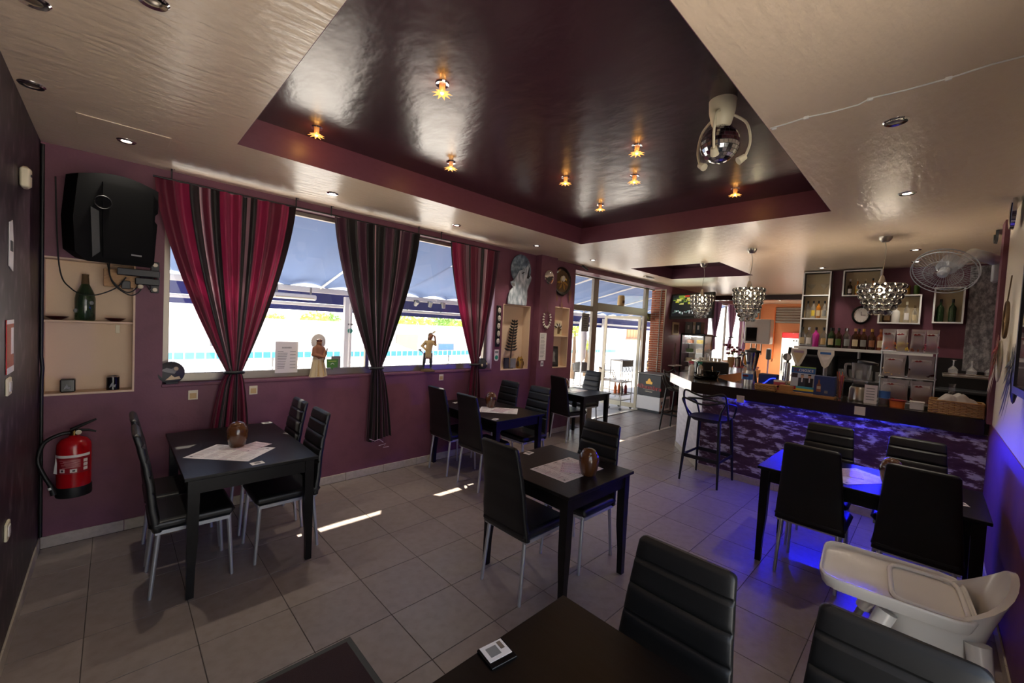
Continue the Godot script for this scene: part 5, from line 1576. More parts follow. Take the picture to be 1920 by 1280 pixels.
	part(pc, "grey_square", MB.new().bar(Vector3(-0.018, -0.02, 0.003), Vector3(0.018, 0.016, 0.004)), "grey")
	# ------------------------------------------------------------ round eagle plaque with feathers
	var ea = thing("eagle_plaque", "round black rimmed plaque of a golden eagle hung with feathers", "plaque", Vector3(4.45, 2.495, 0.01))
	part(ea, "rim", MB.new().lathe([Vector2(0.17, 0.0), Vector2(0.225, 0.0), Vector2(0.232, 0.015), Vector2(0.215, 0.03), Vector2(0.185, 0.022), Vector2(0.17, 0.012)], 36, Transform3D(Basis(Vector3(1, 0, 0), PI / 2), Vector3.ZERO)), "black_gloss")
	part(ea, "plate", MB.new().lathe([Vector2(0, 0.012), Vector2(0.186, 0.012), Vector2(0.186, 0.016), Vector2(0, 0.016)], 36, Transform3D(Basis(Vector3(1, 0, 0), PI / 2), Vector3.ZERO)), "bark")
	part(ea, "eagle_head", MB.new().ball(Vector3(0.02, 0.045, 0.025), Vector3(0.04, 0.05, 0.016), 12, 8), "feather_white")
	part(ea, "beak", MB.new().tube([Vector3(0.05, 0.045, 0.03), Vector3(0.085, 0.035, 0.03), Vector3(0.095, 0.015, 0.03)], [0.016, 0.012, 0.003], 7), "yellow")
	part(ea, "crest", MB.new().tube(arc_pts([Vector3(-0.02, 0.08, 0.028), Vector3(-0.05, 0.03, 0.03), Vector3(-0.04, -0.03, 0.03)], 5), [0.012, 0.014, 0.015, 0.016, 0.017, 0.016, 0.015, 0.012, 0.008, 0.006, 0.004], 7), "bone")
	for k in 7:
		var fm = MB.new()
		feather(fm, Vector3(0, -0.01, 0.022), Vector3(sin(k * 0.5 - 1.6) * 0.14, -0.03 - cos(k * 0.5 - 1.6) * 0.12, 0.024), 0.022, Vector3(cos(k * 0.5 - 1.6), sin(k * 0.5 - 1.6), 0))
		part(ea, "wing_feather", fm, ["gold", "feather_brown", "gold", "bark", "gold", "feather_brown", "gold"][k])
	for e in [[-0.13, -0.34], [0.01, -0.46], [0.20, -0.32], [0.22, -0.24]]:
		part(ea, "cord", MB.new().tube([Vector3(e[0] * 0.9, -sqrt(maxf(0.001, 0.05 - e[0] * e[0])), 0.01), Vector3(e[0], e[1] + 0.12, 0.012)], 0.004, 5), "feather_brown")
		var fm = MB.new()
		feather(fm, Vector3(e[0], e[1] + 0.13, 0.015), Vector3(e[0] + 0.015, e[1], 0.015), 0.018, Vector3(1, 0, 0))
		part(ea, "tail_feather", fm, "feather_brown")
	# in the third niche
	var hp = thing("chief_plaque", "small wooden plaque painted with a feathered chief's profile", "plaque", Vector3(4.47, 1.611, -0.05))
	part(hp, "board", MB.new().prism(PackedVector2Array([Vector2(-0.11, 0), Vector2(0.11, 0), Vector2(0.11, 0.18), Vector2(0.07, 0.235), Vector2(-0.07, 0.235), Vector2(-0.11, 0.18)]), 0.014), "bone")
	part(hp, "head", MB.new().prism(PackedVector2Array([Vector2(0.0, 0.03), Vector2(0.05, 0.03), Vector2(0.07, 0.08), Vector2(0.09, 0.1), Vector2(0.07, 0.14), Vector2(0.03, 0.16), Vector2(0.0, 0.13)]), 0.004, Transform3D(Basis(), Vector3(0, 0, 0.014))), "bark")
	for k in 8:
		var a := 0.35 + k * 0.33
		var fm = MB.new()
		feather(fm, Vector3(0.02 + cos(a) * 0.04, 0.10 + sin(a) * 0.05, 0.02), Vector3(0.0 + cos(a) * 0.11, 0.10 + sin(a) * 0.115, 0.02), 0.013, Vector3(-sin(a), cos(a), 0))
		part(hp, "headdress_feather", fm, "feather_black" if k % 2 else "feather_white")
	var pf = thing("leaning_photo_frame", "black framed dark photograph leaning in the niche below the eagle", "frame", Vector3(4.40, 1.101, -0.035))
	pf.rotation = Vector3(-0.12, 0, -0.06)
	part(pf, "border", MB.new().cbox(Vector3(0, 0.17, 0), Vector3(0.25, 0.34, 0.018), 0.004), "black_plastic")
	part(pf, "photograph", MB.new().bar(Vector3(-0.1, 0.04, 0.009), Vector3(0.1, 0.3, 0.011)), "dark_grey")
	part(pf, "figure_shape", MB.new().prism(PackedVector2Array([Vector2(-0.03, 0.08), Vector2(0.05, 0.08), Vector2(0.03, 0.16), Vector2(0.045, 0.22), Vector2(0.01, 0.26), Vector2(-0.02, 0.2)]), 0.002, Transform3D(Basis(), Vector3(0, 0, 0.011))), "grey")

func chief():
	# standing clay figure in a robe and feather headdress, facing the room
	var o = thing("clay_chief_figure", "clay figurine of a chief in a cream feather headdress and long robe", "figurine", Vector3(0.715, 1.125, -0.005), 0.2)
	var robe := []
	for i in 12:
		var row := []
		var t := i / 11.0
		for k in 36:
			var a := TAU * k / 36
			var r := lerpf(0.085, 0.042, pow(t, 0.75)) * (1.0 + 0.11 * (1.0 - t) * sin(a * 5.0 + 0.6) + 0.05 * sin(a * 9.0))
			row.append(Vector3(cos(a) * r, 0.002 + 0.27 * t, sin(a) * r * 0.72))
		robe.append(row)
	part(o, "robe", MB.new().sheet(robe, true), "bone")
	part(o, "torso", blend_mesh([[Vector3(0, 0.20, 0), Vector3(0, 0.285, 0), 0.042, 0.045], [Vector3(0, 0.285, 0), Vector3(0, 0.32, 0.006), 0.02, 0.018], [Vector3(0, 0.345, 0.008), Vector3(0, 0.352, 0.01), 0.028, 0.027], [Vector3(0, 0.335, 0.036), Vector3(0, 0.345, 0.034), 0.008, 0.007], [Vector3(-0.045, 0.285, 0), Vector3(-0.062, 0.225, 0.015), 0.02, 0.016], [Vector3(-0.062, 0.225, 0.015), Vector3(0.005, 0.205, 0.05), 0.015, 0.013], [Vector3(0.045, 0.285, 0), Vector3(0.06, 0.235, 0.02), 0.02, 0.016], [Vector3(0.06, 0.235, 0.02), Vector3(0.03, 0.20, 0.052), 0.015, 0.013]], 0.006, 0.012), "skin_clay")
	part(o, "face_band", MB.new().lathe([Vector2(0.0285, 0.357), Vector2(0.03, 0.362), Vector2(0.0285, 0.37)], 18, Transform3D(Basis(), Vector3(0, 0, 0.009))), "wine")
	for k in 19:
		var a := -0.55 + (PI + 1.1) * k / 18.0
		var fm = MB.new()
		var b := Vector3(cos(a) * 0.026, 0.352 + sin(a) * 0.026, 0.0)
		feather(fm, b, Vector3(cos(a) * 0.082, 0.350 + sin(a) * 0.086, -0.012), 0.013, Vector3(-sin(a), cos(a), 0))
		part(o, "headdress_feather", fm, "feather_white")
	for k in 5:
		part(o, "robe_fold", MB.new().tube([Vector3(-0.055 + k * 0.028, 0.012, 0.058), Vector3(-0.035 + k * 0.017, 0.17, 0.042)], [0.008, 0.004], 6), "tan" if k % 2 else "bone")
	part(o, "pipe", MB.new().tube([Vector3(0.02, 0.15, 0.06), Vector3(0.075, 0.285, 0.03)], 0.006, 6), "bark")

func scout():
	# standing clay figure shading his eyes, one foot forward, on a rock base
	var o = thing("clay_scout_figure", "clay figurine of a standing scout in fringed tunic and leggings on a rock", "figurine", Vector3(2.005, 1.125, -0.02), -0.5)
	var g := []
	for i in 5:
		var row := []
		for k in 20:
			var a := TAU * k / 20
			var r: float = [0.085, 0.088, 0.075, 0.05, 0.0][i]
			row.append(Vector3(cos(a) * r * (1.0 + 0.08 * sin(a * 3.0)), [0.0, 0.008, 0.024, 0.032, 0.034][i], sin(a) * r * 0.7))
		g.append(row)
	part(o, "rock_base", MB.new().sheet(g, true), "bark")
	part(o, "legs", blend_mesh([[Vector3(-0.035, 0.21, 0), Vector3(-0.045, 0.12, 0.008), 0.024, 0.018], [Vector3(-0.045, 0.12, 0.008), Vector3(-0.052, 0.04, 0.0), 0.018, 0.012], [Vector3(-0.052, 0.035, 0.0), Vector3(-0.055, 0.033, 0.03), 0.012, 0.01], [Vector3(0.03, 0.21, 0), Vector3(0.036, 0.12, 0.01), 0.024, 0.018], [Vector3(0.036, 0.12, 0.01), Vector3(0.04, 0.04, -0.005), 0.018, 0.012], [Vector3(0.04, 0.035, -0.005), Vector3(0.042, 0.033, 0.025), 0.012, 0.01]], 0.006, 0.01), "dark_grey")
	part(o, "tunic", blend_mesh([[Vector3(0, 0.20, 0), Vector3(0.005, 0.27, 0), 0.042, 0.036], [Vector3(0.005, 0.27, 0), Vector3(0.015, 0.345, 0), 0.038, 0.044], [Vector3(-0.03, 0.36, 0), Vector3(-0.075, 0.31, 0.0), 0.022, 0.016], [Vector3(-0.075, 0.31, 0), Vector3(-0.035, 0.27, 0.03), 0.015, 0.012], [Vector3(0.055, 0.36, 0), Vector3(0.085, 0.33, 0.02), 0.022, 0.016]], 0.006, 0.012), "tan")
	part(o, "head", blend_mesh([[Vector3(0.02, 0.37, 0), Vector3(0.022, 0.395, 0.003), 0.016, 0.016], [Vector3(0.024, 0.425, 0.005), Vector3(0.025, 0.435, 0.006), 0.027, 0.026], [Vector3(0.03, 0.425, 0.03), Vector3(0.03, 0.432, 0.028), 0.006, 0.006], [Vector3(0.085, 0.33, 0.02), Vector3(0.07, 0.43, 0.03), 0.012, 0.010], [Vector3(0.07, 0.43, 0.03), Vector3(0.045, 0.448, 0.035), 0.009, 0.008]], 0.005, 0.008), "skin_clay")
	part(o, "hair", blend_mesh([[Vector3(0.02, 0.445, -0.004), Vector3(0.01, 0.40, -0.014), 0.029, 0.022], [Vector3(0.01, 0.40, -0.014), Vector3(0.0, 0.33, -0.03), 0.02, 0.012]], 0.006, 0.01), "bark")
	var fm = MB.new()
	feather(fm, Vector3(0.03, 0.46, -0.01), Vector3(0.085, 0.50, -0.015), 0.012, Vector3(-0.5, 0.8, 0))
	part(o, "head_feather", fm, "bone")
	part(o, "loincloth", MB.new().cbox(Vector3(0.0, 0.185, 0.022), Vector3(0.055, 0.06, 0.02), 0.006), "feather_red")
	part(o, "tomahawk", MB.new().tube([Vector3(-0.05, 0.215, 0.035), Vector3(-0.10, 0.255, 0.03)], 0.005, 6).box(Vector3(-0.10, 0.262, 0.03), Vector3(0.035, 0.022, 0.008)), "grey")
	for k in 5:
		part(o, "fringe", MB.new().tube([Vector3(-0.03 + k * 0.015, 0.21, 0.04), Vector3(-0.032 + k * 0.016, 0.165, 0.04)], 0.004, 5), "bone")

func point(parent, at, c, energy, size):
	var l := OmniLight3D.new()
	l.name = "lamp_light"
	l.light_color = c
	l.light_energy = energy
	l.omni_range = 20.0
	l.omni_attenuation = 2.0
	l.light_size = size
	l.shadow_enabled = true
	parent.add_child(l, true)
	l.position = at
	return l

func downlight(label, at: Vector3, lit, group, power := 0.9):
	var o = thing("ceiling_downlight", label, "downlight", at, 0, group)
	part(o, "ring", MB.new().lathe([Vector2(0.028, -0.006), Vector2(0.044, -0.008), Vector2(0.05, -0.002), Vector2(0.05, 0.004)], 24), "chrome")
	part(o, "bulb", MB.new().lathe([Vector2(0, -0.004), Vector2(0.02, -0.004), Vector2(0.030, 0.0)], 18), "downlight_glow" if lit else "steel")
	if lit:
		var l := SpotLight3D.new()
		l.name = "downlight_light"
		l.light_color = rgb(255, 244, 226)
		l.light_energy = power
		l.spot_range = 12.0
		l.spot_attenuation = 2.0
		l.spot_angle = 50.0
		l.spot_angle_attenuation = 0.6
		l.light_size = 0.03
		l.shadow_enabled = true
		o.add_child(l)
		l.position = Vector3(0, -0.012, 0)
		l.rotation.x = -PI / 2
	return o

func star_lamp(label, at: Vector3):
	var o = thing("star_lamp", label, "lamp", at, 0, "star lamps in the sunk ceiling")
	part(o, "ring", MB.new().lathe([Vector2(0.02, -0.004), Vector2(0.036, -0.006), Vector2(0.04, 0.0)], 20), "chrome")
	part(o, "holder", MB.new().lathe([Vector2(0.016, -0.05), Vector2(0.018, -0.002)], 14), "star_glass")
	part(o, "bulb", MB.new().ball(Vector3(0, -0.046, 0), Vector3(0.011, 0.014, 0.011), 10, 8), "star_glow")
	var mb = MB.new()
	for k in 9:
		var a := TAU * k / 9
		var d := Vector3(cos(a), -0.1, sin(a)); var s := Vector3(-sin(a), 0, cos(a))
		var tip := Vector3(0, -0.052, 0) + d * 0.056
		var b0 := Vector3(0, -0.05, 0) + d * 0.014
		mb.quad(b0 - s * 0.011, b0 + s * 0.011, tip, tip, Vector3.DOWN)
		mb.quad(b0 + s * 0.011, b0 + Vector3(0, 0.012, 0), tip, tip, Vector3.UP)
		mb.quad(b0 - s * 0.011, b0 + Vector3(0, 0.012, 0), tip, tip, Vector3.UP)
	part(o, "star", mb, "amber_glow")
	point(o, Vector3(0, -0.046, 0), rgb(255, 180, 90), 0.035, 0.012)
	return o

func pendant(label, at: Vector3, r0, top_y, rows, drop):
	# chandelier of dark glass balls on wire rings
	var o = thing("ball_chandelier", label, "chandelier", at)
	part(o, "canopy", MB.new().lathe([Vector2(0, -0.055), Vector2(0.03, -0.05), Vector2(0.05, -0.025), Vector2(0.055, 0.0)], 20), "steel")
	var y0: float = top_y - CEIL
	part(o, "cable", MB.new().tube(arc_pts([Vector3(0, -0.05, 0), Vector3(0.02, y0 * 0.35, 0.01), Vector3(0.0, y0 * 0.7, 0.0), Vector3(0, y0 + 0.06, 0)], 6), 0.003, 5), "steel")
	part(o, "socket", MB.new().lathe([Vector2(0.03, y0 - 0.03), Vector2(0.03, y0 + 0.01), Vector2(0.012, y0 + 0.07), Vector2(0, y0 + 0.07)], 14), "steel")
	part(o, "bulb", MB.new().ball(Vector3(0, y0 - 0.08, 0), Vector3(0.03, 0.045, 0.03), 14, 10), "bulb_glow")
	point(o, Vector3(0, y0 - 0.08, 0), rgb(255, 238, 214), 0.22, 0.028)
	var wire = MB.new()
	var br := 0.028
	var bm = MB.new().ball(Vector3.ZERO, Vector3(br, br, br), 14, 10).mesh()
	for i in rows:
		var t = float(i) / (rows - 1)
		var r: float = lerpf(r0, r0 * 0.42, pow(t, 1.8))
		var y: float = y0 - 0.02 - drop * t
		var n := maxi(4, int(TAU * r / (br * 2.15)))
		var ring := []
		for k in 24: ring.append(Vector3(cos(TAU * k / 24) * r, y, sin(TAU * k / 24) * r))
		wire.tube(ring, 0.003, 4, false, true)
		for k in n:
			var a = TAU * (k + 0.5 * (i % 2)) / n
			part(o, "glass_ball", bm, "smoke_ball").position = Vector3(cos(a) * r, y - 0.022, sin(a) * r)
	part(o, "ring_frame", wire, "steel")
	return o

func ceiling_things():
	var names = ["in the ceiling corner over the loudspeaker", "over the magenta curtain edge", "over the middle window gap", "over the wine curtain", "in front of the pillar"]
	for k in 5:
		downlight("small round lit downlight " + names[k], Vector3([-0.715, 0.61, 1.962, 3.28, 4.574][k], CEIL, 0.511), true, "downlights along the window wall")
	downlight("unlit round downlight in the cream ceiling beside the white cable", Vector3(1.957, CEIL, 4.09), false, "downlights along the dado wall")
	downlight("bright lit downlight in the cream ceiling before the bar", Vector3(3.291, CEIL, 4.085), true, "downlights along the dado wall")
	downlight("unlit downlight over the entrance", Vector3(-0.986, CEIL, 1.947), false, "downlights by the entrance")
	downlight("unlit downlight over the doormat", Vector3(-0.676, CEIL, 2.288), false, "downlights by the entrance")
	for e in [[5.726, 4.07, "over the bar counter before the wall fan"], [6.628, 4.056, "over the bottle boxes"], [6.746, 3.056, "over the tall bottle shelf"]]:
		downlight("warm downlight " + e[2], Vector3(e[0], CEIL, e[1]), true, "downlights behind the bar", 0.5)
	for e in [[12.6, 1.2], [12.6, 2.8]]:  # two lamps added to brighten the orange wall
		downlight("added warm downlight in the ceiling before the orange wall", Vector3(e[0], CEIL, e[1]), true, "added downlights before the orange wall", 14.0)
	downlight("unlit downlight at the dark wall over the sensor", Vector3(-1.07, CEIL, 1.06), false, "downlights by the entrance")
	var stars = [[0.5, 2.352, "largest star lamp, in mid panel"], [0.222, 1.254, "star lamp in the panel corner nearest the loudspeaker"], [1.167, 1.501, "star lamp in the panel above the middle window"], [1.827, 2.771, "star lamp beside the mirror ball"], [1.992, 2.012, "star lamp at the centre of the panel's far half"], [2.312, 2.479, "lower star lamp of the close pair in the panel"], [3.112, 2.997, "star lamp nearest the bar corner of the panel"], [2.811, 1.813, "star lamp nearest the pillar in the panel"]]
	for s in stars:
		star_lamp("glowing amber " + s[2], Vector3(s[0], 3.02, s[1]))
	pendant("black glass ball chandelier hanging over the stool at the bar corner", Vector3(4.847, CEIL, 2.657), 0.158, 2.36, 8, 0.36)
	pendant("black glass ball chandelier hanging in front of the television", Vector3(5.639, CEIL, 1.784), 0.145, 2.36, 7, 0.30)
	pendant("black glass ball chandelier hanging in front of the bottle boxes", Vector3(4.828, CEIL, 3.877), 0.172, 2.36, 6, 0.26)
	# ------------------------------------------------------------ mirror ball with its three lamp arms
	var at = Vector3(1.62, 3.02, 3.40)
	var o = thing("mirror_ball", "mirror ball under a white motor with three curved lamp arms", "mirror ball", at)
	part(o, "motor", MB.new().lathe([Vector2(0.0, -0.14), Vector2(0.035, -0.14), Vector2(0.05, -0.125), Vector2(0.066, -0.06), Vector2(0.07, 0.0), Vector2(0, 0.0)], 24), "ivory")
	var c := Vector3(0, -0.235, 0)
	var r := 0.1
	part(o, "core", MB.new().ball(c, Vector3(r, r, r) * 0.985, 20, 14), "dark_grey")
	var facets = MB.new()
	for i in 15:
		var t0 := PI * (i + 0.06) / 15; var t1 := PI * (i + 0.94) / 15
		var n := maxi(4, int(30 * sin((t0 + t1) / 2)))
		for k in n:
			var a0 := TAU * (k + 0.05) / n; var a1 := TAU * (k + 0.95) / n
			var pt := func(t, a): return c + Vector3(sin(t) * cos(a), cos(t), sin(t) * sin(a)) * r
			var mid: Vector3 = pt.call((t0 + t1) / 2, (a0 + a1) / 2) - c
			facets.quad(pt.call(t1, a0), pt.call(t1, a1), pt.call(t0, a1), pt.call(t0, a0), mid)
	tag(part(o, "mirror_facets", facets, "chrome"), "", "", "", "stuff")
	for k in 3:
		var a: float = [0.9, 3.0, 5.1][k]
		var d := Vector3(cos(a), 0, sin(a))
		part(o, "lamp_arm", MB.new().tube(arc_pts([d * 0.05 + Vector3(0, -0.07, 0), d * 0.13 + Vector3(0, -0.12, 0), d * 0.155 + Vector3(0, -0.22, 0), d * 0.13 + Vector3(0, -0.31, 0)], 6), 0.007, 8), "ivory")
		part(o, "lamp_head", MB.new().tube([d * 0.135 + Vector3(0, -0.30, 0), d * 0.10 + Vector3(0, -0.325, 0)], [0.016, 0.022], 10), "ivory")
	# ------------------------------------------------------------ white cable clipped along the ceiling
	var pts := []
	for e in [[1444, 239], [1475, 230], [1512, 218], [1560, 208], [1610, 194], [1632, 182], [1700, 166], [1780, 144], [1860, 118], [1930, 100]]:
		var p = ony(e[0], e[1], CEIL)
		pts.append(p - Vector3(0, 0.005, 0))
	var cb = thing("ceiling_cable", "thin white cable clipped across the cream ceiling from the sunk panel", "cable", Vector3.ZERO)
	part(cb, "cable", MB.new().tube(pts, 0.0035, 6), "white")
	for e in [[1452, 238], [1512, 218], [1632, 183], [1779, 144]]:
		var p = ony(e[0], e[1], CEIL)
		part(cb, "clip", MB.new().box(p - Vector3(0, 0.006, 0), Vector3(0.008, 0.014, 0.02)), "white")
	# strip lamp by the shop front
	var fl = thing("ceiling_strip_lamp", "slim white strip lamp on the ceiling above the shop front", "lamp", Vector3(6.713, CEIL - 0.012, 0.33))
	part(fl, "housing", MB.new().cbox(Vector3.ZERO, Vector3(0.34, 0.022, 0.07), 0.006), "white")
	part(fl, "diffuser", MB.new().bar(Vector3(-0.15, -0.014, -0.025), Vector3(0.15, -0.011, 0.025)), "white_plastic")
	var cm = ony(1104, 497, 2.74)
	var cc = thing("ceiling_camera", "small dark clip-on camera at the top of the shop front corner", "camera", Vector3(4.95, 2.80, 0.05))
	part(cc, "body", MB.new().tube([Vector3(-0.05, 0.005, 0.02), Vector3(0.06, -0.05, 0.06)], 0.02, 8), "dark_grey")
	part(cc, "arm", MB.new().tube([Vector3(0, 0.02, 0), Vector3(0, -0.01, 0.03)], 0.008, 6), "dark_grey")

const FLAT := Basis(Vector3(1, 0, 0), Vector3(0, 0, 1), Vector3(0, -1, 0))   # draws (x, z) plans, depth downwards

func bar():
	var o = thing("bar_counter", "long bar counter with a dark granite top and silver glazed purple front", "counter", Vector3.ZERO)
	part(o, "worktop", MB.new().prism(PackedVector2Array([Vector2(4.645, 4.63), Vector2(4.645, 2.115), Vector2(5.50, 1.44), Vector2(8.2, 1.44), Vector2(8.2, 1.98), Vector2(5.78, 1.98), Vector2(5.22, 2.42), Vector2(5.22, 4.63)]), 0.138, Transform3D(FLAT, Vector3(0, 1.125, 0))), "granite")
	part(o, "front_panel", MB.new().prism(PackedVector2Array([Vector2(4.69, 4.66), Vector2(4.69, 2.25), Vector2(4.74, 2.27), Vector2(4.74, 4.66)]), 0.986, Transform3D(FLAT, Vector3(0, 0.987, 0))), "glazed_purple")
	part(o, "corner_panel", MB.new().prism(PackedVector2Array([Vector2(4.69, 2.25), Vector2(5.52, 1.58), Vector2(5.54, 1.63), Vector2(4.74, 2.27)]), 0.986, Transform3D(FLAT, Vector3(0, 0.987, 0))), "glazed_purple_lit")  # same glaze as the front, door light put into its colour
	part(o, "side_panel", MB.new().prism(PackedVector2Array([Vector2(5.52, 1.58), Vector2(8.18, 1.58), Vector2(8.18, 1.63), Vector2(5.54, 1.63)]), 0.986, Transform3D(FLAT, Vector3(0, 0.987, 0))), "glazed_purple")
	for e in [[1388, 748, 1.05], [1612, 770, 1.05]]:
		var p = onx(e[0], e[1], 4.64)
		part(o, "edge_sticker", MB.new().cbox(Vector3(4.643, p.y, p.z), Vector3(0.004, 0.085, 0.085), 0.001), "ivory")
	# blue light strip under the overhang
	part(o, "led_strip", MB.new().bar(Vector3(4.676, 0.983, 2.5), Vector3(4.689, 0.987, 4.30)), "blue_glow")
	for k in 2:
		var l := AreaLight3D.new()
		l.name = "led_strip_light"
		l.light_color = rgb(28, 30, 255)
		l.light_energy = [0.35, 3.0][k]
		l.area_size = Vector2([0.7, 0.95][k], 0.012)
		l.shadow_enabled = true
		l.set("area_range", 20.0)
		o.add_child(l, true)
		var f := Vector3(-0.96, -0.28, 0).normalized()
		l.transform = Transform3D(Basis(Vector3(0, 0, 1), (-f).cross(Vector3(0, 0, 1)), -f), Vector3(4.674, 0.979, [2.86, 3.62][k]))
	skirting("baseboard_bar", Vector3(4.69, 0, 2.25), Vector3(4.69, 0, 4.65), Vector3(-1, 0, 0))
	skirting("baseboard_corner", Vector3(5.52, 0, 1.58), Vector3(4.69, 0, 2.25), Vector3(-0.63, 0, -0.777))

func bottle(label, at, h, r, body, cap, paper, group, square := false, neck := 0.3):
	var o = thing("bar_bottle", label, "bottle", at, 0, group)
	var sh: float = h * (1.0 - neck)
	var prof = [Vector2(0, 0), Vector2(r * 0.95, 0), Vector2(r, 0.006), Vector2(r, sh * 0.86), Vector2(r * 0.85, sh * 0.96), Vector2(r * 0.36, sh * 1.08), Vector2(r * 0.3, h * 0.9), Vector2(0, h * 0.9)]
	part(o, "glass", MB.new().lathe(prof, 4 if square else 16, Transform3D(Basis(Vector3.UP, PI / 4 if square else 0.0), Vector3.ZERO)), body)
	part(o, "cap", MB.new().lathe([Vector2(r * 0.36, h * 0.86), Vector2(r * 0.38, h), Vector2(0, h)], 12), cap)
	if paper:
		var f := 0.72 if square else 1.0
		part(o, "label", MB.new().lathe([Vector2(r * 1.015 * f, sh * 0.2), Vector2(r * 1.015 * f, sh * 0.66)], 12, Transform3D(), 1.0, 0.7, PI * 0.72, PI * 1.22) if not square else MB.new().bar(Vector3(-r * 0.73, sh * 0.15, -r * 0.5), Vector3(-r * 0.71, sh * 0.72, r * 0.5)), paper)
	return o

func shelf_box(label, y0, y1, z0, z1, boards: Array):
	var o = thing("bottle_box", label, "shelf", Vector3(7.0, y0, (z0 + z1) / 2))
	var w: float = z1 - z0; var h: float = y1 - y0
	part(o, "back_panel", MB.new().bar(Vector3(0.14, 0, -w / 2), Vector3(0.158, h, w / 2)), "bone")
	for s in [-1, 1]:
		part(o, "side_board", MB.new().bar(Vector3(0.004, 0, s * w / 2), Vector3(0.14, h, s * (w / 2 - 0.016))), "dark_grey")
		part(o, "edge_strip", MB.new().bar(Vector3(-0.004, 0, s * w / 2), Vector3(0.004, h, s * (w / 2 - 0.018))), "white_frame")
	for y in [0.0, h - 0.016] + boards.map(func(b): return b - y0):
		part(o, "board", MB.new().bar(Vector3(0.004, y, -w / 2 + 0.016), Vector3(0.14, y + 0.016, w / 2 - 0.016)), "dark_grey")
		part(o, "edge_strip", MB.new().bar(Vector3(-0.004, y, -w / 2 + 0.018), Vector3(0.004, y + 0.018, w / 2 - 0.018)), "white_frame")
	return o

func glass_stem(label, at, group):
	var o = thing("stem_glass", label, "glass", at, 0, group)
	part(o, "bowl", MB.new().lathe([Vector2(0.006, 0.09), Vector2(0.04, 0.13), Vector2(0.055, 0.17)], 14), "clear")
	part(o, "stem", MB.new().lathe([Vector2(0, 0), Vector2(0.035, 0.0), Vector2(0.03, 0.006), Vector2(0.005, 0.012), Vector2(0.005, 0.092), Vector2(0, 0.092)], 12), "clear")

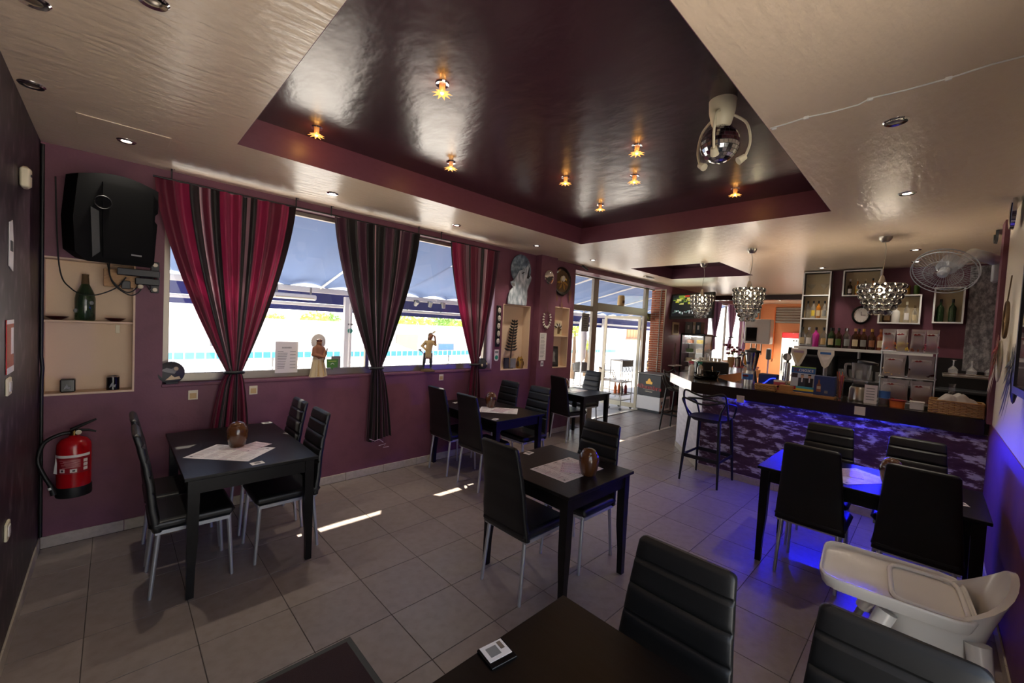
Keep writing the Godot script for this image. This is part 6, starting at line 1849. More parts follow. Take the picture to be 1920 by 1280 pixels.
func back_bar():
	shelf_box("tall silver edged shelf of three levels at the end of the bar wall", 1.66, 2.80, 2.79, 3.14, [2.07, 2.43])
	shelf_box("silver edged open box with beer bottles up by the ceiling", 2.42, 2.80, 3.28, 3.71, [])
	shelf_box("silver edged open box with a white labelled bottle, below the drink cans", 2.03, 2.43, 3.70, 4.13, [])
	shelf_box("narrow silver edged shelf of green bottles next to the silver panel", 2.05, 2.52, 4.24, 4.52, [])
	var L = thing("long_bar_shelf", "long white edged shelf crossing the bar wall under the oval clock", "shelf", Vector3(6.95, 1.63, 3.53))
	part(L, "board", MB.new().cbox(Vector3(0.0, 0, 0), Vector3(0.36, 0.035, 1.50), 0.004), "dark_grey")
	part(L, "edge_strip", MB.new().bar(Vector3(-0.186, -0.02, -0.75), Vector3(-0.18, 0.02, 0.75)), "white_frame")
	for z in [-0.7, 0.0, 0.7]:
		part(L, "bracket", MB.new().bar(Vector3(0.0, -0.12, z - 0.01), Vector3(0.2, -0.0175, z + 0.01)), "white_frame")
	# bottles on the long shelf
	var y := 1.648
	var G := "bottles along the long bar shelf"
	var list = [[2.86, "smoke", "black_plastic", "bone", "clear bottle with a tan label"], [2.945, "smoke", "silver_tube", "paper", "stout silver topped bottle with a white label"], [3.03, "magenta", "black_plastic", "", "bright magenta bottle"], [3.125, "smoke", "dark_grey", "tan", "clear bottle with a tan and white label"], [3.215, "green_glass", "black_plastic", "bone", "green bottle with a tall cream label"], [3.30, "brown_glass", "black_plastic", "exit_green", "dark bottle with a green label"], [3.40, "smoke", "chrome", "grey", "stout silver capped bottle with a grey label"], [3.49, "brown_glass", "oak", "bone", "dark bottle with an oval cream label"], [3.58, "brown_glass", "gold", "grey", "dark bottle with a gold cap and grey label"], [3.67, "brown_glass", "gold", "skin_clay", "dark bottle with a gold cap and russet label"], [3.76, "liquor", "skin_clay", "bone", "squat amber bottle with a cream label"]]
	for e in list:
		bottle(e[4] + " on the long bar shelf", Vector3(6.85, y, e[0]), 0.295, 0.0425, e[1], e[2], e[3], G)
	for k in 5:
		bottle("dark bottle in the rear row of the long bar shelf", Vector3(7.04, y, 3.21 + k * 0.15), 0.30, 0.036, "brown_glass", "black_plastic", "", "rear row of the long bar shelf")
	# tall shelf: cocktail glasses above, spirits below
	for k in 2:
		glass_stem("cocktail glass on the top level of the tall shelf", Vector3(7.08, 2.447, 2.89 + k * 0.16), "cocktail glasses on the tall shelf")
	var tl = [[2.865, "smoke", "", "dark spirit bottle without a label"], [2.935, "clear", "yellow", "short bottle with a yellow label"], [3.0, "amber", "bone", "tall amber bottle with a cream label"], [3.075, "clear", "grey", "clear bottle with a grey label"]]
	for e in tl:
		bottle(e[3] + " on the middle level of the tall shelf", Vector3(7.07, 2.087, e[0]), 0.27, 0.031, e[1], "black_plastic", e[2], "bottles on the tall shelf")
	for k in 4:
		bottle("small beer bottle number standing in the box up by the ceiling".replace("number ", ["dark ", "brown ", "pale ", "amber "][k]), Vector3(7.07, 2.437, 3.36 + k * 0.085), 0.24, 0.029, ["brown_glass", "amber", "smoke", "amber"][k], ["white", "bone", "bone", "ink"][k], ["white", "yellow", "bone", "bone"][k], "beer bottles in the upper box", false, 0.4)
	for k in 3:
		var c = thing("drink_can", ["golden drink can on top of the lower box", "green drink can on top of the lower box", "dark bottle shaped can on top of the lower box"][k], "can", Vector3(7.07, 2.431, [3.98, 4.07, 3.89][k]))
		part(c, "body", MB.new().lathe([Vector2(0, 0), Vector2(0.026, 0), Vector2(0.031, 0.008), Vector2(0.031, 0.12), Vector2(0.025, 0.13), Vector2(0, 0.13)], 14), ["gold", "exit_green", "dark_grey"][k])
		part(c, "rim", MB.new().lathe([Vector2(0.0255, 0.128), Vector2(0.027, 0.133), Vector2(0.023, 0.134)], 14), "chrome")
	bottle("round dark bottle in the lower box", Vector3(7.07, 2.047, 3.79), 0.20, 0.045, "brown_glass", "gold", "bark", "bottles in the lower box")
	bottle("white labelled round coconut liqueur bottle in the lower box", Vector3(7.07, 2.047, 3.88), 0.24, 0.046, "white_plastic", "black_plastic", "", "bottles in the lower box")
	bottle("tall clear bottle in the lower box", Vector3(7.07, 2.047, 3.99), 0.29, 0.032, "clear", "ivory", "paper", "bottles in the lower box")
	bottle("clear bottle with brown cap in the lower box", Vector3(7.07, 2.047, 4.07), 0.24, 0.030, "clear", "bark", "bone", "bottles in the lower box")
	for k in 2:
		bottle("green glass bottle on the narrow shelf beside the silver panel", Vector3(7.07, 2.067, 4.31 + k * 0.11), 0.30, 0.036, "green_glass", "black_plastic", "", "green bottles on the narrow shelf")
	struct("wall_dark_sheet", MB.new().bar(Vector3(7.135, 0.95, 2.80), Vector3(7.16, 1.60, 4.82)), "black_plastic")  # black sheet added to darken the wall under the long shelf
	# oval clock
	var c = thing("oval_clock", "oval black rimmed clock with a pale dial on the bar wall", "clock", Vector3(7.15, 2.15, 3.505))
	var X = Transform3D(Basis(Vector3(0, 0, 1), Vector3(-1, 0, 0), Vector3(0, -1, 0)), Vector3.ZERO)
	part(c, "rim", MB.new().lathe([Vector2(0.085, 0.0), Vector2(0.108, 0.0), Vector2(0.108, 0.02), Vector2(0.09, 0.028), Vector2(0.082, 0.018)], 32, X, 1.25), "black_gloss")
	part(c, "dial", MB.new().lathe([Vector2(0.088, 0.012), Vector2(0, 0.012)], 32, X, 1.25), "paper")
	part(c, "hand", MB.new().box(Vector3(-0.016, 0.02, 0.0), Vector3(0.003, 0.055, 0.006)), "ink")
	part(c, "hand", MB.new().box(Vector3(-0.016, 0.0, 0.025), Vector3(0.003, 0.006, 0.055)), "ink")
	for k in 12:
		var a := TAU * k / 12
		part(c, "hour_mark", MB.new().box(Vector3(-0.014, cos(a) * 0.09, sin(a) * 0.072), Vector3(0.002, 0.012, 0.005)), "grey")
	part(c, "hook", MB.new().tube([Vector3(-0.008, 0.135, 0), Vector3(-0.008, 0.16, 0)], 0.008, 6), "black_plastic")
	# silver textured panel at the end of the bar wall
	single("silver_wall_panel", "large mottled silver panel at the end of the bar wall", "panel", MB.new().cbox(Vector3.ZERO, Vector3(0.02, 1.35, 0.30), 0.004), "silver_panel", Vector3(7.14, 2.12, 4.70))
	# lower back counter with equipment
	var b = thing("back_counter", "dark back counter with a steel top under the bottle shelf", "counter", Vector3(6.8, 0, 3.8))
	part(b, "cabinet", MB.new().bar(Vector3(-0.28, 0, -1.0), Vector3(0.34, 0.9, 1.02)), "black_plastic")
	part(b, "top", MB.new().cbox(Vector3(0.0, 0.92, 0.01), Vector3(0.68, 0.04, 2.04), 0.005), "steel")
	part(b, "upper_shelf", MB.new().cbox(Vector3(0.08, 1.2, 0.01), Vector3(0.5, 0.03, 2.04), 0.004), "dark_grey")
	for z in [-0.95, 0.0, 0.97]:
		part(b, "support", MB.new().bar(Vector3(-0.14, 0.94, z - 0.012), Vector3(0.32, 1.185, z + 0.012)), "black_plastic")
	var mw = thing("microwave_oven", "black microwave oven under the long bar shelf", "microwave", Vector3(6.86, 1.2155, 3.06))
	part(mw, "case", MB.new().cbox(Vector3(0, 0.16, 0), Vector3(0.4, 0.3, 0.46), 0.008), "black_plastic")
	part(mw, "door", MB.new().cbox(Vector3(-0.205, 0.16, -0.05), Vector3(0.012, 0.25, 0.32), 0.004), "black_gloss")
	part(mw, "panel", MB.new().bar(Vector3(-0.206, 0.05, 0.13), Vector3(-0.2, 0.28, 0.21)), "dark_grey")
	for e in [[-1, -0.19], [1, -0.19], [-1, 0.19], [1, 0.19]]:
		part(mw, "foot", MB.new().box(Vector3(e[0] * 0.15, 0.005, e[1]), Vector3(0.03, 0.012, 0.03)), "black_plastic")
	for k in 9:
		var gx := Vector3(6.72 + (k % 2) * 0.12, 1.2155, 3.38 + k * 0.1)
		var gl = thing("tumbler_glass", "clear tumbler standing under the long bar shelf", "glass", gx, 0, "tumblers on the back counter")
		part(gl, "wall", MB.new().lathe([Vector2(0, 0.004), Vector2(0.03, 0.0), Vector2(0.036, 0.14)], 14), "clear")
	# hanging rack of stemware by the silver panel
	var rk = thing("glass_rack", "steel shelf of upturned glasses below the silver panel", "rack", Vector3(6.2, 1.42, 4.60))
	part(rk, "shelf", MB.new().cbox(Vector3.ZERO, Vector3(0.5, 0.02, 0.46), 0.004), "steel")
	part(rk, "rail", MB.new().tube([Vector3(-0.25, 0.03, -0.22), Vector3(-0.25, 0.03, 0.22)], 0.006, 6), "chrome")
	part(rk, "post", MB.new().box(Vector3(0.2, -0.25, 0.18), Vector3(0.03, 0.48, 0.03)), "steel")
	for k in 6:
		var gl = thing("stemmed_glass", "upturned clear glass on the steel rack by the silver panel", "glass", Vector3(6.05 + (k % 2) * 0.16, 1.4305, 4.45 + (k / 2) * 0.14), 0, "glasses on the steel rack")
		part(gl, "bowl", MB.new().lathe([Vector2(0.036, 0.0), Vector2(0.04, 0.06), Vector2(0.006, 0.1)], 14), "clear")
		part(gl, "stem", MB.new().lathe([Vector2(0.005, 0.1), Vector2(0.005, 0.16), Vector2(0.03, 0.166), Vector2(0, 0.168)], 12), "clear")

func bag(label, at, w, h, content, turn := 0.0):
	# clear cellophane snack bag: pillow with a crimped top, its filling and a header card
	var o = thing("snack_bag", label, "snack bag", at, turn, "snack bags on the wire rack")
	var g := []
	for i in 9:
		var t := i / 8.0
		var row := []
		for k in 24:
			var a := TAU * k / 24
			var d: float = 0.032 * sin(PI * clampf(t * 0.92 + 0.08, 0, 1)) + 0.002
			row.append(Vector3(sin(a) * d, h * t, signf(cos(a)) * pow(absf(cos(a)), 0.5) * w / 2 * (1.0 - 0.06 * sin(PI * t))))
		g.append(row)
	part(o, "wrapper", MB.new().sheet(g, true), "cellophane")
	var rng := RandomNumberGenerator.new()
	rng.seed = int(at.z * 1000) + int(at.y * 100)
	var f = MB.new()
	for k in 26:
		f.ball(Vector3(rng.randf_range(-0.012, 0.012), rng.randf_range(0.02, h * 0.38), rng.randf_range(-0.4, 0.4) * w), Vector3(0.014, 0.012, 0.022), 7, 5, Basis(Vector3(1, 0, 0), rng.randf() * TAU))
	tag(part(o, "sweets", f, content), "", "", "", "stuff")
	part(o, "header", MB.new().cbox(Vector3(-0.020, h * 0.72, 0), Vector3(0.003, h * 0.22, w * 0.74), 0.001), "linen")
	part(o, "red_mark", MB.new().prism(PackedVector2Array([Vector2(-0.03, 0), Vector2(-0.01, 0.012), Vector2(0, 0.004), Vector2(0.012, 0.014), Vector2(0.03, 0.004), Vector2(0.01, -0.01), Vector2(-0.012, -0.008)]), 0.002, Transform3D(Basis(Vector3(0, 0, 1), Vector3(0, 1, 0), Vector3(-1, 0, 0)), Vector3(-0.0215, h * 0.76, -w * 0.12))), "feather_red")
	return o

func on_top(px, py, y := 1.125):
	return ony(px, py, y)

func counter_things():
	var Y := 1.125
	# trays
	var p = Vector3(5.30, Y, 2.04)
	for k in 2:
		var t = thing("serving_tray", ["oval black serving tray lying on the bar top", "oval black serving tray stacked on top of another"][k], "tray", p + Vector3(0.015 * k, 0.0215 * k, 0.02 * k), 0.6, "black serving trays")
		part(t, "dish", MB.new().lathe([Vector2(0, 0.0), Vector2(0.17, 0.0), Vector2(0.20, 0.02), Vector2(0.205, 0.02), Vector2(0.172, 0.004), Vector2(0, 0.004)], 32, Transform3D(), 0.78), "black_gloss")
	# spray bottles
	for k in 2:
		var s = thing("spray_bottle", ["clear spray bottle with a pink trigger behind the trays", "spray bottle with a teal trigger behind the trays"][k], "spray bottle", Vector3([5.50, 5.57][k], Y, [1.76, 1.86][k]), -0.8, "spray bottles on the bar")
		part(s, "body", MB.new().lathe([Vector2(0, 0), Vector2(0.038, 0), Vector2(0.04, 0.12), Vector2(0.03, 0.15), Vector2(0.014, 0.165), Vector2(0.014, 0.18), Vector2(0, 0.18)], 14), ["white_plastic", "steel"][k])
		part(s, "trigger", MB.new().cbox(Vector3(-0.012, 0.20, 0), Vector3(0.075, 0.028, 0.024), 0.006).cbox(Vector3(-0.028, 0.175, 0), Vector3(0.012, 0.045, 0.014), 0.004).cbox(Vector3(0, 0.18, 0), Vector3(0.034, 0.02, 0.03), 0.005), ["pink", "teal"][k])
	# coffee machine and clutter on the far leg of the bar
	var cmp = Vector3(6.25, Y, 1.74)
	var cf = thing("coffee_machine", "black and steel espresso machine on the far leg of the bar", "coffee machine", cmp, -0.9)
	cf.scale = Vector3(0.8, 0.62, 0.75)
	part(cf, "case", MB.new().cbox(Vector3(0, 0.06, 0), Vector3(0.62, 0.10, 0.40), 0.01).cbox(Vector3(0, 0.19, 0.12), Vector3(0.62, 0.2, 0.16), 0.01), "black_plastic")
	part(cf, "top_tray", MB.new().cbox(Vector3(0, 0.305, 0.0), Vector3(0.60, 0.03, 0.40), 0.008), "steel")
	for k in 2:
		part(cf, "group_head", MB.new().lathe([Vector2(0, -0.05), Vector2(0.03, -0.05), Vector2(0.036, 0.0), Vector2(0, 0.0)], 14, Transform3D(Basis(), Vector3(-0.14 + k * 0.28, 0.29, -0.1))), "chrome")
		part(cf, "handle", MB.new().tube([Vector3(-0.14 + k * 0.28, 0.25, -0.12), Vector3(-0.14 + k * 0.28, 0.24, -0.24)], 0.013, 8), "black_plastic")
	part(cf, "drip_tray", MB.new().cbox(Vector3(0, 0.115, -0.06), Vector3(0.55, 0.012, 0.24), 0.003), "chrome")
	for k in 6:
		var cu = thing("coffee_cup", "small white cup on top of the espresso machine", "cup", Vector3(6.25 - 0.10 + k * 0.04, Y + 0.199, 1.74 - 0.115 + k * 0.046), 0, "cups on the espresso machine")
		part(cu, "bowl", MB.new().lathe([Vector2(0, 0.002), Vector2(0.018, 0), Vector2(0.03, 0.05), Vector2(0.027, 0.05), Vector2(0.016, 0.006), Vector2(0, 0.006)], 14), "white_plastic")
		part(cu, "handle", MB.new().tube([Vector3(0.027, 0.04, 0), Vector3(0.042, 0.03, 0), Vector3(0.025, 0.014, 0)], 0.004, 5), "white_plastic")
	var db = thing("dish_stack", "black bowl of cutlery between the trays and the espresso machine", "bowl", Vector3(5.60, Y, 2.02))
	part(db, "bowl", MB.new().lathe([Vector2(0, 0), Vector2(0.07, 0), Vector2(0.11, 0.09), Vector2(0.104, 0.09), Vector2(0.066, 0.008), Vector2(0, 0.008)], 20), "black_gloss")
	for k in 6:
		part(db, "cutlery", MB.new().tube([Vector3(-0.05 + k * 0.02, 0.02, 0.0), Vector3(-0.1 + k * 0.045, 0.15, 0.03 - k * 0.015)], 0.005, 5), "chrome")
	# water bottle
	p = on_top(1398, 726)
	var w = thing("water_bottle", "big clear plastic water bottle with a blue label and red mark", "bottle", Vector3(p.x + 0.03, Y, p.z))
	part(w, "body", MB.new().lathe([Vector2(0, 0.0), Vector2(0.05, 0.0), Vector2(0.06, 0.012), Vector2(0.058, 0.09), Vector2(0.061, 0.10), Vector2(0.061, 0.18), Vector2(0.054, 0.22), Vector2(0.03, 0.27), Vector2(0.016, 0.285), Vector2(0.016, 0.30), Vector2(0, 0.30)], 20), "clear")
	part(w, "label", MB.new().lathe([Vector2(0.0615, 0.10), Vector2(0.0615, 0.165)], 20), "blue_label")
	part(w, "red_mark", MB.new().lathe([Vector2(0.0625, 0.135), Vector2(0.0625, 0.155)], 6, Transform3D(), 1.0, 0.7, PI * 0.85, PI * 1.2), "feather_red")
	part(w, "cap", MB.new().lathe([Vector2(0.019, 0.285), Vector2(0.019, 0.315), Vector2(0, 0.316)], 14), "navy")
	# bar blender
	var bl = thing("bar_blender", "steel bar blender with a tall ribbed jug behind the water bottle", "blender", Vector3(5.08, Y, 2.68))
	part(bl, "base", MB.new().lathe([Vector2(0, 0), Vector2(0.075, 0), Vector2(0.075, 0.06), Vector2(0.055, 0.19), Vector2(0, 0.19)], 20), "steel")
	part(bl, "jug", MB.new().lathe([Vector2(0.045, 0.19), Vector2(0.052, 0.22), Vector2(0.082, 0.42), Vector2(0.086, 0.43), Vector2(0.078, 0.42), Vector2(0.045, 0.21), Vector2(0, 0.2)], 14), "chrome")
	part(bl, "lid", MB.new().lathe([Vector2(0.088, 0.425), Vector2(0.088, 0.45), Vector2(0.04, 0.462), Vector2(0.03, 0.48), Vector2(0, 0.48)], 18), "black_plastic")
	part(bl, "handle", MB.new().tube(arc_pts([Vector3(-0.05, 0.40, -0.06), Vector3(-0.09, 0.38, -0.09), Vector3(-0.075, 0.27, -0.075), Vector3(-0.04, 0.24, -0.05)], 5), 0.01, 7), "chrome")
	# box made up to carry the blue glow of a screen
	var ib = thing("blue_lit_box", "box glowing blue behind the counter beside the blender", "glowing box", Vector3(5.12, Y, 2.87), 0.1)
	part(ib, "case", MB.new().cbox(Vector3(0, 0.085, 0), Vector3(0.16, 0.17, 0.20), 0.01), "navy")
	part(ib, "led_line", MB.new().tube(arc_pts([Vector3(-0.086, 0.04, -0.08), Vector3(-0.086, 0.06, -0.03), Vector3(-0.086, 0.12, 0.03), Vector3(-0.086, 0.13, 0.085)], 5), 0.006, 6), "blue_glow")
	# woven basket, sweetener box, tin, wood
	p = Vector3(4.775, Y, 2.93)
	var wb = thing("woven_tray", "small brown woven basket at the edge of the bar beside the water bottle", "basket", p, 0.05)
	woven(wb, 0.13, 0.20, 0.065, 0.013)
	var sb = thing("sweetener_box", "small pinkish carton behind the woven basket", "box", Vector3(4.94, Y, 3.03), 0.1)
	part(sb, "carton", MB.new().cbox(Vector3(0, 0.055, 0), Vector3(0.08, 0.11, 0.11), 0.003), "pink")
	part(sb, "lid", MB.new().cbox(Vector3(0, 0.112, 0), Vector3(0.084, 0.02, 0.114), 0.003), "paper")
	part(sb, "print_line", MB.new().bar(Vector3(-0.0415, 0.04, -0.03), Vector3(-0.0405, 0.06, 0.03)), "ink")
	var tn = thing("biscuit_tin", "green and white round tin on the bar between the tower and the magazine", "tin", Vector3(4.93, Y, 3.165))
	part(tn, "tin", MB.new().lathe([Vector2(0, 0), Vector2(0.052, 0), Vector2(0.052, 0.10), Vector2(0, 0.10)], 20), "green")
	part(tn, "band", MB.new().lathe([Vector2(0.0526, 0.05), Vector2(0.0526, 0.085)], 20), "paper")
	part(tn, "lid", MB.new().lathe([Vector2(0.054, 0.1), Vector2(0.054, 0.125), Vector2(0, 0.127)], 20), "bone")
	var wt = thing("wooden_board", "long oak board on the bar under the magazine and carton", "board", Vector3(4.775, Y, 3.325))
	part(wt, "board", MB.new().cbox(Vector3(0, 0.011, 0), Vector3(0.20, 0.022, 0.52), 0.004), "oak")
	part(wt, "lip", MB.new().cbox(Vector3(-0.094, 0.026, 0), Vector3(0.012, 0.01, 0.52), 0.003), "oak")
	single("wooden_block", "square oak block at the end of the long oak board", "block", MB.new().cbox(Vector3(0, 0.032, 0), Vector3(0.10, 0.064, 0.13), 0.005), "oak", Vector3(4.79, Y + 0.0225, 3.135))
	# magazine and carton
	var mg := Image.create(192, 240, false, Image.FORMAT_RGBA8)
	mg.fill(rgb(196, 206, 216))
	mg.fill_rect(Rect2i(0, 0, 192, 10), rgb(150, 190, 70))
	mg.fill_rect(Rect2i(0, 10, 192, 52), rgb(52, 104, 170))
	mg.fill_rect(Rect2i(8, 66, 46, 40), rgb(60, 50, 60))
	for e in [[92, 110, 24, rgb(60, 62, 76)], [150, 112, 26, rgb(34, 34, 44)]]:
		for yy in 110:
			var hw: int = 12 if yy < 30 else 30
			mg.fill_rect(Rect2i(e[0] - hw, 74 + yy, hw * 2, 1), rgb(206, 164, 138) if yy < 30 else e[3])
		mg.fill_rect(Rect2i(e[0] - 12, 70, 24, 10), rgb(110, 100, 96) if e[0] < 100 else rgb(30, 26, 26))
		mg.fill_rect(Rect2i(e[0] - 5, 104, 10, 40), rgb(226, 226, 230))
	mg.fill_rect(Rect2i(0, 184, 192, 20), rgb(80, 176, 206))
	mg.fill_rect(Rect2i(0, 204, 192, 22), rgb(232, 214, 70))
	mg.fill_rect(Rect2i(8, 188, 40, 30), rgb(196, 40, 60))
	mg.fill_rect(Rect2i(0, 226, 192, 14), rgb(52, 90, 150))
	printed("magazine_print", mg, 0.3)
	var tm = thing("magazine", "upright television magazine showing two men in suits on its cover", "magazine", Vector3(4.80, Y + 0.0225, 3.275))
	tm.rotation = Vector3(0.0, 0.0, -0.13)
	part(tm, "pages", MB.new().box(Vector3(0.004, 0.148, 0), Vector3(0.007, 0.292, 0.225)), "paper")
	part(tm, "cover", MB.new().quad(Vector3(-0.0005, 0.003, -0.1125), Vector3(-0.0005, 0.003, 0.1125), Vector3(-0.0005, 0.293, 0.1125), Vector3(-0.0005, 0.293, -0.1125), Vector3(-1, 0, 0)), "magazine_print")
	var fb = Basis(Vector3(0, 0, 1), Vector3(0, 1, 0), Vector3(-1, 0, 0))
	text(tm, "lettering", "TV", 0.05, 0.001, "feather_red", Transform3D(fb, Vector3(-0.0015, 0.252, -0.066)), "Droid Sans", true)
	text(tm, "lettering", "CHOICE", 0.038, 0.001, "white", Transform3D(fb, Vector3(-0.0015, 0.250, 0.026)), "Droid Sans", true)
	var cb = thing("beer_carton", "dark blue carton with a small bottle printed on it, in front of the magazine", "carton", Vector3(4.80, Y + 0.0225, 3.485))
	part(cb, "box", MB.new().cbox(Vector3(0, 0.105, 0), Vector3(0.12, 0.21, 0.18), 0.003), "navy")
	part(cb, "bottle_print", MB.new().prism(PackedVector2Array([Vector2(-0.02, 0.03), Vector2(0.02, 0.03), Vector2(0.02, 0.1), Vector2(0.008, 0.125), Vector2(0.008, 0.16), Vector2(-0.008, 0.16), Vector2(-0.008, 0.125), Vector2(-0.02, 0.1)]), 0.001, Transform3D(fb, Vector3(-0.06, 0.01, -0.045))), "skin_clay")
	part(cb, "label_print", MB.new().bar(Vector3(-0.0625, 0.07, -0.062), Vector3(-0.061, 0.10, -0.028)), "bone")
	part(cb, "badge_print", MB.new().bar(Vector3(-0.0615, 0.03, 0.005), Vector3(-0.0602, 0.06, 0.035)), "grey")
	# beer taps
	var ch = thing("beer_tower", "chrome beer tap tower with a round blue and white badge", "beer tap", Vector3(5.12, Y, 3.05))
	part(ch, "column", MB.new().lathe([Vector2(0, 0), Vector2(0.06, 0), Vector2(0.045, 0.02), Vector2(0.038, 0.04), Vector2(0.038, 0.33), Vector2(0, 0.34)], 20), "chrome")
	part(ch, "badge", MB.new().lathe([Vector2(0, -0.012), Vector2(0.042, -0.012), Vector2(0.046, 0.0), Vector2(0.042, 0.012), Vector2(0, 0.012)], 22, Transform3D(Basis(Vector3(0, 0, 1), PI / 2), Vector3(0, 0.40, 0))), "grey")
	part(ch, "badge_face", MB.new().lathe([Vector2(0, 0), Vector2(0.036, 0), Vector2(0.036, 0.003), Vector2(0, 0.003)], 20, Transform3D(Basis(Vector3(0, 0, 1), PI / 2), Vector3(-0.013, 0.40, 0)), 1.0, 0.7, 0, PI), "white")
	part(ch, "tap_handle", MB.new().tube([Vector3(0.02, 0.32, 0), Vector3(0.03, 0.42, 0.01), Vector3(0.03, 0.52, 0.02)], [0.014, 0.014, 0.02], 8), "black_plastic")
	for k in 2:
		var t = thing("beer_tap", ["white beer tap with a gold tinted triangular plaque", "white beer tap with a pale blue headed triangular plaque"][k], "beer tap", Vector3(5.10, Y, [3.17, 3.428][k]))
		part(t, "stem", MB.new().tube(arc_pts([Vector3(0.03, 0, 0), Vector3(0.03, 0.2, 0), Vector3(0.0, 0.36, 0.0)], 5), 0.019, 10), "silver_tube")
		part(t, "plaque", MB.new().prism(PackedVector2Array([Vector2(-0.075, 0.51), Vector2(-0.078, 0.46), Vector2(-0.03, 0.33), Vector2(0.0, 0.30), Vector2(0.03, 0.33), Vector2(0.078, 0.46), Vector2(0.075, 0.51)]), 0.02, Transform3D(fb, Vector3(0.0, 0, 0))), "white_plastic")
		part(t, "inset", MB.new().prism(PackedVector2Array([Vector2(-0.055, 0.49), Vector2(-0.055, 0.455), Vector2(0.0, 0.335), Vector2(0.055, 0.455), Vector2(0.055, 0.49)]), 0.003, Transform3D(fb, Vector3(-0.02, 0, 0))), ["bone", "paper"][k])
		part(t, "head_band", MB.new().prism(PackedVector2Array([Vector2(-0.05, 0.488), Vector2(-0.05, 0.462), Vector2(0.05, 0.462), Vector2(0.05, 0.488)]), 0.002, Transform3D(fb, Vector3(-0.023, 0, 0))), ["lavender", "blue_label"][k])
		part(t, "spout", MB.new().tube([Vector3(0.02, 0.14, 0), Vector3(-0.07, 0.13, 0), Vector3(-0.085, 0.08, 0)], 0.012, 8), "chrome")
	# straws
	p = Vector3(4.90, Y, 3.60)
	var sg = thing("straw_glass", "glass of orange and pink drinking straws beside the navy carton", "straw holder", p)
	part(sg, "glass", MB.new().lathe([Vector2(0, 0.004), Vector2(0.03, 0.0), Vector2(0.036, 0.19)], 16), "smoke")
	for k in 11:
		var a := k * 2.4
		part(sg, "straw", MB.new().tube([Vector3(cos(a) * 0.012, 0.008, sin(a) * 0.012), Vector3(cos(a) * 0.032, 0.25 + 0.02 * (k % 3), sin(a) * 0.032)], 0.004, 5), ["orange", "pink", "orange", "skin_clay"][k % 4])
	# juicer blender
	var jb = thing("jug_blender", "kitchen blender with a brushed steel base and clear handled jug", "blender", Vector3(4.92, Y, 3.765))
	part(jb, "base", MB.new().lathe([Vector2(0, 0), Vector2(0.088, 0), Vector2(0.092, 0.015), Vector2(0.088, 0.03), Vector2(0.086, 0.13), Vector2(0.074, 0.15), Vector2(0, 0.15)], 26), "steel")
	part(jb, "collar", MB.new().lathe([Vector2(0.07, 0.15), Vector2(0.066, 0.18), Vector2(0, 0.18)], 20), "black_plastic")
	part(jb, "jug", MB.new().lathe([Vector2(0.056, 0.18), Vector2(0.078, 0.30), Vector2(0.082, 0.40)], 18), "clear")
	part(jb, "lid", MB.new().lathe([Vector2(0.085, 0.395), Vector2(0.085, 0.42), Vector2(0.04, 0.43), Vector2(0, 0.43)], 20, Transform3D(Basis(Vector3(1, 0, 0), 0.12), Vector3.ZERO)), "black_plastic")
	part(jb, "handle", MB.new().tube(arc_pts([Vector3(-0.01, 0.38, -0.085), Vector3(-0.02, 0.37, -0.13), Vector3(-0.02, 0.25, -0.12), Vector3(-0.01, 0.21, -0.065)], 5), 0.012, 8), "clear")
	# price card and squash bottle
	var pc = thing("price_card", "white folded price card standing by the steel blender", "card", Vector3(4.78, Y, 3.865), 0.1)
	part(pc, "card", MB.new().cbox(Vector3(0, 0.095, 0), Vector3(0.004, 0.19, 0.10), 0.001), "paper")
	part(pc, "base", MB.new().cbox(Vector3(0.015, 0.004, 0), Vector3(0.05, 0.008, 0.10), 0.002), "clear")
	for k in 5:
		part(pc, "print_line", MB.new().bar(Vector3(-0.0032, 0.15 - k * 0.028, -0.035), Vector3(-0.002, 0.157 - k * 0.028, 0.03)), "grey")
	var sq = thing("squash_bottle", "clear bottle with a sky blue label and red drink by the snack rack", "bottle", Vector3(4.84, Y, 3.965))
	part(sq, "body", MB.new().lathe([Vector2(0, 0), Vector2(0.042, 0), Vector2(0.044, 0.01), Vector2(0.044, 0.17), Vector2(0.02, 0.235), Vector2(0.014, 0.25), Vector2(0.014, 0.28), Vector2(0, 0.28)], 18), "clear")
	part(sq, "drink", MB.new().lathe([Vector2(0, 0.004), Vector2(0.041, 0.005), Vector2(0.041, 0.06), Vector2(0, 0.06)], 18), "wine")
	part(sq, "label", MB.new().lathe([Vector2(0.0446, 0.07), Vector2(0.0446, 0.14)], 18), "blue_label")
	part(sq, "cap", MB.new().lathe([Vector2(0.017, 0.27), Vector2(0.017, 0.295), Vector2(0, 0.296)], 12), "black_plastic")
	# ------------------------------------------------------------ wire rack of snack bags
	var rx := 4.98
	var rk = thing("wire_rack", "three tier wire rack holding snack bags at the end of the bar", "rack", Vector3(rx, Y, 4.11))
	for z in [-0.2, 0.2]:
		part(rk, "upright", MB.new().tube([Vector3(0.06, 0, z), Vector3(0.06, 0.72, z)], 0.006, 6), "silver_tube")
		part(rk, "foot", MB.new().tube([Vector3(0.08, 0.005, z), Vector3(-0.08, 0.005, z)], 0.005, 6), "silver_tube")
	for y in [0.045, 0.295, 0.555]:
		part(rk, "wire_tier", MB.new().tube([Vector3(0.06, y, -0.205), Vector3(-0.08, y - 0.01, -0.205), Vector3(-0.08, y - 0.01, 0.205), Vector3(0.06, y, 0.205)], 0.005, 6).tube([Vector3(0.06, y, -0.205), Vector3(0.06, y, 0.205)], 0.005, 6), "silver_tube")
		part(rk, "tier_floor", MB.new().bar(Vector3(-0.078, y - 0.013, -0.203), Vector3(0.06, y - 0.008, 0.203)), "clear")
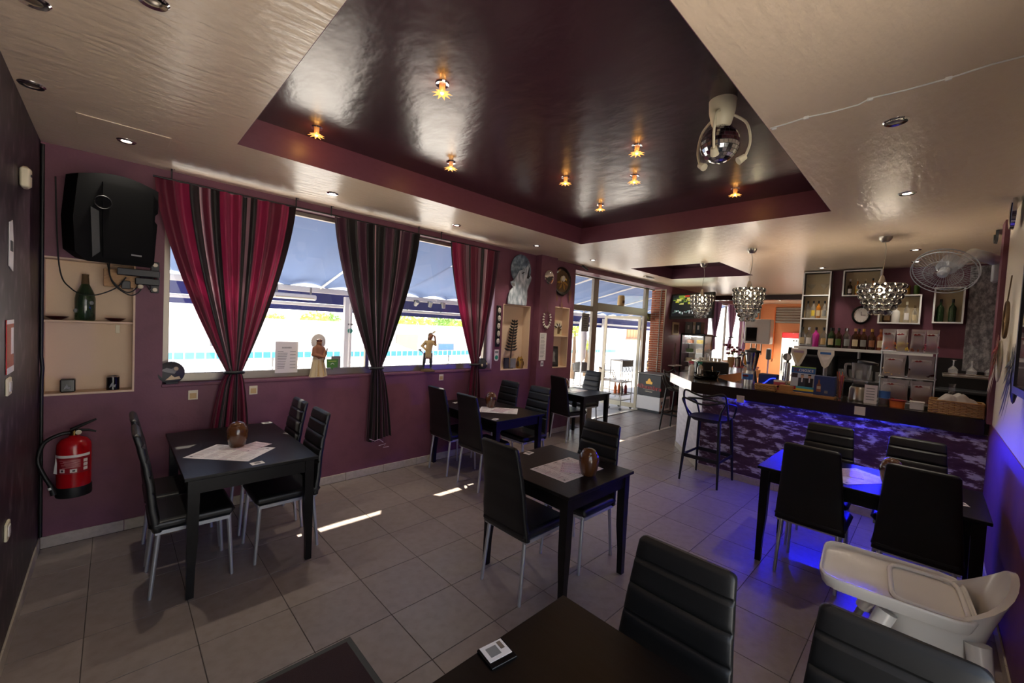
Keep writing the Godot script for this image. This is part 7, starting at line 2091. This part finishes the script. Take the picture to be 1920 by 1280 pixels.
	var bags = [
		["snack bag of orange sweets on the rack's top tier, blender end", -0.155, 0.555, 0.10, "orange"],
		["snack bag of yellow sweets on the rack's top tier", -0.05, 0.555, 0.09, "yellow"],
		["snack bag of brown mixed sweets on the rack's top tier", 0.055, 0.555, 0.105, "skin_clay"],
		["snack bag of pale pink sweets on the rack's top tier, basket end", 0.16, 0.555, 0.09, "pink"],
		["snack bag of tan sweets on the rack's middle tier", -0.10, 0.295, 0.175, "tan"],
		["large snack bag of purple red sweets on the rack's middle tier", 0.10, 0.295, 0.19, "wine"],
		["wide snack bag of red brown sweets on the rack's lowest tier", -0.085, 0.045, 0.22, "feather_red"],
		["snack bag of dark red sweets on the rack's lowest tier, basket end", 0.115, 0.045, 0.16, "feather_red"]]
	for e in bags:
		var bg = bag(e[0], Vector3(rx - 0.01, Y + e[2] - 0.006, 4.11 + e[1]), e[3], 0.225, e[4])
		bg.rotation = Vector3(0.03 * sin(e[1] * 40.0), 0.12 * sin(e[1] * 23.0), 0.06)
	var tb = thing("sweet_tub", "tub of red sweets in front of the wire rack", "tub", Vector3(4.80, Y, 4.065))
	part(tb, "tub", MB.new().lathe([Vector2(0, 0), Vector2(0.055, 0), Vector2(0.06, 0.06), Vector2(0.062, 0.065), Vector2(0, 0.06)], 16), "orange")
	part(tb, "lid", MB.new().lathe([Vector2(0.064, 0.06), Vector2(0.064, 0.072), Vector2(0, 0.073)], 16), "feather_red")
	var wc = thing("white_tub", "small white tub in front of the wire rack, basket end", "tub", Vector3(4.79, Y, 4.205))
	part(wc, "tub", MB.new().cbox(Vector3(0, 0.035, 0), Vector3(0.09, 0.07, 0.10), 0.006), "linen")
	part(wc, "lid", MB.new().cbox(Vector3(0, 0.073, 0), Vector3(0.095, 0.012, 0.105), 0.004), "paper")
	# ------------------------------------------------------------ wicker basket with a cloth, decanter
	var bk = thing("wicker_basket", "straw coloured wicker basket on the bar end against the dado wall", "basket", Vector3(4.76, Y, 4.455))
	woven(bk, 0.21, 0.335, 0.125, 0.0125)
	var cl = thing("napkin_cloth", "crumpled grey white cloth heaped in the wicker basket", "cloth", Vector3(4.77, Y + 0.062, 4.46))
	var g := []
	for i in 15:
		var row := []
		for k in 22:
			var u := k / 21.0; var v := i / 14.0
			var hgt := 0.12 * pow(sin(PI * u), 0.5) * pow(sin(PI * v), 0.5) + 0.014 * sin(u * 19.0 + v * 6.0) * sin(PI * u) + 0.010 * sin(v * 15.0 - u * 5.0)
			row.append(Vector3(-0.08 + 0.16 * v, 0.006 + maxf(0.0, hgt), -0.14 + 0.28 * u))
		g.append(row)
	part(cl, "folds", MB.new().sheet(g), "linen")
	part(cl, "lower_fold", MB.new().cbox(Vector3(0, 0.005, 0), Vector3(0.16, 0.01, 0.28), 0.004), "linen")
	var dc = thing("glass_decanter", "clear glass decanter with a long neck behind the wicker basket", "decanter", Vector3(5.06, Y, 4.43))
	part(dc, "body", MB.new().lathe([Vector2(0, 0.003), Vector2(0.08, 0.0), Vector2(0.085, 0.02), Vector2(0.05, 0.09), Vector2(0.022, 0.15), Vector2(0.02, 0.25), Vector2(0.027, 0.262)], 20), "clear")

func woven(o, dx, dz, h, rod):
	# basket sides: vertical stakes with horizontal withies wound in and out between them
	part(o, "floor", MB.new().cbox(Vector3(0, 0.006, 0), Vector3(dx - 0.02, 0.012, dz - 0.02), 0.003), "wicker")
	var n := int(h / rod)
	var per = 2.0 * (dx + dz)
	var stakes := int(per / 0.035)
	var at := func(t):
		var s: float = fposmod(t, 1.0) * per
		if s < dz: return [Vector3(-dx / 2, 0, -dz / 2 + s), Vector3(-1, 0, 0)]
		s -= dz
		if s < dx: return [Vector3(-dx / 2 + s, 0, dz / 2), Vector3(0, 0, 1)]
		s -= dx
		if s < dz: return [Vector3(dx / 2, 0, dz / 2 - s), Vector3(1, 0, 0)]
		s -= dz
		return [Vector3(dx / 2 - s, 0, -dz / 2), Vector3(0, 0, -1)]
	for i in n:
		var pts := []
		for k in stakes * 2:
			var e = at.call((k + 0.25) / (stakes * 2.0))
			pts.append(e[0] + e[1] * 0.0035 * cos(PI * (k / 2 + i)) + Vector3(0, 0.008 + (i + 0.5) * rod * 0.93, 0))
		part(o, "withy", MB.new().tube(pts, rod * 0.46, 5, false, true), "wicker")
	for k in stakes:
		var e = at.call((k + 0.5) / float(stakes))
		part(o, "stake", MB.new().tube([e[0] + Vector3(0, 0.004, 0), e[0] + Vector3(0, h, 0)], 0.004, 5), "oak")
	var rim := []
	for k in 48: rim.append(at.call(k / 48.0)[0] + Vector3(0, h, 0))
	part(o, "rim", MB.new().tube(rim, 0.008, 6, false, true), "wicker")

func far_room():
	# ------------------------------------------------------------ television
	var bl = onx(1254, 597, 8.30); var br = onx(1337, 595, 8.42); var tl = onx(1271, 545, 8.52)
	var ux: Vector3 = (br - bl).normalized()
	var uy: Vector3 = (tl - bl); uy = (uy - ux * uy.dot(ux)).normalized()
	var uz := ux.cross(uy)
	var W: float = bl.distance_to(br); var H: float = 0.60
	var tv = thing("television", "wall television hung at the ceiling corner behind a chandelier", "television", bl + ux * W / 2 + uy * H / 2)
	tv.basis = Basis(ux, uy, uz)
	var im := Image.create(192, 108, false, Image.FORMAT_RGBA8)
	im.fill(rgb(30, 32, 34))
	var rng := RandomNumberGenerator.new()
	rng.seed = 12
	for k in 40:
		im.fill_rect(Rect2i(rng.randi_range(4, 96), rng.randi_range(2, 40), rng.randi_range(8, 26), rng.randi_range(4, 14)), [rgb(196, 190, 60), rgb(220, 210, 120), rgb(120, 150, 60), rgb(40, 60, 40)][rng.randi_range(0, 3)])
	for k in 16:
		im.fill_rect(Rect2i(rng.randi_range(96, 176), rng.randi_range(2, 34), rng.randi_range(6, 18), rng.randi_range(4, 12)), [rgb(150, 196, 190), rgb(190, 214, 200), rgb(60, 90, 90)][rng.randi_range(0, 2)])
	im.fill_rect(Rect2i(60, 2, 24, 8), rgb(206, 50, 40))
	for k in 22:
		im.fill_rect(Rect2i(6 + k * 8, rng.randi_range(76, 88), rng.randi_range(3, 8), rng.randi_range(4, 16)), [rgb(226, 230, 230), rgb(150, 190, 180), rgb(90, 110, 100)][rng.randi_range(0, 2)])
	var sm = mat("screen_picture", Color.BLACK, 0.2)
	sm.emission_enabled = true
	sm.emission = Color.WHITE
	sm.emission_operator = BaseMaterial3D.EMISSION_OP_MULTIPLY
	sm.emission_texture = ImageTexture.create_from_image(im)
	sm.emission_energy_multiplier = 0.8
	part(tv, "case", MB.new().cbox(Vector3(0, 0, -0.03), Vector3(W, H, 0.06), 0.008), "black_plastic")
	part(tv, "screen", MB.new().quad(Vector3(-W / 2 + 0.04, -H / 2 + 0.05, 0.003), Vector3(W / 2 - 0.04, -H / 2 + 0.05, 0.003), Vector3(W / 2 - 0.04, H / 2 - 0.04, 0.003), Vector3(-W / 2 + 0.04, H / 2 - 0.04, 0.003), Vector3(0, 0, 1)), "screen_picture")
	part(tv, "bracket", MB.new().box(Vector3(0, 0.1, -0.16), Vector3(0.12, 0.2, 0.2)), "black_plastic")
	var al := AreaLight3D.new()
	al.name = "screen_light"
	al.light_color = rgb(210, 214, 190)
	al.light_energy = 0.35
	al.area_size = Vector2(W - 0.1, H - 0.1)
	al.shadow_enabled = true
	al.set("area_range", 20.0)
	tv.add_child(al)
	al.transform = Transform3D(Basis(Vector3(-1, 0, 0), Vector3(0, 1, 0), Vector3(0, 0, -1)), Vector3(0, 0, 0.02))
	# ------------------------------------------------------------ glass display fridge by the far wall
	var f = thing("display_fridge", "black framed glass cake fridge standing below the television", "fridge", Vector3(9.35, 0, 0.28))
	part(f, "base", MB.new().cbox(Vector3(0, 0.42, 0), Vector3(0.5, 0.84, 0.56), 0.01), "black_plastic")
	part(f, "top", MB.new().cbox(Vector3(0, 1.74, 0), Vector3(0.5, 0.05, 0.56), 0.008), "black_plastic")
	for sx in [-1, 1]:
		for sz in [-1, 1]:
			part(f, "corner_post", MB.new().box(Vector3(sx * 0.235, 1.28, sz * 0.265), Vector3(0.028, 0.88, 0.028)), "black_plastic")
	part(f, "glass_front", MB.new().quad(Vector3(-0.245, 0.84, -0.25), Vector3(-0.245, 0.84, 0.25), Vector3(-0.245, 1.72, 0.25), Vector3(-0.245, 1.72, -0.25), Vector3(-1, 0, 0)), "window_glass")
	part(f, "glass_side", MB.new().quad(Vector3(-0.23, 0.84, 0.275), Vector3(0.23, 0.84, 0.275), Vector3(0.23, 1.72, 0.275), Vector3(-0.23, 1.72, 0.275), Vector3(0, 0, 1)), "window_glass")
	part(f, "back_panel", MB.new().bar(Vector3(0.2, 0.84, -0.25), Vector3(0.22, 1.72, 0.25)), "white")
	part(f, "lamp_tube", MB.new().tube([Vector3(-0.2, 1.70, -0.2), Vector3(-0.2, 1.70, 0.2)], 0.01, 8), "downlight_glow")
	var fa := AreaLight3D.new()
	fa.name = "lamp_tube_light"
	fa.light_color = rgb(255, 250, 240)
	fa.light_energy = 2.2
	fa.area_size = Vector2(0.4, 0.02)
	fa.shadow_enabled = true
	fa.set("area_range", 20.0)
	f.add_child(fa)
	fa.transform = Transform3D(Basis(Vector3(0, 0, 1), Vector3(0.8, 0.6, 0).cross(Vector3(0, 0, 1)) * -1.0, Vector3(-0.6, 0.8, 0)).orthonormalized(), Vector3(-0.19, 1.685, 0))
	for y in [0.86, 1.08, 1.30, 1.52]:
		part(f, "shelf", MB.new().bar(Vector3(-0.21, y, -0.25), Vector3(0.2, y + 0.01, 0.25)), "clear")
	var ck = 0
	for y in [0.87, 1.09, 1.31, 1.53]:
		for z in [-0.13, 0.11]:
			var c = thing("cake", ["white frosted", "brown chocolate", "cream", "red topped", "green iced", "plain sponge", "dark glazed", "pale lemon"][ck] + " cake behind the glass of the display fridge", "cake", Vector3(9.3, y, 0.28 + z), 0, "cakes in the display fridge")
			part(c, "cake", MB.new().lathe([Vector2(0, 0.006), Vector2(0.08, 0.006), Vector2(0.085, 0.02), Vector2(0.085, 0.08), Vector2(0.07, 0.092), Vector2(0, 0.095)], 18), ["white", "bark", "bone", "feather_red", "exit_green", "tan", "skin_clay", "yellow"][ck])
			part(c, "plate", MB.new().lathe([Vector2(0, 0), Vector2(0.1, 0.0), Vector2(0.105, 0.006), Vector2(0, 0.006)], 18), "white_plastic")
			ck += 1
	for k in 3:
		var bx = thing("folder_box", ["grey file box on top of the cake fridge", "black file box on top of the cake fridge", "pale file box leaning on top of the cake fridge"][k], "box", Vector3(9.3, 1.765, [0.13, 0.36, 0.26][k]))
		part(bx, "case", MB.new().cbox(Vector3(0, 0.14, 0), Vector3(0.22, 0.28, [0.16, 0.12, 0.06][k]), 0.004), ["grey", "black_plastic", "bone"][k])
		part(bx, "spine_label", MB.new().bar(Vector3(-0.113, 0.1, -0.02), Vector3(-0.11, 0.2, 0.02)), "paper")
	# small frame and shelf on the purple wall by the brick pier
	var pf = thing("photo_frame", "small pale framed photograph on the purple wall below the television", "frame", Vector3(8.75, 1.86, 0.012))
	part(pf, "border", MB.new().cbox(Vector3.ZERO, Vector3(0.34, 0.30, 0.02), 0.004), "bone")
	part(pf, "photograph", MB.new().bar(Vector3(-0.12, -0.1, 0.01), Vector3(0.12, 0.1, 0.012)), "bark")
	var ws = thing("wall_shelf", "small white shelf with knick-knacks low on the purple wall", "shelf", Vector3(8.7, 1.0, 0.08))
	part(ws, "board", MB.new().cbox(Vector3.ZERO, Vector3(0.42, 0.022, 0.15), 0.004), "white")
	part(ws, "bracket", MB.new().box(Vector3(0, -0.06, -0.05), Vector3(0.02, 0.1, 0.05)), "dark_grey")
	var vs = thing("tall_bottle_vase", "tall clear bottle vase on the small white wall shelf", "vase", Vector3(8.62, 1.0115, 0.08))
	part(vs, "body", MB.new().lathe([Vector2(0, 0), Vector2(0.045, 0), Vector2(0.045, 0.26), Vector2(0.02, 0.33), Vector2(0.02, 0.4)], 14), "smoke")
	part(vs, "twigs", MB.new().tube([Vector3(0, 0.05, 0), Vector3(0.03, 0.5, 0.01)], 0.005, 5).tube([Vector3(0, 0.05, 0), Vector3(-0.03, 0.52, 0.02)], 0.005, 5), "bark")
	# ------------------------------------------------------------ far curtains
	cloth("curtain_lilac", [[1.0, rgb(132, 92, 124), false], [0.8, rgb(150, 112, 142), false], [0.6, rgb(112, 74, 104), false], [1.0, rgb(146, 106, 136), false]], 4)
	for k in 3:
		var xx: float = [10.95, 12.25, 13.55][k]
		var c = curtain(["lilac", "sheer lilac", "plum"][k] + " curtain gathered in a bow on the far window " + ["next to the cake fridge", "in mid window", "at its orange wall end"][k], xx - 0.33, xx + 0.33, 2.66, xx, 1.72, 1.35, 0.34, xx, 5, "curtain_lilac", 0.09, 0.035)
		c.set_meta("group", "curtains on the far window")
	var fr = thing("far_curtain_rod", "thin rod carrying the lilac curtains of the far window", "rod", Vector3(12.3, 2.67, 0.09))
	part(fr, "bar", MB.new().tube([Vector3(-1.8, 0, 0), Vector3(1.58, 0, 0)], 0.008, 6), "black_plastic")
	for x in [-1.7, 0.0, 1.5]:
		part(fr, "bracket", MB.new().tube([Vector3(x, 0, 0), Vector3(x, 0.15, 0)], 0.006, 6), "black_plastic")
	# ------------------------------------------------------------ side table with flowers and clutter before the far window
	var tb = thing("far_counter", "dark low counter before the far window carrying flowers", "counter", Vector3(9.9, 0, 1.0))
	part(tb, "cabinet", MB.new().bar(Vector3(-0.5, 0, -0.25), Vector3(0.9, 0.98, 0.25)), "linen")
	part(tb, "top", MB.new().cbox(Vector3(0.2, 1.0, 0), Vector3(1.44, 0.04, 0.54), 0.006), "pink")
	var fv = thing("flower_vase", "tan vase of red and pink flowers on the far counter", "vase", Vector3(9.75, 1.02, 0.95))
	part(fv, "vase", MB.new().lathe([Vector2(0, 0), Vector2(0.05, 0), Vector2(0.065, 0.08), Vector2(0.085, 0.24), Vector2(0.078, 0.24), Vector2(0.05, 0.05), Vector2(0, 0.04)], 16), "tan")
	for k in 16:
		var a := k * 2.399; var r := 0.05 + 0.05 * (k % 3)
		var q := Vector3(cos(a) * r * 1.2, 0.32 + 0.05 * ((k * 7) % 5), sin(a) * r * 1.2)
		var st = part(fv, "stem", MB.new().tube([Vector3(cos(a) * 0.03, 0.2, sin(a) * 0.03), q], 0.004, 4), "leaf_dark")
		part(st, "bloom", MB.new().ball(q, Vector3(0.036, 0.03, 0.036), 8, 6), ["feather_red", "pink", "lavender", "feather_red"][k % 4])
	for k in 3:
		var bt = thing("worktop_jar", ["steel canister", "tall steel jug", "small yellow box"][k] + " on the far counter beside the flower vase", "canister", Vector3(10.15 + k * 0.22, 1.02, 0.98))
		part(bt, "body", MB.new().lathe([Vector2(0, 0), Vector2(0.07, 0), Vector2(0.07, 0.2 + 0.06 * k), Vector2(0, 0.2 + 0.06 * k)], 16), ["steel", "chrome", "yellow"][k])
		part(bt, "lid", MB.new().lathe([Vector2(0.073, 0.2 + 0.06 * k), Vector2(0.073, 0.22 + 0.06 * k), Vector2(0.02, 0.24 + 0.06 * k), Vector2(0, 0.25 + 0.06 * k)], 16), "dark_grey")
	# ------------------------------------------------------------ water heater, exit sign, shutter, tall fridge on the orange wall
	var p = onx(1420, 621, 11.6)
	var h = thing("water_heater", "white wall box with a dark panel before the orange wall", "heater", Vector3(11.6, p.y, p.z))
	part(h, "case", MB.new().cbox(Vector3(0.12, 0.0, 0.0), Vector3(0.30, 0.66, 0.62), 0.02), "white_plastic")
	part(h, "panel", MB.new().bar(Vector3(-0.034, -0.27, -0.26), Vector3(-0.029, 0.1, 0.0)), "black_gloss")
	for k in 3:
		part(h, "pipe", MB.new().tube([Vector3(0.1, -0.32, -0.15 + k * 0.12), Vector3(0.1, -0.62, -0.15 + k * 0.12)], 0.018, 8), "steel")
	part(h, "hanger", MB.new().box(Vector3(0.12, 0.60, 0.0), Vector3(0.03, 0.58, 0.03)), "steel")
	p = onx(1438, 628, 13.89)
	var ex = thing("exit_sign", "green exit sign with a running figure on the orange wall", "sign", Vector3(13.89, p.y, p.z))
	part(ex, "board", MB.new().bar(Vector3(-0.02, -0.10, -0.16), Vector3(0.0, 0.10, 0.16)), "exit_green")
	part(ex, "figure", MB.new().prism(PackedVector2Array([Vector2(0.03, -0.06), Vector2(0.06, 0.0), Vector2(0.03, 0.02), Vector2(0.07, 0.06), Vector2(0.1, 0.04), Vector2(0.09, 0.0), Vector2(0.13, -0.05), Vector2(0.08, -0.02)]), 0.004, Transform3D(Basis(Vector3(0, 0, 1), Vector3(0, 1, 0), Vector3(-1, 0, 0)), Vector3(-0.02, 0, 0))), "ivory")
	text(ex, "lettering", "SALIDA", 0.06, 0.004, "ivory", Transform3D(Basis(Vector3(0, 0, 1), Vector3(0, 1, 0), Vector3(-1, 0, 0)), Vector3(-0.022, 0.0, -0.06)))
	var s0 = onx(1456, 576, 13.86); var s1 = onx(1515, 607, 13.86)
	var sh = thing("roller_shutter", "grey slatted roller shutter half closed over the kitchen opening", "shutter", Vector3(13.86, s1.y, (s0.z + s1.z) / 2))
	var n := 6
	for k in n:
		part(sh, "slat", MB.new().cbox(Vector3(0, (k + 0.5) * (s0.y - s1.y) / n, 0), Vector3(0.04, (s0.y - s1.y) / n - 0.012, s1.z - s0.z), 0.008), "aluminium")
	part(sh, "guide", MB.new().bar(Vector3(-0.03, -1.1, -(s1.z - s0.z) / 2 - 0.03), Vector3(0.03, s0.y - s1.y, -(s1.z - s0.z) / 2)), "orange")
	var f0 = onx(1467, 633, 13.5); var f1 = onx(1512, 720, 13.5)
	var rf = thing("tall_fridge", "tall white drinks fridge with a red headed top beyond the bar", "fridge", Vector3(13.42, 0, (f0.z + f1.z) / 2))
	part(rf, "body", MB.new().cbox(Vector3(0.2, f0.y / 2, 0), Vector3(0.4, f0.y, f1.z - f0.z), 0.02), "white")
	part(rf, "header", MB.new().cbox(Vector3(0.2, f0.y + 0.08, 0), Vector3(0.4, 0.16, f1.z - f0.z), 0.02), "red_enamel")
	for k in 3:
		part(rf, "dark_mark", MB.new().bar(Vector3(-0.006, f0.y - 0.09, -0.05 + k * 0.07), Vector3(0.0, f0.y - 0.05, -0.01 + k * 0.07)), "dark_grey")
	part(rf, "handle", MB.new().box(Vector3(-0.02, f0.y * 0.6, -(f1.z - f0.z) / 2 + 0.05), Vector3(0.03, 0.5, 0.025)), "dark_grey")
	p = onx(1440, 680, 12.6)
	var vc = thing("stick_vacuum", "purple and grey stick vacuum leaning before the orange wall", "vacuum", Vector3(12.6, 0, p.z))
	part(vc, "tube", MB.new().tube([Vector3(0, 0.1, 0), Vector3(0, 1.15, 0)], 0.02, 8), "lavender")
	part(vc, "motor", MB.new().cbox(Vector3(0, 1.3, 0), Vector3(0.12, 0.32, 0.12), 0.03), "dark_grey")
	part(vc, "head", MB.new().cbox(Vector3(-0.03, 0.05, 0), Vector3(0.1, 0.1, 0.26), 0.02), "dark_grey")

func entrance_side():
	# ------------------------------------------------------------ glazed entrance door beside the camera, the daylight over the mat comes through it
	var o := Node3D.new()
	o.name = "door_2"
	add_child(o)
	tag(o, "", "", "", "structure")
	for x in [-1.1, -0.32, 0.82]:
		part(o, "frame_post", MB.new().cbox(Vector3(x, 1.3, 4.72), Vector3(0.06, 2.6, 0.06), 0.004), "aluminium")
	for y in [0.04, 2.56]:
		part(o, "frame_rail", MB.new().cbox(Vector3(-0.14, y, 4.72), Vector3(1.92, 0.07, 0.058), 0.004), "aluminium")
	for e in [[-1.08, -0.34], [-0.30, 0.80]]:
		part(o, "pane", MB.new().quad(Vector3(e[0], 0.07, 4.72), Vector3(e[1], 0.07, 4.72), Vector3(e[1], 2.53, 4.72), Vector3(e[0], 2.53, 4.72), Vector3(0, 0, -1)), "window_glass")
	# ------------------------------------------------------------ things on the wall past the extinguisher
	var s = thing("motion_sensor", "small white alarm sensor high on the dark wall by the corner", "sensor", Vector3(-1.13, 2.39, 0.87))
	part(s, "case", MB.new().cbox(Vector3(0.022, 0, 0), Vector3(0.045, 0.115, 0.065), 0.016), "ivory")
	part(s, "lens", MB.new().box(Vector3(0.045, 0.01, 0.02), Vector3(0.004, 0.012, 0.014)), "ink")
	var fs = thing("fire_sign", "red and white extinguisher sign on the dark wall by the corner", "sign", Vector3(-1.128, 1.51, 1.15))
	part(fs, "board", MB.new().bar(Vector3(0, -0.13, -0.09), Vector3(0.004, 0.13, 0.09)), "red_enamel")
	part(fs, "white_border", MB.new().bar(Vector3(0.003, 0.11, -0.09), Vector3(0.005, 0.13, 0.09)).bar(Vector3(0.003, -0.13, -0.09), Vector3(0.005, -0.10, 0.09)).bar(Vector3(0.003, -0.04, -0.08), Vector3(0.005, 0.09, -0.02)), "paper")
	var ps = thing("faded_poster", "torn pale notice on the dark wall above the fire sign", "notice", Vector3(-1.128, 2.0, 1.12))
	part(ps, "sheet", MB.new().prism(PackedVector2Array([Vector2(-0.06, -0.1), Vector2(0.05, -0.12), Vector2(0.06, 0.02), Vector2(0.03, 0.13), Vector2(-0.05, 0.11)]), 0.003, Transform3D(Basis(Vector3(0, 0, -1), Vector3(0, 1, 0), Vector3(1, 0, 0)), Vector3.ZERO)), "linen")
	part(ps, "dark_patch", MB.new().box(Vector3(0.004, 0.0, 0.0), Vector3(0.002, 0.05, 0.06)), "dark_grey")
	for k in 2:
		var sw = thing("light_switch", ["white switch plate on the dark wall below the fire sign", "white socket plate low on the dark wall"][k], "switch", Vector3(-1.13, [1.32, 0.62][k], [1.20, 1.22][k]))
		part(sw, "plate", MB.new().cbox(Vector3(0.006, 0, 0), Vector3(0.012, 0.085, 0.085), 0.004), "ivory")
		part(sw, "rocker", MB.new().cbox(Vector3(0.013, 0, 0), Vector3(0.006, 0.05, 0.05), 0.003), "white_plastic")
	var pipe = single("corner_conduit", "dark cable conduit running down the corner beside the bottle niche", "conduit", MB.new().tube([Vector3(-1.118, 0.09, 0.02), Vector3(-1.116, 1.2, 0.022), Vector3(-1.112, 1.28, 0.026), Vector3(-1.118, 1.36, 0.022), Vector3(-1.118, 2.80, 0.02)], 0.010, 7), "black_plastic")
	# ------------------------------------------------------------ wall fan
	var c = onx(1772, 506, 3.75)
	var m = onz(1868, 500, 4.63)
	var fan = thing("wall_fan", "grey wall fan with a round clear cage on a long arm", "fan", Vector3(m.x, m.y, 4.655))
	var head: Vector3 = c - fan.position
	part(fan, "wall_mount", MB.new().cbox(Vector3(0, -0.02, -0.025), Vector3(0.11, 0.24, 0.05), 0.015), "fan_grey")
	part(fan, "arm", MB.new().tube([Vector3(0, 0.06, -0.03), Vector3(head.x * 0.45, 0.05, head.z * 0.55), Vector3(head.x * 0.8, head.y + 0.06, head.z * 0.82)], [0.05, 0.042, 0.03], 10), "fan_grey")
	var ax := Vector3(-0.5, -0.45, -0.15).normalized()
	var sd := ax.cross(Vector3.UP).normalized()
	var fb := Basis(sd, ax, sd.cross(ax))
	part(fan, "motor", MB.new().lathe([Vector2(0, -0.14), Vector2(0.05, -0.14), Vector2(0.062, -0.03), Vector2(0.04, 0.0), Vector2(0, 0.0)], 18, Transform3D(fb, head)), "fan_grey")
	for k in 3:
		var ringp := []
		for q in 36: ringp.append(head + fb * Vector3(cos(TAU * q / 36) * [0.185, 0.11, 0.185][k], [0.0, 0.05, 0.04][k], sin(TAU * q / 36) * [0.185, 0.11, 0.185][k]))
		part(fan, "cage_ring", MB.new().tube(ringp, 0.0035 if k != 1 else 0.0018, 6, false, true), "fan_grey")
	var spokes = MB.new()
	for k in 48:
		var d := fb * Vector3(cos(TAU * k / 48), 0, sin(TAU * k / 48))
		spokes.tube([head + d * 0.05 + ax * 0.065, head + d * 0.11 + ax * 0.06, head + d * 0.185 + ax * 0.02], 0.0009, 4, false)
		spokes.tube([head + d * 0.05 - ax * 0.01, head + d * 0.185 + ax * 0.0], 0.0009, 4, false)
	part(fan, "cage_wires", spokes, "fan_grey")
	for k in 3:
		var g := []
		for i in 6:
			var row := []
			for j in 5:
				var a := TAU * k / 3 + (j - 2) * 0.22 * (0.6 + 0.1 * i)
				var r := 0.035 + 0.025 * i
				row.append(head + fb * Vector3(cos(a) * r, 0.03 + 0.012 * (j - 2), sin(a) * r))
			g.append(row)
		part(fan, "blade", MB.new().sheet(g), "clear")
	part(fan, "hub", MB.new().lathe([Vector2(0, 0.0), Vector2(0.03, 0.0), Vector2(0.03, 0.06), Vector2(0.0, 0.07)], 14, Transform3D(fb, head)), "fan_grey")
	# ------------------------------------------------------------ glass wall cabinet
	var yb: float = onx(1893, 735, 2.0).y; var yt: float = onx(1903, 372, 2.0).y
	yt = minf(yt, 2.7)
	var cab = thing("glass_wall_cabinet", "dark framed glass display cabinet on the white wall", "cabinet", Vector3(1.45, yb, 4.595))
	var h: float = yt - yb
	part(cab, "back_panel", MB.new().bar(Vector3(-0.55, 0, 0.05), Vector3(0.55, h, 0.065)), "dark_grey")
	for sgn in [-1, 1]:
		part(cab, "side_post", MB.new().bar(Vector3(sgn * 0.55, 0, -0.065), Vector3(sgn * 0.52, h, 0.05)), "dark_grey")
	part(cab, "side_post", MB.new().bar(Vector3(-0.015, 0, -0.065), Vector3(0.015, h, 0.05)), "dark_grey")
	for y in [0.0, h - 0.03]:
		part(cab, "rail", MB.new().bar(Vector3(-0.52, y, -0.065), Vector3(0.52, y + 0.03, 0.05)), "dark_grey")
	for k in 3:
		part(cab, "shelf", MB.new().bar(Vector3(-0.52, h * (k + 1) / 4.0, -0.05), Vector3(0.52, h * (k + 1) / 4.0 + 0.012, 0.05)), "white_frame")
	part(cab, "glass_door", MB.new().quad(Vector3(-0.52, 0.03, -0.06), Vector3(0.52, 0.03, -0.06), Vector3(0.52, h - 0.03, -0.06), Vector3(-0.52, h - 0.03, -0.06), Vector3(0, 0, -1)), "window_glass")
	# ------------------------------------------------------------ feathered dream catchers beside it
	for k in 2:
		var q = [onz(1868, 640, 4.6), onz(1897, 660, 4.6)][k]
		var dn = thing("dream_catcher", ["brown hide dream catcher with red feathers hung at the wall corner", "black feathered hanging beside the glass cabinet"][k], "dream catcher", Vector3(q.x, q.y, 4.635))
		var ring := []
		for j in 20: ring.append(Vector3(cos(TAU * j / 20) * 0.11, 0.16 + sin(TAU * j / 20) * 0.13, 0))
		part(dn, "hoop", MB.new().tube(ring, 0.009, 6, false, true), "bark")
		part(dn, "cord", MB.new().tube([Vector3(0, 0.29, 0), Vector3(0, 0.48, 0.01)], 0.004, 5), "bark")
		for j in 5:
			part(dn, "web", MB.new().tube([Vector3(cos(j * 1.26) * 0.105, 0.16 + sin(j * 1.26) * 0.125, 0), Vector3(cos(j * 1.26 + 2.5) * 0.105, 0.16 + sin(j * 1.26 + 2.5) * 0.125, 0)], 0.002, 4), "tan")
		part(dn, "pelt", MB.new().ball(Vector3(0.02, -0.14, -0.012), Vector3(0.07, 0.16, 0.018), 12, 8), "feather_white" if k == 0 else "dark_grey")
		for j in 12:
			var a := -0.9 + 1.8 * j / 11.0
			var fm = MB.new()
			feather(fm, Vector3(sin(a) * 0.07, 0.05 - 0.02 * (j % 3), -0.03), Vector3(sin(a) * 0.20, -0.10 - 0.10 * (j % 4), -0.05), 0.022, Vector3(cos(a), sin(a), 0))
			part(dn, "feather", fm, (["feather_red", "feather_brown", "feather_red", "feather_white"] if k == 0 else ["feather_black"])[j % (4 if k == 0 else 1)])
	for k in 2:
		var q = [onz(1907, 398, 4.64), onz(1875, 432, 4.64)][k]
		var rd = thing("round_wall_plaque", ["round silver rimmed plaque at the ceiling end of the white wall", "round dark plaque at the ceiling corner above the fan"][k], "plaque", Vector3(q.x, q.y, 4.63))
		var X = Transform3D(Basis(Vector3(1, 0, 0), -PI / 2), Vector3.ZERO)
		part(rd, "rim", MB.new().lathe([Vector2(0.09, 0), Vector2(0.12, 0), Vector2(0.115, 0.02), Vector2(0.09, 0.016)], 26, X), "chrome" if k == 0 else "dark_grey")
		part(rd, "face", MB.new().lathe([Vector2(0.092, 0.01), Vector2(0, 0.012)], 26, X), "navy" if k == 0 else "gold")
